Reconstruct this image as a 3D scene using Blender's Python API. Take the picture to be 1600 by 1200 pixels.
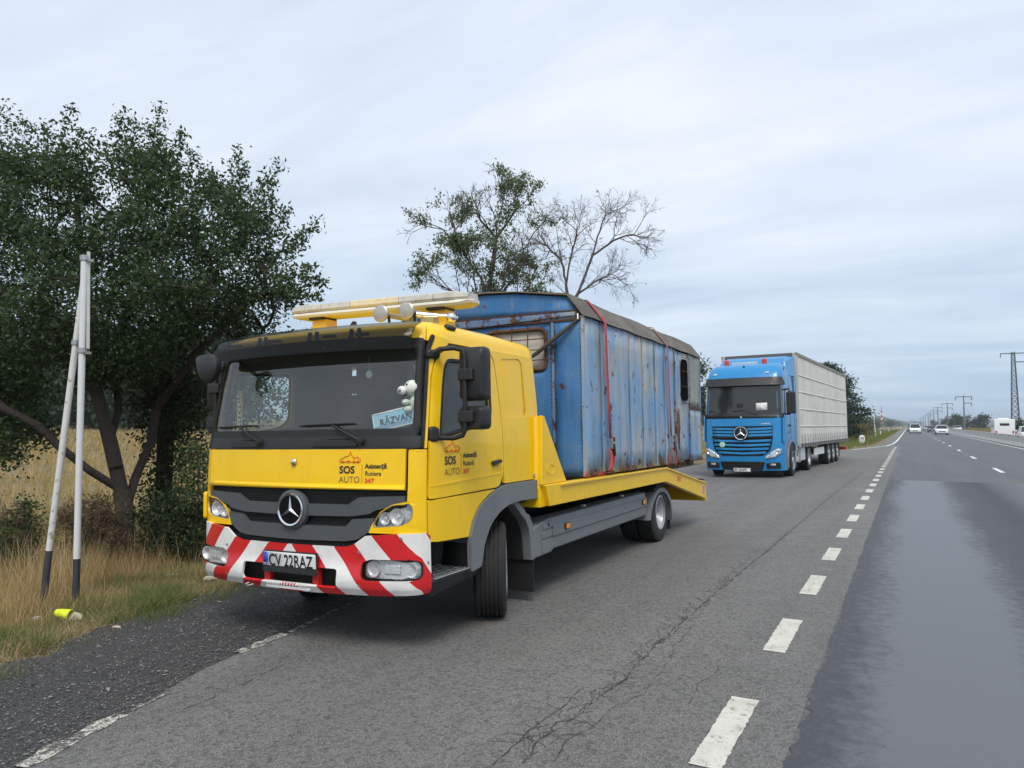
import bpy, bmesh, math, random
import numpy as np
from mathutils import Vector, Matrix, Euler
from mathutils.geometry import tessellate_polygon
R = math.radians
random.seed(7); rng = np.random.default_rng(7)
for o in list(bpy.data.objects): bpy.data.objects.remove(o)
sc = bpy.context.scene
col = sc.collection
# ------------------------------------------------------------------ camera, sky, sun, exposure
CAM_H, F_PX, VPX, VPY = 1.62, 1160.0, 1420.0, 664.0
PITCH = math.atan((VPY - 600) / F_PX)
YAW = R(28.0876)
cd = bpy.data.cameras.new('camera'); cam = bpy.data.objects.new('camera', cd); col.objects.link(cam)
cd.sensor_width = 36; cd.lens = 36 * F_PX / 1600; cd.clip_start = 0.05; cd.clip_end = 9000
cam.location = (0, 0, CAM_H); cam.rotation_euler = (R(90) + PITCH, 0, YAW)
sc.camera = cam
SUN_EL, SUN_AZ = R(55), R(150)          # azimuth measured from +Y (along the road) clockwise
w = bpy.data.worlds.new('World'); sc.world = w; w.use_nodes = True
nt = w.node_tree; nt.nodes.clear()
def wn(t, **k):
    n = nt.nodes.new(t)
    for a, b in k.items(): setattr(n, a, b)
    return n
sky = wn('ShaderNodeTexSky'); sky.sky_type = 'NISHITA'; sky.sun_disc = False
sky.sun_elevation = SUN_EL; sky.sun_rotation = SUN_AZ; sky.dust_density = 2.0; sky.air_density = 1.0
bg1 = wn('ShaderNodeBackground'); bg1.inputs['Strength'].default_value = 0.10
nt.links.new(sky.outputs[0], bg1.inputs['Color'])
tc = wn('ShaderNodeTexCoord'); sep = wn('ShaderNodeSeparateXYZ'); nt.links.new(tc.outputs['Generated'], sep.inputs[0])
def wm(op, a, b=None):
    n = wn('ShaderNodeMath', operation=op)
    for i, x in enumerate((a, b)):
        if x is None: continue
        if isinstance(x, (int, float)): n.inputs[i].default_value = x
        else: nt.links.new(x, n.inputs[i])
    return n.outputs[0]
zc = wm('MAXIMUM', sep.outputs['Z'], 0.0)
dv = wm('ADD', zc, 0.12)                       # cloud deck seen in perspective
cx = wm('DIVIDE', sep.outputs['X'], dv); cy = wm('DIVIDE', sep.outputs['Y'], dv)
comb = wn('ShaderNodeCombineXYZ'); nt.links.new(cx, comb.inputs[0]); nt.links.new(cy, comb.inputs[1])
mp = wn('ShaderNodeMapping'); nt.links.new(comb.outputs[0], mp.inputs[0]); mp.inputs['Rotation'].default_value = (0, 0, R(35)); mp.inputs['Scale'].default_value = (0.42, 1.0, 1)
mp.inputs['Location'].default_value = (1.3, 0.4, 0)
n1 = wn('ShaderNodeTexNoise'); n1.inputs['Scale'].default_value = 0.75; n1.inputs['Detail'].default_value = 7; n1.inputs['Roughness'].default_value = 0.52; n1.inputs['Distortion'].default_value = 0.35
nt.links.new(mp.outputs[0], n1.inputs['Vector'])
n2 = wn('ShaderNodeTexNoise'); n2.inputs['Scale'].default_value = 1.9; n2.inputs['Detail'].default_value = 6; n2.inputs['Roughness'].default_value = 0.6; n2.inputs['Distortion'].default_value = 0.6
nt.links.new(mp.outputs[0], n2.inputs['Vector'])
mixn = wm('ADD', wm('MULTIPLY', n1.outputs['Fac'], 0.72), wm('MULTIPLY', n2.outputs['Fac'], 0.28))
cr = wn('ShaderNodeValToRGB'); nt.links.new(mixn, cr.inputs[0])
e = cr.color_ramp.elements
e[0].position = 0.38; e[0].color = (0.455, 0.54, 0.645, 1)
e[1].position = 0.61; e[1].color = (0.715, 0.75, 0.81, 1)
e2 = cr.color_ramp.elements.new(0.5); e2.color = (0.58, 0.645, 0.735, 1)
# the deck thins to a bluer, darker band low over the land
hz = wn('ShaderNodeValToRGB'); nt.links.new(sep.outputs['Z'], hz.inputs[0])
h = hz.color_ramp.elements; h[0].position = 0.0; h[0].color = (0.64, 0.755, 0.84, 1); h[1].position = 0.30; h[1].color = (1, 1, 1, 1)
h3 = hz.color_ramp.elements.new(0.13); h3.color = (0.80, 0.86, 0.905, 1)
mul = wn('ShaderNodeMix', data_type='RGBA', blend_type='MULTIPLY'); mul.inputs['Factor'].default_value = 1
nt.links.new(cr.outputs[0], mul.inputs['A']); nt.links.new(hz.outputs[0], mul.inputs['B'])
bg2 = wn('ShaderNodeBackground'); bg2.inputs['Strength'].default_value = 0.86
nt.links.new(mul.outputs['Result'], bg2.inputs['Color'])
ms = wn('ShaderNodeMixShader'); ms.inputs[0].default_value = 0.92
nt.links.new(bg1.outputs[0], ms.inputs[1]); nt.links.new(bg2.outputs[0], ms.inputs[2])
wo = wn('ShaderNodeOutputWorld'); nt.links.new(ms.outputs[0], wo.inputs[0])
sd = bpy.data.lights.new('sun', 'SUN'); sd.energy = 1.5; sd.angle = R(25); sd.color = (1, 0.96, 0.9)
so = bpy.data.objects.new('sun', sd); col.objects.link(so)
dirv = Vector((math.sin(SUN_AZ) * math.cos(SUN_EL), math.cos(SUN_AZ) * math.cos(SUN_EL), math.sin(SUN_EL)))
so.rotation_euler = dirv.to_track_quat('Z', 'Y').to_euler(); so.location = (0, -20, 40)
sc.view_settings.view_transform = 'Standard'; sc.view_settings.look = 'None'; sc.view_settings.gamma = 1; sc.view_settings.use_curve_mapping = False
sc.view_settings.exposure = 0.68
sc.render.engine = 'CYCLES'
cy_ = sc.cycles; cy_.use_denoising = True; cy_.max_bounces = 7; cy_.transparent_max_bounces = 24; cy_.diffuse_bounces = 3; cy_.glossy_bounces = 3; cy_.transmission_bounces = 4
cy_.use_adaptive_sampling = True; cy_.adaptive_threshold = 0.015; cy_.caustics_reflective = False; cy_.caustics_refractive = False

# ------------------------------------------------------------------ pixel <-> place
CO, SI = math.cos(YAW), math.sin(YAW); CP, SP = math.cos(PITCH), math.sin(PITCH)
def ray(px, py):
    v = np.array([(px - 800) / F_PX, 1.0, -(py - 600) / F_PX])
    v = np.array([v[0], v[1] * CP - v[2] * SP, v[1] * SP + v[2] * CP])
    return np.array([v[0] * CO - v[1] * SI, v[0] * SI + v[1] * CO, v[2]])
XE, SLOPE = -0.894, 0.0175
def road_z(x): return 0.0 if x >= XE else -SLOPE * (XE - x)
def at_ground(px, py):
    r = ray(px, py); t = -CAM_H / r[2]; p = r * t
    if p[0] < XE:
        t = (-SLOPE * XE - CAM_H) / (r[2] - SLOPE * r[0]); p = r * t
    return Vector((p[0], p[1], CAM_H + p[2]))
def at_depth(px, py, d):                       # a point d metres in front of the camera plane
    r = ray(px, py); r = r / (-r[0] * SI + r[1] * CO)
    return Vector((r[0] * d, r[1] * d, CAM_H + r[2] * d))
def depth_of(x, y): return -x * SI + y * CO

# ------------------------------------------------------------------ mesh helpers
def tag(o, label=None, cat=None, group=None, kind=None):
    for k, v in (('label', label), ('category', cat), ('group', group), ('kind', kind)):
        if v: o[k] = v
    return o
def empty(name, loc=(0, 0, 0), rot=(0, 0, 0)):
    o = bpy.data.objects.new(name, None); col.objects.link(o); o.location = loc; o.rotation_euler = rot; o.empty_display_size = 0.2
    return o
def link(name, me, mat, parent=None):
    o = bpy.data.objects.new(name, me); col.objects.link(o)
    if mat is not None and not me.materials: me.materials.append(mat)
    if parent is not None: o.parent = parent
    return o
def finish(me, smooth):
    if smooth:
        me.polygons.foreach_set('use_smooth', [True] * len(me.polygons))
        me.set_sharp_from_angle(angle=R(smooth))
def bevel_mod(o, wd, seg=2):
    m = o.modifiers.new('bevel', 'BEVEL'); m.width = wd; m.segments = seg; m.limit_method = 'ANGLE'; m.angle_limit = R(32); m.harden_normals = True
class MB:
    def __init__(s): s.v = []; s.f = []
    def add(s, vs, fs):
        n = len(s.v); s.v += [tuple(map(float, v)) for v in vs]; s.f += [tuple(i + n for i in f) for f in fs]; return s
    def hexa(s, p):
        return s.add(p, [(0, 3, 2, 1), (4, 5, 6, 7), (0, 1, 5, 4), (1, 2, 6, 5), (2, 3, 7, 6), (3, 0, 4, 7)])
    def box(s, x0, x1, y0, y1, z0, z1):
        return s.hexa([(x0, y0, z0), (x1, y0, z0), (x1, y1, z0), (x0, y1, z0), (x0, y0, z1), (x1, y0, z1), (x1, y1, z1), (x0, y1, z1)])
    def obox(s, c, size, rot=(0, 0, 0)):
        m = Euler(rot).to_matrix(); c = Vector(c); a, b, d = (x / 2 for x in size)
        q = [(-a, -b, -d), (a, -b, -d), (a, b, -d), (-a, b, -d), (-a, -b, d), (a, -b, d), (a, b, d), (-a, b, d)]
        return s.hexa([c + m @ Vector(x) for x in q])
    def prism(s, poly, a, b, axis='x'):
        def P(p, t):
            return {'x': (t, p[0], p[1]), 'y': (p[0], t, p[1]), 'z': (p[0], p[1], t)}[axis]
        n = len(poly)
        return s.add([P(p, a) for p in poly] + [P(p, b) for p in poly], [tuple(range(n)), tuple(range(2 * n - 1, n - 1, -1))] + [(i, (i + 1) % n, (i + 1) % n + n, i + n) for i in range(n)])
    def loft(s, rings, cap=True, closed=True):
        n = len(rings[0]); vs = [p for r in rings for p in r]; fs = []
        for k in range(len(rings) - 1):
            for i in range(n if closed else n - 1):
                j = (i + 1) % n; fs.append((k * n + i, k * n + j, (k + 1) * n + j, (k + 1) * n + i))
        if cap and closed: fs += [tuple(range(n)), tuple(range(len(vs) - 1, len(vs) - n - 1, -1))]
        return s.add(vs, fs)
    def tube(s, pts, r, n=8, cap=True):
        pts = [Vector(p) for p in pts]; rs = r if isinstance(r, (list, tuple)) else [r] * len(pts); rings = []; up = None
        for i, p in enumerate(pts):
            t = (pts[min(i + 1, len(pts) - 1)] - pts[max(i - 1, 0)]).normalized()
            if up is None: up = Vector((0, 0, 1)) if abs(t.z) < 0.9 else Vector((1, 0, 0))
            a = t.cross(up).normalized(); b = a.cross(t).normalized(); up = b
            rings.append([p + (a * math.cos(2 * math.pi * k / n) + b * math.sin(2 * math.pi * k / n)) * rs[i] for k in range(n)])
        return s.loft(rings, cap)
    def lathe(s, prof, c=(0, 0, 0), axis='x', n=24, cap=True):
        c = Vector(c); rings = []
        for r, h in prof:
            ring = []
            for k in range(n):
                a = 2 * math.pi * k / n; u, v = r * math.cos(a), r * math.sin(a)
                ring.append(c + Vector({'x': (h, u, v), 'y': (u, h, v), 'z': (u, v, h)}[axis]))
            rings.append(ring)
        return s.loft(rings, cap)
    def mesh(s, name, smooth=0):
        me = bpy.data.meshes.new(name); me.from_pydata(s.v, [], s.f)
        bm = bmesh.new(); bm.from_mesh(me); bmesh.ops.recalc_face_normals(bm, faces=bm.faces); bm.to_mesh(me); bm.free()
        finish(me, smooth); return me
    def build(s, name, mat, parent=None, bevel=0, smooth=None, seg=2):
        if smooth is None: smooth = 40 if bevel else 0
        o = link(name, s.mesh(name, smooth), mat, parent)
        if bevel: bevel_mod(o, bevel, seg)
        return o
def quads(name, V, mat, parent=None, per=4):
    """many separate faces (leaves, blades, chips) as one mesh; V has shape (n, per, 3)"""
    V = np.asarray(V, np.float32); n = len(V); me = bpy.data.meshes.new(name)
    me.vertices.add(n * per); me.vertices.foreach_set('co', V.reshape(-1))
    me.loops.add(n * per); me.loops.foreach_set('vertex_index', np.arange(n * per, dtype=np.int32))
    me.polygons.add(n); me.polygons.foreach_set('loop_start', np.arange(0, n * per, per, dtype=np.int32))
    me.update(calc_edges=True); me.validate()
    return link(name, me, mat, parent)
def rpoly(pts, r, n=5):
    out = []; m = len(pts)
    for i in range(m):
        p0, p, p1 = (np.array(pts[(i + k) % m], float) for k in (-1, 0, 1)); rr = r[i] if isinstance(r, (list, tuple)) else r
        a, b = p0 - p, p1 - p; la, lb = np.linalg.norm(a), np.linalg.norm(b); q = min(rr, la * 0.49, lb * 0.49)
        if q <= 1e-5: out.append(tuple(p)); continue
        A, B = p + a / la * q, p + b / lb * q
        for k in range(n + 1):
            t = k / n; out.append(tuple((1 - t) ** 2 * A + 2 * t * (1 - t) * p + t * t * B))
    return out
def patch(name, outer, holes, fmap, mat, parent, thick=0.004, res=0.09, out_from=(0, 1.0, 1.4), bevel=0, smooth=30):
    """a flat outline with holes, laid on a curved skin and given thickness outward"""
    loops = [outer] + list(holes or []); flat = [p for l in loops for p in l]
    tris = tessellate_polygon([[Vector((p[0], p[1], 0)) for p in l] for l in loops])
    bm = bmesh.new(); vs = [bm.verts.new((p[0], p[1], 0)) for p in flat]
    for t in tris:
        try: bm.faces.new([vs[i] for i in t])
        except ValueError: pass
    bmesh.ops.recalc_face_normals(bm, faces=bm.faces)
    if res:
        xs = [p[0] for p in outer]; zs = [p[1] for p in outer]
        for k in range(1, int((max(xs) - min(xs)) / res) + 1):
            bmesh.ops.bisect_plane(bm, geom=bm.verts[:] + bm.edges[:] + bm.faces[:], plane_co=(min(xs) + k * res, 0, 0), plane_no=(1, 0, 0))
        for k in range(1, int((max(zs) - min(zs)) / res) + 1):
            bmesh.ops.bisect_plane(bm, geom=bm.verts[:] + bm.edges[:] + bm.faces[:], plane_co=(0, min(zs) + k * res, 0), plane_no=(0, 1, 0))
    for v in bm.verts: v.co = Vector(fmap(v.co.x, v.co.y))
    bm.normal_update(); c = Vector(out_from)
    if sum(f.normal.dot(f.calc_center_median() - c) * f.calc_area() for f in bm.faces) < 0: bmesh.ops.reverse_faces(bm, faces=bm.faces)
    me = bpy.data.meshes.new(name); bm.to_mesh(me); bm.free(); finish(me, smooth)
    o = link(name, me, mat, parent)
    if thick:
        m = o.modifiers.new('thickness', 'SOLIDIFY'); m.thickness = thick; m.offset = 1.0
    if bevel: bevel_mod(o, bevel)
    return o
def text_mesh(body, size, bold=0.0, ext=0.0, align='LEFT', space=1.0):
    c = bpy.data.curves.new('t', 'FONT'); c.body = body; c.size = size; c.offset = bold; c.extrude = ext; c.align_x = align; c.space_character = space; c.resolution_u = 3
    o = bpy.data.objects.new('t', c); col.objects.link(o); dg = bpy.context.evaluated_depsgraph_get(); dg.update()
    me = bpy.data.meshes.new_from_object(o.evaluated_get(dg)); bpy.data.objects.remove(o); bpy.data.curves.remove(c); me.materials.clear(); return me
def text_on(name, body, x, z, size, fmap, mat, parent, bold=0.0, wid=1.0, rot=0.0, lift=0.003, align='LEFT', normal=(0, -1, 0), space=1.0):
    me = text_mesh(body, size, bold, 0, align, space); N = Vector(normal) * lift; cr_, sr_ = math.cos(rot), math.sin(rot)
    for v in me.vertices:
        a, b = v.co.x * wid, v.co.y; v.co = Vector(fmap(x + a * cr_ - b * sr_, z + a * sr_ + b * cr_)) + N
    me.name = name
    return link(name, me, mat, parent)
def copy_tree(o, parent=None):
    c = o.copy(); col.objects.link(c); c.parent = parent
    for ch in list(o.children): copy_tree(ch, c)
    return c

# ------------------------------------------------------------------ materials
def mat(name, color, rough=0.5, metal=0.0, var=0.0, vscale=6.0, bump=0.0, bscale=60.0, coat=0.0, spec=None, island=0.0):
    m = bpy.data.materials.new(name); m.use_nodes = True; n = m.node_tree.nodes; L = m.node_tree.links
    b = n['Principled BSDF']; b.inputs['Base Color'].default_value = (*color, 1); b.inputs['Roughness'].default_value = rough; b.inputs['Metallic'].default_value = metal
    if coat: b.inputs['Coat Weight'].default_value = coat; b.inputs['Coat Roughness'].default_value = 0.08
    if spec is not None: b.inputs['Specular IOR Level'].default_value = spec
    t = n.new('ShaderNodeTexCoord')
    if var:
        x = n.new('ShaderNodeTexNoise'); x.inputs['Scale'].default_value = vscale; x.inputs['Detail'].default_value = 6; L.new(t.outputs['Object'], x.inputs['Vector'])
        mx = n.new('ShaderNodeMix'); mx.data_type = 'RGBA'; mx.inputs['A'].default_value = (*[c * (1 - var) for c in color], 1); mx.inputs['B'].default_value = (*[min(1, c * (1 + var)) for c in color], 1)
        L.new(x.outputs['Fac'], mx.inputs['Factor']); L.new(mx.outputs['Result'], b.inputs['Base Color'])
        mr = n.new('ShaderNodeMapRange'); mr.inputs['From Min'].default_value = 0.3; mr.inputs['From Max'].default_value = 0.7; mr.inputs['To Min'].default_value = max(0.03, rough - 0.08); mr.inputs['To Max'].default_value = min(1, rough + 0.12)
        L.new(x.outputs['Fac'], mr.inputs['Value']); L.new(mr.outputs[0], b.inputs['Roughness'])
    if island:
        g = n.new('ShaderNodeNewGeometry'); h_ = n.new('ShaderNodeHueSaturation'); h_.inputs['Color'].default_value = (*color, 1)
        mr = n.new('ShaderNodeMapRange'); mr.inputs['To Min'].default_value = 1 - island; mr.inputs['To Max'].default_value = 1 + island; L.new(g.outputs['Random Per Island'], mr.inputs['Value'])
        L.new(mr.outputs[0], h_.inputs['Value'])
        mr2 = n.new('ShaderNodeMapRange'); mr2.inputs['To Min'].default_value = 0.5 + 0.05 * island; mr2.inputs['To Max'].default_value = 0.5 - 0.07 * island; L.new(g.outputs['Random Per Island'], mr2.inputs['Value']); L.new(mr2.outputs[0], h_.inputs['Hue'])
        L.new(h_.outputs[0], b.inputs['Base Color'])
    if bump:
        x = n.new('ShaderNodeTexNoise'); x.inputs['Scale'].default_value = bscale; x.inputs['Detail'].default_value = 5; L.new(t.outputs['Object'], x.inputs['Vector'])
        bp = n.new('ShaderNodeBump'); bp.inputs['Strength'].default_value = bump; bp.inputs['Distance'].default_value = 0.02; L.new(x.outputs['Fac'], bp.inputs['Height']); L.new(bp.outputs[0], b.inputs['Normal'])
    return m
def glass_mat(name, tint, refl=1.0, rough=0.0, ior=1.5, dust_haze=0.0):
    m = bpy.data.materials.new(name); m.use_nodes = True; n = m.node_tree.nodes; L = m.node_tree.links; n.clear()
    tr = n.new('ShaderNodeBsdfTransparent'); tr.inputs[0].default_value = (*tint, 1)
    gl = n.new('ShaderNodeBsdfGlossy'); gl.inputs['Roughness'].default_value = rough; gl.inputs[0].default_value = (refl, refl, refl, 1)
    fr = n.new('ShaderNodeFresnel'); ge = n.new('ShaderNodeNewGeometry'); mi = n.new('ShaderNodeMapRange'); mi.inputs['To Min'].default_value = ior; mi.inputs['To Max'].default_value = 1 / ior
    L.new(ge.outputs['Backfacing'], mi.inputs['Value']); L.new(mi.outputs[0], fr.inputs[0])        # the same reflectance from inside and outside
    mx = n.new('ShaderNodeMixShader'); L.new(fr.outputs[0], mx.inputs[0]); L.new(tr.outputs[0], mx.inputs[1]); L.new(gl.outputs[0], mx.inputs[2])
    o = n.new('ShaderNodeOutputMaterial'); fin = mx.outputs[0]
    if dust_haze:  # pale diffuse film: glass dirt plus hazy reflection painted in
        df = n.new('ShaderNodeBsdfDiffuse'); df.inputs[0].default_value = (0.55, 0.60, 0.57, 1); m2 = n.new('ShaderNodeMixShader'); t = n.new('ShaderNodeTexCoord'); nz = n.new('ShaderNodeTexNoise'); nz.inputs['Scale'].default_value = 2.5; nz.inputs['Detail'].default_value = 5; L.new(t.outputs['Object'], nz.inputs['Vector'])
        mr = n.new('ShaderNodeMapRange'); mr.inputs['From Min'].default_value = 0.3; mr.inputs['From Max'].default_value = 0.7; mr.inputs['To Min'].default_value = dust_haze * 0.6; mr.inputs['To Max'].default_value = dust_haze * 1.4; L.new(nz.outputs['Fac'], mr.inputs['Value'])
        L.new(mr.outputs[0], m2.inputs[0]); L.new(fin, m2.inputs[1]); L.new(df.outputs[0], m2.inputs[2]); fin = m2.outputs[0]
    L.new(fin, o.inputs[0]); return m
def leaf_mat(name, color, trans=0.25, island=0.45, rough=0.55):
    m = mat(name, color, rough, island=island, spec=0.3); n = m.node_tree.nodes; L = m.node_tree.links
    b = n['Principled BSDF']; t = n.new('ShaderNodeBsdfTranslucent'); t.inputs[0].default_value = (color[0] * 1.6, color[1] * 1.7, color[2] * 0.8, 1)
    mx = n.new('ShaderNodeMixShader'); mx.inputs[0].default_value = trans; L.new(b.outputs[0], mx.inputs[1]); L.new(t.outputs[0], mx.inputs[2]); L.new(mx.outputs[0], n['Material Output'].inputs[0]); return m
class NT:
    """small node-graph shorthand for the larger materials"""
    def __init__(s, name):
        s.m = bpy.data.materials.new(name); s.m.use_nodes = True; s.n = s.m.node_tree.nodes; s.L = s.m.node_tree.links; s.b = s.n['Principled BSDF']
        s.tc = s.n.new('ShaderNodeTexCoord')
    def put(s, x, sock):
        if isinstance(x, (int, float)): sock.default_value = x
        elif isinstance(x, tuple): sock.default_value = (*x, 1) if len(x) == 3 and sock.type == 'RGBA' else x
        else: s.L.new(x, sock)
    def noise(s, scale=5, detail=5, rough=0.55, dist=0, vec=None, sc3=None, kind='Object'):
        x = s.n.new('ShaderNodeTexNoise'); x.inputs['Scale'].default_value = scale; x.inputs['Detail'].default_value = detail; x.inputs['Roughness'].default_value = rough; x.inputs['Distortion'].default_value = dist
        v = vec or s.tc.outputs[kind]
        if sc3:
            mp_ = s.n.new('ShaderNodeMapping'); mp_.inputs['Scale'].default_value = sc3; s.L.new(v, mp_.inputs[0]); v = mp_.outputs[0]
        s.L.new(v, x.inputs['Vector']); return x.outputs['Fac']
    def voro(s, scale, feature='F1', sc3=None):
        x = s.n.new('ShaderNodeTexVoronoi'); x.feature = feature; x.inputs['Scale'].default_value = scale; v = s.tc.outputs['Object']
        if sc3:
            mp_ = s.n.new('ShaderNodeMapping'); mp_.inputs['Scale'].default_value = sc3; s.L.new(v, mp_.inputs[0]); v = mp_.outputs[0]
        s.L.new(v, x.inputs['Vector']); return x
    def math(s, op, a, b=0.0, c=None):
        x = s.n.new('ShaderNodeMath'); x.operation = op; s.put(a, x.inputs[0]); s.put(b, x.inputs[1])
        if c is not None: s.put(c, x.inputs[2])
        return x.outputs[0]
    def rng(s, v, a, b, c=0.0, d=1.0):
        x = s.n.new('ShaderNodeMapRange'); s.put(v, x.inputs['Value'])
        for k, y in (('From Min', a), ('From Max', b), ('To Min', c), ('To Max', d)): x.inputs[k].default_value = y
        return x.outputs[0]
    def mix(s, f, a, b, blend='MIX'):
        x = s.n.new('ShaderNodeMix'); x.data_type = 'RGBA'; x.blend_type = blend; s.put(f, x.inputs['Factor']); s.put(a, x.inputs['A']); s.put(b, x.inputs['B']); return x.outputs['Result']
    def xyz(s):
        x = s.n.new('ShaderNodeSeparateXYZ'); s.L.new(s.tc.outputs['Object'], x.inputs[0]); return x.outputs
    def bump(s, h, strength=0.3, dist=0.01):
        x = s.n.new('ShaderNodeBump'); x.inputs['Strength'].default_value = strength; x.inputs['Distance'].default_value = dist; s.L.new(h, x.inputs['Height']); s.L.new(x.outputs[0], s.b.inputs['Normal'])
    def set(s, color=None, rough=None, metal=None):
        if color is not None: s.put(color, s.b.inputs['Base Color'])
        if rough is not None: s.put(rough, s.b.inputs['Roughness'])
        if metal is not None: s.put(metal, s.b.inputs['Metallic'])
        return s.m
M = {}
g = NT('yellow_paint'); a = g.noise(2.5, 6, .6); st = g.noise(7, 6, .65, .3, sc3=(1, 1, .16)); sp = g.noise(60, 3, .7); fl = g.noise(13, 7, .7)
c = g.mix(g.rng(a, .3, .7), (0.95, 0.595, 0.001), (0.91, 0.55, 0.002)); c = g.mix(g.rng(g.math('ADD', g.math('MULTIPLY', st, .6), g.math('MULTIPLY', fl, .4)), .50, .72, 0, .26), c, (0.50, 0.33, 0.06)); c = g.mix(g.rng(sp, .70, .76, 0, .35), c, (0.35, 0.22, 0.06))
g.b.inputs['Coat Weight'].default_value = .25; g.b.inputs['Coat Roughness'].default_value = .12; M['yellow'] = g.set(c, g.rng(fl, .3, .7, .26, .44))
M['black'] = mat('black_plastic', (0.017, 0.017, 0.018), 0.5, var=0.25, vscale=9)
M['rubber'] = mat('rubber_trim', (0.012, 0.012, 0.012), 0.65)
M['dark'] = mat('underbody', (0.02, 0.019, 0.018), 0.75, var=0.3)
M['grey'] = mat('grey_plastic', (0.165, 0.175, 0.182), 0.5, var=0.18, vscale=5, bump=0.06, bscale=180)
M['grille'] = mat('grille_grey', (0.075, 0.083, 0.092), 0.42, var=0.12, vscale=8)
M['mesh'] = mat('grille_mesh', (0.008, 0.008, 0.008), 0.7)
M['chrome'] = mat('chrome', (0.78, 0.79, 0.8), 0.12, 1.0, var=0.08)
M['steel'] = mat('steel', (0.42, 0.43, 0.44), 0.4, 0.85, var=0.2)
M['silver'] = mat('silver_paint', (0.42, 0.43, 0.45), 0.42, 0.3, var=0.12)
M['white'] = mat('white_paint', (0.75, 0.75, 0.73), 0.4, var=0.06)
M['red'] = mat('red_paint', (0.6, 0.02, 0.02), 0.35, var=0.08)
M['tyre'] = mat('tyre_rubber', (0.018, 0.0178, 0.0175), 0.75, var=0.35, vscale=8, bump=0.1, bscale=90)
M['tread'] = mat('tyre_tread', (0.019, 0.0185, 0.018), 0.8, var=0.3, vscale=14, bump=0.15, bscale=120)
M['glass'] = glass_mat('windscreen_glass', (0.84, 0.91, 0.87), 0.85, ior=1.9, dust_haze=0.022)
M['glass_side'] = glass_mat('side_glass', (0.80, 0.84, 0.82), 1.0, dust_haze=0.06)
M['visor'] = glass_mat('smoked_visor', (0.20, 0.21, 0.165), 0.6, 0.14, 1.4)
M['lens'] = glass_mat('lamp_lens', (0.93, 0.94, 0.95), 1.0)
M['mirror'] = mat('mirror_glass', (0.75, 0.77, 0.78), 0.03, 1.0)
M['amber'] = mat('amber_lens', (0.85, 0.28, 0.01), 0.25, coat=0.5)
M['ink'] = mat('dark_vinyl', (0.012, 0.014, 0.03), 0.45)
M['inkg'] = mat('grey_vinyl', (0.06, 0.055, 0.04), 0.45)
M['orange'] = mat('orange_vinyl', (0.72, 0.085, 0.012), 0.45)
M['interior'] = mat('cab_trim', (0.05, 0.053, 0.056), 0.75, var=0.2)
M['interior_l'] = mat('cab_lining', (0.17, 0.175, 0.18), 0.8, var=0.1)
M['seat'] = mat('seat_cloth', (0.035, 0.037, 0.042), 0.9, bump=0.2, bscale=150)
M['bright'] = mat('lamp_reflector', (0.74, 0.75, 0.76), 0.25, 0.35, var=0.1, vscale=30, bump=0.3, bscale=60)
# ------------------------------------------------------------------ ground, road, layby, paint
XB = XE - 0.2
def road_z(x): return 0.0 if x >= XB else -SLOPE * (XB - x)
LX = ([-14, 2.19, 2.81, 3.43, 3.98, 5.66, 8, 12, 17, 24, 42, 54.5, 64.5, 82, 6000], [-1.2, -3.88, -4.05, -4.24, -4.4, -4.69, -5.2, -6.2, -7.4, -8.2, -8.2, -3.6, -2.4, -2.1, -2.1])
def lx(y): return np.interp(y, *LX)
def gx(y): return lx(y) - np.interp(y, [-14, 0, 3, 5, 12, 30, 6000], [1.0, 1.5, 1.6, 1.66, 1.6, 0.6, 0.35])
def gz(x, y):
    x = np.asarray(x, float); y = np.asarray(y, float); g = gx(y); d = g - x
    road = np.where(x >= XB, 0.0, -SLOPE * (XB - x)); base = np.where(g >= XB, 0.0, -SLOPE * (XB - g))
    wob = 0.05 * np.sin(x * 1.7 + y * 0.9) + 0.04 * np.sin(x * 0.6 - y * 1.3)
    left = base + np.interp(d, [0, 1, 3, 6, 20, 120, 500, 3000], [0.02, -0.02, -0.16, -0.12, 0.1, 2.7, 5, 10]) + wob * np.clip(d / 2, 0, 1)
    right = np.interp(x, [15.4, 17, 20, 60, 3000], [-0.05, -0.25, 0.05, 0.2, 2.0])
    return np.where(d > 0, left, np.where(x > 15.4, right, road - 0.05))
def grid_sheet(name, xs, ys, fz, m, parent=None):
    X, Y = np.meshgrid(xs, ys); Z = fz(X, Y); nx, ny = len(xs), len(ys)
    me = bpy.data.meshes.new(name); V = np.stack([X, Y, Z], -1).reshape(-1, 3)
    F = [(j * nx + i, j * nx + i + 1, (j + 1) * nx + i + 1, (j + 1) * nx + i) for j in range(ny - 1) for i in range(nx - 1)]
    me.from_pydata(V.tolist(), [], F); me.polygons.foreach_set('use_smooth', [True] * len(F)); return link(name, me, m, parent)
g = NT('verge_ground')
a = g.noise(0.35, 6); b_ = g.noise(3.0, 5); c_ = g.noise(26, 4)
colr = g.mix(g.rng(a, 0.35, 0.65), (0.22, 0.165, 0.085), (0.13, 0.12, 0.055))
colr = g.mix(g.rng(b_, 0.35, 0.75), colr, (0.27, 0.205, 0.11))
colr = g.mix(g.rng(c_, 0.3, 0.7, 0, 0.5), colr, (0.10, 0.075, 0.04))
g.bump(c_, 0.6, 0.05); M['ground'] = g.set(colr, 0.95)
xs = np.unique(np.concatenate([-np.geomspace(14, 3500, 45), np.arange(-14, -0.6, 0.22), np.linspace(-0.6, 15, 14), np.arange(15, 21, 0.8), np.geomspace(21, 3500, 28)]))
ys = np.unique(np.concatenate([-np.geomspace(6, 400, 12), np.arange(-6, 20, 0.5), np.arange(20, 90, 2.0), np.geomspace(90, 5000, 40)]))
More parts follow.
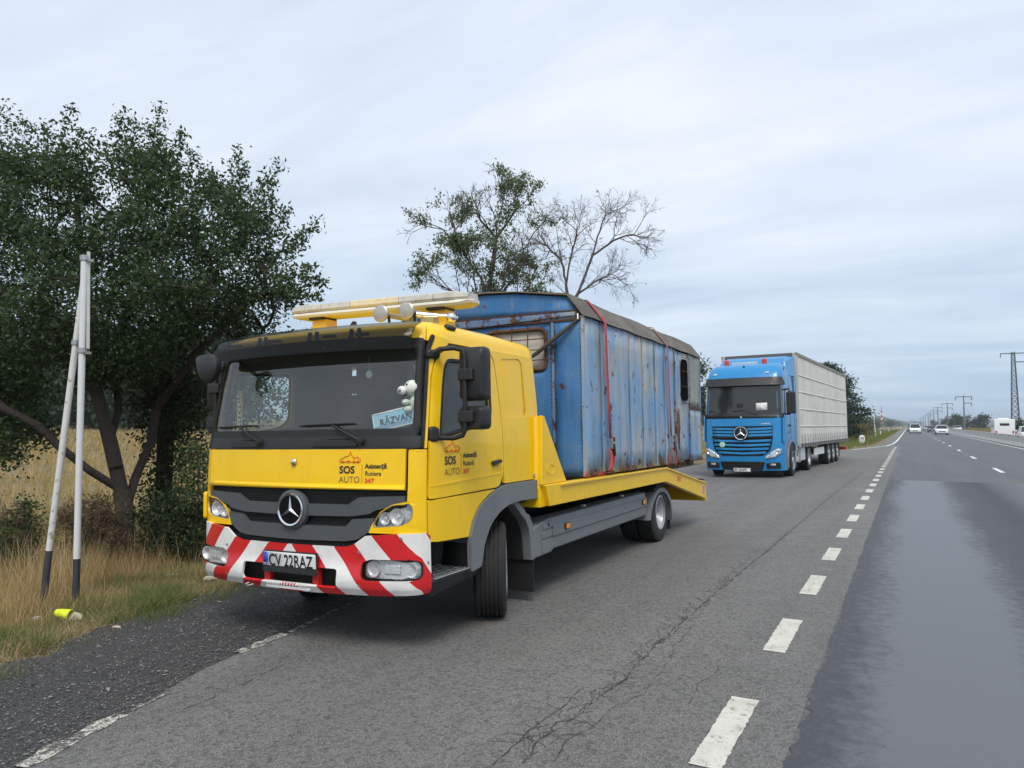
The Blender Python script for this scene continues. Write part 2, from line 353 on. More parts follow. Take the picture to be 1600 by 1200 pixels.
ground = tag(grid_sheet('ground', xs, ys, gz, M['ground']), kind='structure')

def asphalt(name, dark, light, stain, wheel=None):
    g = NT(name); X = g.xyz()
    big = g.noise(0.45, 6, 0.6); mid = g.noise(4, 5); fine = g.noise(62, 4, 0.75); long = g.noise(1.0, 4, 0.5, sc3=(1.6, 0.10, 1))
    v = g.voro(105); v2 = g.voro(46)
    c = g.mix(g.rng(big, 0.3, 0.7), dark, light)
    c = g.mix(g.rng(long, 0.38, 0.68, 0, 0.7), c, stain)
    c = g.mix(g.rng(mid, 0.3, 0.75, 0, 0.35), c, stain); c = g.mix(g.rng(g.noise(2.2, 5, .6, .5), .60, .72, 0, .6), c, tuple(x * .8 for x in stain))
    c = g.mix(g.rng(v.outputs['Distance'], 0.0, 0.6, 0.75, 0.0), c, tuple(min(1, x * 2.3) for x in light))
    c = g.mix(g.rng(v2.outputs['Color'], 0.50, 0.95, 0, 0.75), c, tuple(x * 0.35 for x in dark))
    c = g.mix(g.rng(fine, 0.3, 0.75, 0, 0.5), c, tuple(x * 0.6 for x in dark))
    g.bump(g.math('ADD', fine, g.math('MULTIPLY', v.outputs['Distance'], 0.9)), 0.55, 0.006)
    return g.set(c, g.rng(mid, 0.2, 0.8, 0.62, 0.82))
M['asphalt'] = asphalt('asphalt_carriageway', (0.096, 0.098, 0.103), (0.135, 0.137, 0.142), (0.074, 0.075, 0.079))
M['layby'] = asphalt('asphalt_layby', (0.134, 0.129, 0.122), (0.186, 0.180, 0.170), (0.088, 0.084, 0.080))
g = NT('bitumen_patch'); X = g.xyz()
nz = g.noise(1.2, 5, 0.6, sc3=(1, 0.3, 1)); f2 = g.noise(9, 8, 0.78); f3 = g.noise(120, 3)
xx = g.math('ADD', X[0], g.math('MULTIPLY', g.math('SUBTRACT', nz, 0.5), 0.55)); xx = g.math('ADD', xx, g.math('MULTIPLY', g.math('SUBTRACT', f2, 0.5), 1.1))
cr2 = g.n.new('ShaderNodeValToRGB'); g.L.new(g.rng(xx, -0.7, 3.0), cr2.inputs[0])
el = cr2.color_ramp.elements
el[0].position = 0.0; el[0].color = (0.55, 0.55, 0.55, 1); el[1].position = 1.0; el[1].color = (0.2, 0.2, 0.2, 1)
for p_, v_ in ((0.05, 0.85), (0.15, 0.10), (0.36, 0.10), (0.46, 0.80), (0.64, 1.0), (0.76, 0.55)):
    q_ = cr2.color_ramp.elements.new(p_); q_.color = (v_, v_, v_, 1)
c = g.mix(cr2.outputs[0], (0.118, 0.122, 0.138), (0.040, 0.040, 0.046)); c = g.mix(g.rng(f3, 0.3, 0.7, 0, 0.35), c, (0.03, 0.03, 0.035))
g.bump(g.math('MULTIPLY', g.math('ADD', f3, f2), cr2.outputs[0]), 0.5, 0.006)
M['patch'] = g.set(c, g.rng(cr2.outputs[0], 0, 1, 0.40, 0.70))
xr = np.array([XB, 0, 1.5, 3, 5, 7, 9, 12, 15.5]); yr = np.unique(np.concatenate([np.arange(-30, 60, 3.0), np.geomspace(60, 4500, 40)]))
road = tag(grid_sheet('road', xr, yr, lambda X, Y: X * 0, M['asphalt']), kind='structure')
# layby: sheet between its kerbless left edge and the carriageway
ys_l = np.unique(np.concatenate([np.arange(-13.9, 20, 0.35), np.arange(20, 90, 1.0), np.geomspace(90, 3500, 30)]))
T = np.linspace(0, 1, 9); L0 = np.array([min(float(lx(y)) + 0.03 * math.sin(y * 3.1) + 0.02 * math.sin(y * 9.7), XB - 0.01) for y in ys_l])
Vx = L0[:, None] * (1 - T) + XB * T; Vy = np.repeat(ys_l[:, None], 9, 1); Vz = -SLOPE * (XB - Vx)
me = bpy.data.meshes.new('layby'); nx = 9
me.from_pydata(np.stack([Vx, Vy, Vz], -1).reshape(-1, 3).tolist(), [], [(j * nx + i, j * nx + i + 1, (j + 1) * nx + i + 1, (j + 1) * nx + i) for j in range(len(ys_l) - 1) for i in range(8)])
layby = tag(link('layby', me, M['layby']), kind='structure')
ys_s = np.unique(np.concatenate([np.arange(-13.9, 66, 0.9)]))
tag(grid_sheet('layby_margin', np.array([XB - .01, -0.9, -0.57]), ys_s, lambda X, Y: X * 0 + 0.002, M['layby']), kind='structure')
# gravel shoulder under and beside the layby edge
g = NT('dark_gravel'); v = g.voro(85); v3 = g.voro(190); big = g.noise(1.2, 4); cc = g.mix(v.outputs['Color'], (0.014, 0.0135, 0.013), (0.13, 0.126, 0.122))
cc = g.mix(g.rng(v3.outputs['Color'], 0.4, 1.0, 0, 0.7), cc, (0.05, 0.05, 0.054)); cc = g.mix(g.rng(big, 0.45, 0.75, 0, 0.5), cc, (0.075, 0.072, 0.068))
g.bump(v.outputs['Distance'], 1.0, 0.02); M['gravel'] = g.set(cc, 0.8)
Vx = []; ysg = np.arange(-10, 34, 0.11)
for y in ysg:
    o_ = float(gx(y)) - 0.02 + 0.10 * math.sin(y * 2.3) + 0.06 * math.sin(y * 5.9 + 1) + 0.05 * math.sin(y * 13.7) + random.gauss(0, .025); i_ = float(lx(y)) + 0.25
    Vx.append([(x_, y, -SLOPE * (XB - x_) + (-0.012 if k == 6 else -0.004) + (0.006 * math.sin(y * 7 + k * 2) if 0 < k < 5 else 0) + (0.01 if k < 3 else 0)) for k, x_ in enumerate(np.linspace(o_, i_, 7))])
me = bpy.data.meshes.new('gravel_shoulder'); me.from_pydata([p for r in Vx for p in r], [], [(j * 7 + i, j * 7 + i + 1, j * 7 + i + 8, j * 7 + i + 7) for j in range(len(Vx) - 1) for i in range(6)])
gravel = tag(link('gravel_shoulder', me, M['gravel']), kind='structure')
n = 40000; y_ = rng.uniform(0.4, 9.5, n); x_ = gx(y_) - 0.1 + (lx(y_) - gx(y_) + 0.12) * rng.random(n); z_ = -SLOPE * (XB - x_) + 0.006
s_ = rng.uniform(0.003, 0.0085, n) * (1 + 0.8 * (rng.random(n) > 0.96)); P = np.stack([x_, y_, z_], -1); A3 = rng.normal(size=(n, 3, 3)) * s_[:, None, None]; A3[:, :, 2] = np.abs(A3[:, :, 2]) * 0.5
tag(quads('gravel_chips', P[:, None] + A3, mat('stone_chip', (0.15, 0.146, 0.142), 0.75, island=0.95), per=3), 'loose dark stone chips strewn along the gravel shoulder', 'gravel', kind='stuff')
n = 700; y_ = rng.uniform(0.6, 22, n); x_ = lx(y_) + (XB - 0.2 - lx(y_)) * rng.random(n); z_ = -SLOPE * (XB - x_) + 0.003
P = np.stack([x_, y_, z_], -1); A3 = rng.normal(size=(n, 3, 3)) * rng.uniform(0.003, 0.009, n)[:, None, None]; A3[:, :, 2] = np.abs(A3[:, :, 2]) * 0.4
tag(quads('grit', P[:, None] + A3, mat('grit', (0.12, 0.115, 0.105), 0.85, island=0.8), per=3), 'scattered small grit lying on the layby asphalt', 'grit', kind='stuff')
# paint
def worn_paint(name, lo, hi, base=(0.09, 0.088, 0.084), tint=(0.62, 0.61, 0.55)):
    g = NT(name); nz = g.noise(16, 6, 0.7); f_ = g.noise(90, 3, 0.7); k = g.math('ADD', g.math('MULTIPLY', nz, 0.6), g.math('MULTIPLY', f_, 0.4))
    st = g.noise(3, 4, 0.6, sc3=(0.6, 7, 1)); p = g.mix(g.rng(g.noise(5, 5, .65), 0.4, 0.7), tint, tuple(x * 0.78 for x in tint)); c = g.mix(g.rng(k, lo, hi), base, p); g.bump(f_, 0.4, 0.004); return g.set(c, 0.7)
M['paint'] = worn_paint('road_paint', 0.34, 0.47, tint=(0.60, 0.585, 0.51)); M['paint_far'] = worn_paint('road_paint_clean', 0.2, 0.3, tint=(0.7, 0.7, 0.68)); M['paint_worn'] = worn_paint('road_paint_worn', 0.47, 0.55, base=(0.07, 0.068, 0.065), tint=(0.6, 0.58, 0.5))
def strip_mesh(name, pts, wd, m, parent, dz=0.004, jag=0.0):
    vs = []; 
    for i, p in enumerate(pts):
        a_ = np.array(pts[max(i - 1, 0)][:2], float); b2 = np.array(pts[min(i + 1, len(pts) - 1)][:2], float); t = (b2 - a_) / max(np.linalg.norm(b2 - a_), 1e-9); nn = np.array([-t[1], t[0]])
        for s in (-1, 1):
            wv = (wd[i] if isinstance(wd, (list, tuple)) else wd) * 0.5 * (1 + jag * random.uniform(-1, 1)); q = np.array(p[:2]) + nn * s * wv; vs.append((q[0], q[1], road_z(q[0]) + dz))
    me = bpy.data.meshes.new(name); me.from_pydata(vs, [], [(2 * i, 2 * i + 2, 2 * i + 3, 2 * i + 1) for i in range(len(pts) - 1)]); return link(name, me, m, parent)
dash_me = None
for k in range(29):
    yc = 4.11 + 2.03 * k; n = 40 if k < 5 else 2
    strip_mesh('edge_dash', [(XE + 0.0, yc - 0.5 + i / (n - 1)) for i in range(n)], 0.155, M['paint'], road, 0.006, 0.06 if k < 5 else 0)
for k in range(34):
    yc = 31.7 + 11.8 * k; strip_mesh('lane_dash', [(2.78, yc - 1.5), (2.78, yc + 1.5)], 0.15, M['paint_far'], road)
strip_mesh('edge_line', [(6.75, y) for y in (-20, 60, 300, 4000)], 0.15, M['paint_far'], road)
strip_mesh('edge_line', [(-3.35, 54.5), (-2.4, 60), (-1.57, 64.3), (-1.22, 72), (-1.1, 85), (-1.02, 140), (-1.02, 4000)], 0.17, M['paint_far'], road, 0.006)
for a_, b2, wv in (((30, 1200), (188, 1118), 0.11), ((372, 1021), (446, 991), 0.10), ((452, 989), (556, 940), 0.05), ((205, 1112), (262, 1085), 0.03)):
    A_, B_ = at_ground(*a_), at_ground(*b2); strip_mesh('worn_line', [A_.lerp(B_, i / 10) for i in range(11)], wv, M['paint_worn'], layby, 0.004, 0.35)
strip_mesh('bitumen_patch', [(0, -12), (0, 24.7)], 0.01, M['patch'], road)
bp_ = [o for o in bpy.data.objects if o.name == 'bitumen_patch'][0]
vs = [(-0.56 + 0.012 * math.sin(k * .31) + random.gauss(0, .012), -12 + k * 36.7 / 600, 0.0035) for k in range(601)]; vs2 = [(6.3, v[1] + (random.gauss(0, .02)), 0.0035) for v in vs]
bp_.data.clear_geometry(); bp_.data.from_pydata(vs + vs2, [], [(i, 601 + i, 602 + i, i + 1) for i in range(600)])
M['crack'] = mat('crack_dark', (0.04, 0.038, 0.036), 0.95)
def crack(pix, wd, wob=0.012, pt=1.6):
    pts = [at_ground(*p) for p in pix]; out = []
    for i in range(len(pts) - 1):
        n = max(2, int((pts[i + 1] - pts[i]).length / 0.06))
        for k in range(n):
            q = pts[i].lerp(pts[i + 1], k / n); out.append((q.x + random.gauss(0, wob), q.y + random.gauss(0, wob)))
    strip_mesh('crack', out, [wd * max(0.12, random.random() ** pt * 1.8) for _ in out], M['crack'], layby, 0.003)
z6 = lambda l: [(600 + x / 2.667, 860 + y / 2.667) for x, y in l]
main_c = [(580, 890), (640, 800), (760, 720), (860, 640), (1000, 540), (1130, 400), (1280, 270), (1450, 120), (1590, 10), (1700, -85), (1850, -215), (2000, -330)]
crack(z6([(450, 900), (560, 800), (650, 720), (690, 690), (760, 640), (830, 570)]), 0.0065, .008)
crack(z6(main_c), 0.007, .009); crack(z6([(x + 12, y - 10) for x, y in main_c[1:]]), 0.005, 0.02); crack(z6([(x - 20, y - 14) for x, y in main_c[3:9]]), 0.004, 0.03)
crack(z6([(700, 890), (770, 790), (880, 730), (960, 660), (1080, 600), (1190, 470), (1210, 400), (1280, 330), (1290, 310)]), 0.004, 0.008)
crack(z6([(720, 770), (830, 765), (880, 730)]), 0.004); crack(z6([(770, 860), (780, 907)]), 0.003)
crack(z6([(1280, 335), (1400, 345), (1600, 355), (1680, 360)]), 0.003, .006); crack(z6([(1270, 640), (1310, 600), (1320, 560), (1390, 500), (1400, 470)]), 0.004, 0.008)
crack([(250, 1128), (300, 1105), (330, 1090), (400, 1060), (450, 1035)], 0.005); crack([(300, 1106), (345, 1100), (372, 1092)], 0.004)
Vc, Fc = [], []                               # fine crazing in the band along the long crack
mp_pts = [at_ground(*p) for p in z6(main_c)]
for _ in range(230):
    tt = random.random() ** 1.1 * 9.0; c0 = mp_pts[0]; acc = 0
    for i in range(len(mp_pts) - 1):
        sl_ = (mp_pts[i + 1] - mp_pts[i]).length
        if acc + sl_ > tt: c0 = mp_pts[i].lerp(mp_pts[i + 1], (tt - acc) / sl_); break
        acc += sl_
    x, y = c0.x + random.gauss(-.01, .045), c0.y + random.gauss(0, .05); a_ = random.gauss(math.pi / 2 + .2, .7); wd = random.uniform(.0008, .0022)
    for k in range(random.randint(2, 6)):
        l_ = random.uniform(.015, .05); x2, y2 = x + math.cos(a_) * l_, y + math.sin(a_) * l_; nx_, ny_ = -math.sin(a_) * wd, math.cos(a_) * wd; n0 = len(Vc)
        Vc += [(px_, py_, road_z(px_) + .0028) for px_, py_ in ((x - nx_, y - ny_), (x + nx_, y + ny_), (x2 + nx_, y2 + ny_), (x2 - nx_, y2 - ny_))]; Fc.append((n0, n0 + 1, n0 + 2, n0 + 3)); x, y = x2, y2; a_ += random.gauss(0, .6)
me = bpy.data.meshes.new('crazing'); me.from_pydata(Vc, [], Fc); tag(link('crazing', me, M['crack'], layby), kind='stuff')
# ------------------------------------------------------------------ grass
def blades(x, y, h, wd, lean, z=None):
    n = len(x); z = gz(x, y) if z is None else z; a_ = rng.uniform(0, 2 * math.pi, n); l_ = rng.normal(0, lean, (n, 2)) * h[:, None]
    dx, dy = np.cos(a_) * wd / 2, np.sin(a_) * wd / 2; b0 = np.stack([x - dx, y - dy, z - 0.02], -1); b1 = np.stack([x + dx, y + dy, z - 0.02], -1)
    tip = np.stack([x + l_[:, 0], y + l_[:, 1], z + h], -1)
    return np.stack([b0, b1, tip], 1)
def scatter(n, ylo, yhi, dlo, dhi, pw=1.0):
    y = rng.uniform(ylo, yhi, n); d = dlo + (dhi - dlo) * rng.random(n) ** pw; return gx(y) - d, y
def clump(x, y, s): return 0.5 + 0.5 * np.sin(x * 2.1 * s + 1.3 * np.sin(y * 1.7 * s)) * np.sin(y * 2.7 * s + 0.8 * np.sin(x * 2.3 * s))
M['dry'] = leaf_mat('dry_grass', (0.42, 0.315, 0.165), 0.3, 0.6, 0.8); M['green'] = leaf_mat('green_grass', (0.135, 0.170, 0.06), 0.3, 0.5, 0.7); M['straw'] = leaf_mat('straw_grass', (0.50, 0.41, 0.25), 0.3, 0.4, 0.8)
B_ = []
x, y = scatter(170000, 1.0, 13, 0.45, 6.0, 1.0); k = clump(x, y, 1.0); keep = rng.random(len(x)) < 0.25 + 0.75 * k; x, y, k = x[keep], y[keep], k[keep]
d = gx(y) - x; hh = (0.13 + 0.36 * rng.random(len(x)) ** 1.5) * np.interp(d, [0.5, 1.6, 3, 6], [0.45, 0.8, 1.1, 0.9]) * (0.55 + 0.6 * k); B_.append(blades(x, y, hh, rng.uniform(.004, .008, len(x)), 0.40))
tag(quads('dry_grass', np.concatenate(B_), M['dry'], per=3), 'tall dry golden grass along the verge behind the gravel', 'grass', kind='stuff')
x, y = scatter(36000, 1.4, 15, 1.3, 7.0); hh = 0.28 + 0.42 * rng.random(len(x)); k = clump(x, y, 0.8); keep = rng.random(len(x)) < k ** 2; 
tag(quads('straw_grass', blades(x[keep], y[keep], hh[keep], np.full(keep.sum(), .0065), 0.30), M['straw'], per=3), 'pale straw stalks standing among the dry grass', 'grass', kind='stuff')
x, y = scatter(60000, 0.5, 11, -0.25, 1.6, 0.9); tag(quads('short_dry_grass', blades(x, y, 0.02 + 0.09 * rng.random(len(x)), rng.uniform(.004, .008, len(x)), 0.9), leaf_mat('litter_grass', (0.33, 0.265, 0.155), 0.3, 0.6, 0.8), per=3), 'short trampled dry grass and litter beside the gravel', 'grass', kind='stuff')
x, y = scatter(130000, 0.6, 12, -0.34, 1.7, 1.25); k = clump(x + 3, y, 1.6); keep = rng.random(len(x)) < np.clip(k * 1.15 - 0.06, 0, 1); x, y, k = x[keep], y[keep], k[keep]
tag(quads('green_grass', blades(x, y, 0.04 + 0.15 * rng.random(len(x)) * k, rng.uniform(.004, .009, len(x)), 0.75), M['green'], per=3), 'short green grass creeping over the gravel edge', 'grass', kind='stuff')
x, y = scatter(110000, 1, 60, 5.5, 60, 1.6); hh = 0.15 + 0.3 * rng.random(len(x)); k = clump(x, y, 0.22); keep = rng.random(len(x)) < 0.25 + 0.7 * k; fw = np.hypot(x, y)[keep] * 0.0016
M['field'] = leaf_mat('field_straw', (0.38, 0.29, 0.14), 0.3, 0.5, 0.8)
tag(quads('field_grass', blades(x[keep], y[keep], hh[keep], fw * rng.uniform(.5, 1.2, keep.sum()), 0.4), M['field'], per=3), 'straw coloured stubble covering the field behind the trees', 'grass', kind='stuff')
y = rng.uniform(52, 260, 26000); x = gx(y) + 0.1 - 14 * rng.random(26000) ** 1.3; keep = x < -1.6
tag(quads('verge_grass', blades(x[keep], y[keep], 0.15 + 0.4 * rng.random(keep.sum()), rng.uniform(.02, .05, keep.sum()), 0.4), leaf_mat('verge_green', (0.13, 0.16, 0.045), 0.3, 0.5, 0.8), per=3), 'green roadside grass beyond the end of the layby', 'grass', kind='stuff')
y = rng.uniform(60, 420, 16000); x = 16.2 + 16 * rng.random(16000) ** 1.2
tag(quads('far_verge_grass', blades(x, y, 0.3 + 0.7 * rng.random(16000), rng.uniform(.03, .08, 16000), 0.4), leaf_mat('verge_dry', (0.22, 0.19, 0.08), 0.3, 0.5, 0.8), per=3), 'dry scrubby grass beyond the concrete barrier', 'grass', kind='stuff')
# ------------------------------------------------------------------ tow truck (x across, y backwards from its nose, z up)
TT = empty('tow_truck', (-4.2173, 4.3401, road_z(-4.2173)), (0, -SLOPE, R(0.8)))
tag(TT, 'yellow flatbed tow truck with red and white striped bumper carrying a blue hut', 'tow truck')
_rx = [x for x in np.linspace(0, 1.0, 21)]; _ry = [0.08 * x * x for x in _rx]
for t in np.linspace(0, 1, 12)[1:]:
    P_ = [(1.0, .08), (1.07, .092), (1.135, .16), (1.135, .32)]; bz = [(1 - t) ** 3, 3 * t * (1 - t) ** 2, 3 * t * t * (1 - t), t ** 3]
    _rx.append(sum(b * p[0] for b, p in zip(bz, P_))); _ry.append(sum(b * p[1] for b, p in zip(bz, P_)))
_rx += [1.135, 1.135, 1.128, 1.105, 1.07, 0.5, 0.0]; _ry += [1.0, 2.0, 2.05, 2.085, 2.1, 2.1, 2.1]
_rx, _ry = np.array(_rx), np.array(_ry); _ru = np.concatenate([[0], np.cumsum(np.hypot(np.diff(_rx), np.diff(_ry)))]); CL = 2.1
def lean(z): return float(np.interp(z, [0, 1.2, 1.5, 1.57, 2.35, 2.5], [0, 0, .015, .03, .17, .21]))
def sxz(z): return float(np.interp(z, [0, 1.5, 2.3, 2.5], [1, 1, .968, .955]))
def ringU(u, z, off=0.0):
    s = -1 if u < 0 else 1; a = abs(u); x = float(np.interp(a, _ru, _rx)); y = float(np.interp(a, _ru, _ry)); e = 0.01
    tx = np.interp(a + e, _ru, _rx) - np.interp(a - e if a > e else 0, _ru, _rx); ty = np.interp(a + e, _ru, _ry) - np.interp(a - e if a > e else 0, _ru, _ry); l = math.hypot(tx, ty) or 1
    x, y = x + ty / l * off, y - tx / l * off
    return (s * x * sxz(z), y + lean(z) * (1 - y / CL), z)
def uF(x, z=1.2): return float(np.interp(abs(x) / sxz(z), _rx[:21], _ru[:21])) * (1 if x >= 0 else -1)
def uS(y, z=1.2):
    yb = (y - lean(z)) / (1 - lean(z) / CL); return float(np.interp(yb, _ry[:37], _ru[:37]))
mU = lambda off: (lambda u, z: ringU(u, z, off))
mF = lambda off: (lambda x, z: ringU(uF(x, z), z, off))
mS = lambda s, off: (lambda y, z: ringU(s * uS(y, z), z, off))
mir = lambda poly: [(-a, b) for a, b in poly][::-1]
yd = lambda z, yb: yb * (1 - lean(z) / CL) + lean(z)
UD = float(np.interp(.172, _ry[:37], _ru[:37]))
UW = float(np.interp(0.125, _ry[20:34], _ru[20:34]))
Y, K, G = M['yellow'], M['black'], M['grey']
# --- front
fp = patch('front_panel', rpoly([(-1.0135, 1.183), (1.0135, 1.183), (1.0135, 1.482), (-1.0135, 1.482)], .012), None, mF(0.0), Y, TT, .022, .1, bevel=.005)
patch('panel_lip', [(-1.005, 1.19), (1.005, 1.19), (1.005, 1.222), (-1.005, 1.222)], None, lambda x, z: ringU(uF(x, z), z, 0.0225 + 0.012 * (1.222 - z) / .032), Y, fp, .002, .1)
MB().lathe([(.0, .0), (.026, .0), (.026, .006), (.02, .012), (.008, .015), (0.001, .0155)], (0, 0, 0), 'z', 20).build('badge', M['chrome'], fp, smooth=40).matrix_local = Matrix.Translation((.011, -.021, 1.386)) @ Euler((R(90), 0, 0)).to_matrix().to_4x4()
def logo(par, fm, x, z, k, nrm):
    text_on('lettering', 'SOS', x, z + .085 * k, .088 * k, fm, M['ink'], par, bold=.0022, wid=1.03, normal=nrm)
    text_on('lettering', 'AUTO', x - .002, z + .004 * k, .078 * k, fm, M['inkg'], par, bold=-.0008, wid=.98, normal=nrm)
    text_on('lettering', 'Asistență', x + .262 * k, z + .128 * k, .055 * k, fm, M['ink'], par, bold=.0014, normal=nrm)
    text_on('lettering', 'Rutieră' if nrm[1] == 0 else 'Rutiera', x + .262 * k, z + .066 * k, .054 * k, fm, M['ink'], par, bold=.0005, normal=nrm)
    text_on('lettering', '24/7', x + .262 * k, z + .006 * k, .052 * k, fm, M['orange'], par, bold=.0014, normal=nrm)
    P = lambda a, b: Vector(fm(x + a * k, z + b * k)) + Vector(nrm) * .003
    mb = MB().tube([P(.232, .005), P(.232, .16)], .0018, 4)
    car = [(.0, .185), (.005, .205), (.035, .212), (.055, .228), (.085, .232), (.10, .243), (.112, .276), (.118, .246), (.14, .226), (.145, .21), (.165, .222), (.185, .226), (.2, .212), (.214, .208), (.216, .187), (.19, .182), (.13, .18), (.10, .19), (.05, .181), (.0, .185)]
    mb.tube([P(a, b) for a, b in car], .0022, 4)
    for cx_ in (.03, .095, .15, .19): mb.tube([P(cx_ + .012 * math.cos(t), .184 + .011 * math.sin(t)) for t in np.linspace(0, 2 * math.pi, 9)], .0018, 4)
    mb.build('emblem', M['orange'], par)
logo(fp, mF(.0225), .447, 1.232, .86, (0, -1, 0))
# grille
gr = patch('grille', rpoly([(-.60, .80), (.60, .80), (.72, .86), (.78, 1.0), (1.0, 1.06), (1.0, 1.172), (-1.0, 1.172), (-1.0, 1.06), (-.78, 1.0), (-.72, .86)], .02), None, mF(-.035), M['mesh'], TT, .015, .1)
def bar(pts, off, th): return patch('grille_bar', rpoly(pts + [(-a, b) for a, b in pts[::-1]], .012, 3), None, mF(off), M['grille'], gr, th, .1, bevel=.008)
bar([(0, 1.068), (.52, 1.070), (.62, 1.128), (1.0, 1.142), (1.0, 1.085), (.76, 1.035), (.70, 1.005), (.55, .985), (0, .978)][::-1], -.012, .030)
bar([(0, .905), (.50, .905), (.56, .965), (.745, .975), (.72, .885), (.60, .815), (.50, .800), (0, .792)][::-1], -.012, .030)
for zz in (1.085, 1.10, 1.115, .93, .945, .96):
    MB().tube([ringU(uF(x, zz), zz, -.016) for x in np.linspace(-.52, .52, 12)], .003, 4).build('grille_slat', M['black'], gr)
MB().box(-.022, .022, -.012, .01, .79, .835).build('latch', M['mesh'], gr, .004)
st = MB().lathe([(.001, .012), (.128, .012), (.150, .0), (.158, -.03), (.001, -.03)], (0, 0, 0), 'y', 40)
for i, v in enumerate(st.v): st.v[i] = (v[0], -v[1] - .03, v[2])
star = st.build('star_badge', M['grille'], TT, smooth=40); star.location = (0, .0, 1.022)
MB().lathe([(.001, -.0425), (.120, -.0425), (.120, -.047), (.001, -.047)], (0, 0, 0), 'y', 36).build('disc', mat('badge_black', (.003, .003, .0035), .6, spec=.15), star)
def star3(par, r, ring, y0, m=None):
    m = m or M['chrome']
    MB().lathe([(r * .98, y0), (r * 1.09, y0 - .006), (r * 1.13, y0 + .002), (r * 1.05, y0 + .01), (r * .98, y0)], (0, 0, 0), 'y', 44, cap=False).build('ring', m, par, smooth=50)
    mb = MB(); yt = y0 - .013; pts = [(0, yt, 0)]
    for k in range(3):
        a = math.pi / 2 + k * 2 * math.pi / 3; pts += [(r * math.cos(a), y0 - .002, r * math.sin(a)), (r * .155 * math.cos(a + math.pi / 3), y0 + .001, r * .155 * math.sin(a + math.pi / 3))]
    mb.add(pts, [(0, 1 + i, 1 + (i + 1) % 6) for i in range(6)]); mb.build('star', m, par)
star3(star, .113, .006, -.049)
# corner panels, headlights
for s in (1, -1):
    S_ = (lambda p: p) if s == 1 else mir
    ud = UD - .004
    hl = [(.735, .905), (.97, .925), (1.035, .96), (1.055, 1.02), (1.04, 1.085), (.90, 1.075), (.80, 1.02), (.745, .95)]
    hlu = [(uF(min(a, 1.0)) + max(0, a - 1.0), b) for a, b in hl]
    cp = patch('corner_panel', S_(rpoly([(uF(.70), .868), (ud, .868), (ud, 1.10), (ud, 1.478), (uF(1.0) + .0165, 1.478), (uF(1.0) + .0165, 1.176), (uF(1.0) + .01, 1.10), (uF(.90), 1.08), (uF(.80), 1.025), (uF(.73), .93)], .012)), [S_(rpoly(hlu, .03))], mU(.0), Y, TT, .02, .06, bevel=.004)
    hd = patch('headlight', S_(rpoly([(a * 1.0, b) for a, b in hlu], .03)), None, mU(-.03), M['bright'], TT, .008, .06)
    lx_ = [ringU(s * (uF(.93)), .99, -.02), ringU(s * uF(.83), .975, -.02)]
    for c0, rr in zip(lx_, (.058, .045)):
        MB().lathe([(.012, .02), (rr * .6, .012), (rr, -.025), (rr * 1.06, -.025), (rr * .7, .02)], c0, 'y', 20, cap=False).build('reflector', M['bright'], hd, smooth=50)
        MB().lathe([(.001, -.012), (.012, -.008), (.014, .01), (.001, .012)], c0, 'y', 10).build('bulb', M['white'], hd, smooth=50)
    patch('lens', S_(rpoly(hlu, .03)), None, mU(.006), M['lens'], hd, 0, .04)
    rim = rpoly(hlu, .03); patch('headlight_rim', S_(rpoly(hlu, .03)), [S_([(a + (ca - a) * .06, b + (cb - b) * .09) for (a, b), (ca, cb) in zip(rim, [(.9, 1.0)] * len(rim))])], mU(.0), M['steel'], hd, .012, .05)
# far-side wind deflector vent on the yellow corner
dv_ = patch('corner_vent', mir(rpoly([(UW + .06, .88), (UW + .22, .90), (UW + .22, 1.10), (UW + .06, 1.12)], .03)), [mir(rpoly([(UW + .09, .93), (UW + .19, .94), (UW + .19, 1.06), (UW + .09, 1.08)], .02))], mU(.05), Y, TT, .03, .05, bevel=.004)
MB().tube([ringU(-(UW + .08), 1.0, .06), ringU(-(UW + .2), 1.0, .06)], .006, 6).build('vane', Y, dv_)
# --- bumper with warning stripes
g = NT('warning_stripes'); X = g.xyz(); s1 = g.math('ADD', g.math('ABSOLUTE', g.math('ADD', X[0], -.012)), g.math('MULTIPLY', g.math('SUBTRACT', X[2], .785), .87))
side = g.math('MULTIPLY', g.math('MAXIMUM', g.math('SUBTRACT', X[1], .12), 0), 1.0); s1 = g.math('ADD', s1, side)
md = g.math('FLOORED_MODULO', s1, .405); redm = g.math('LESS_THAN', md, .205); nz = g.noise(7, 6); sp = g.noise(2.5, 4, sc3=(1, 1, .4))
wh = g.mix(g.rng(nz, .4, .75, 0, .45), (.78, .77, .74), (.55, .53, .50)); rd = g.mix(g.rng(nz, .35, .75, 0, .5), (.62, .012, .016), (.44, .012, .015))
cc = g.mix(redm, wh, rd); M['stripes'] = g.set(cc, .34); g.b.inputs['Coat Weight'].default_value = .25
ub = lambda x: uF(min(x, 1.0)) + max(0, x - 1.0)
bk_f = lambda u: float(np.interp(abs(u), [.80, 1.10], [1.0, .08]))
mB = lambda off: (lambda u, z: ringU(u, z, off * bk_f(u)))
half = [(0, .762), (.52, .765), (.60, .785), (.70, .852), (.98, .872), (1.145, .872), (1.170, .85), (1.176, .47), (1.165, .442), (.62, .432), (0, .418)]
outer = [(ub(a), b) for a, b in half] + [(-ub(a), b) for a, b in half[::-1][1:-1]]
fog = lambda s: [(s * ub(a), b) for a, b in ((.67, .555), (.70, .535), (1.06, .535), (1.115, .56), (1.115, .665), (1.05, .685), (.74, .685), (.67, .655))]
cen = rpoly([(-.47, .475), (.47, .475), (.47, .60), (-.47, .60)], .03, 3)
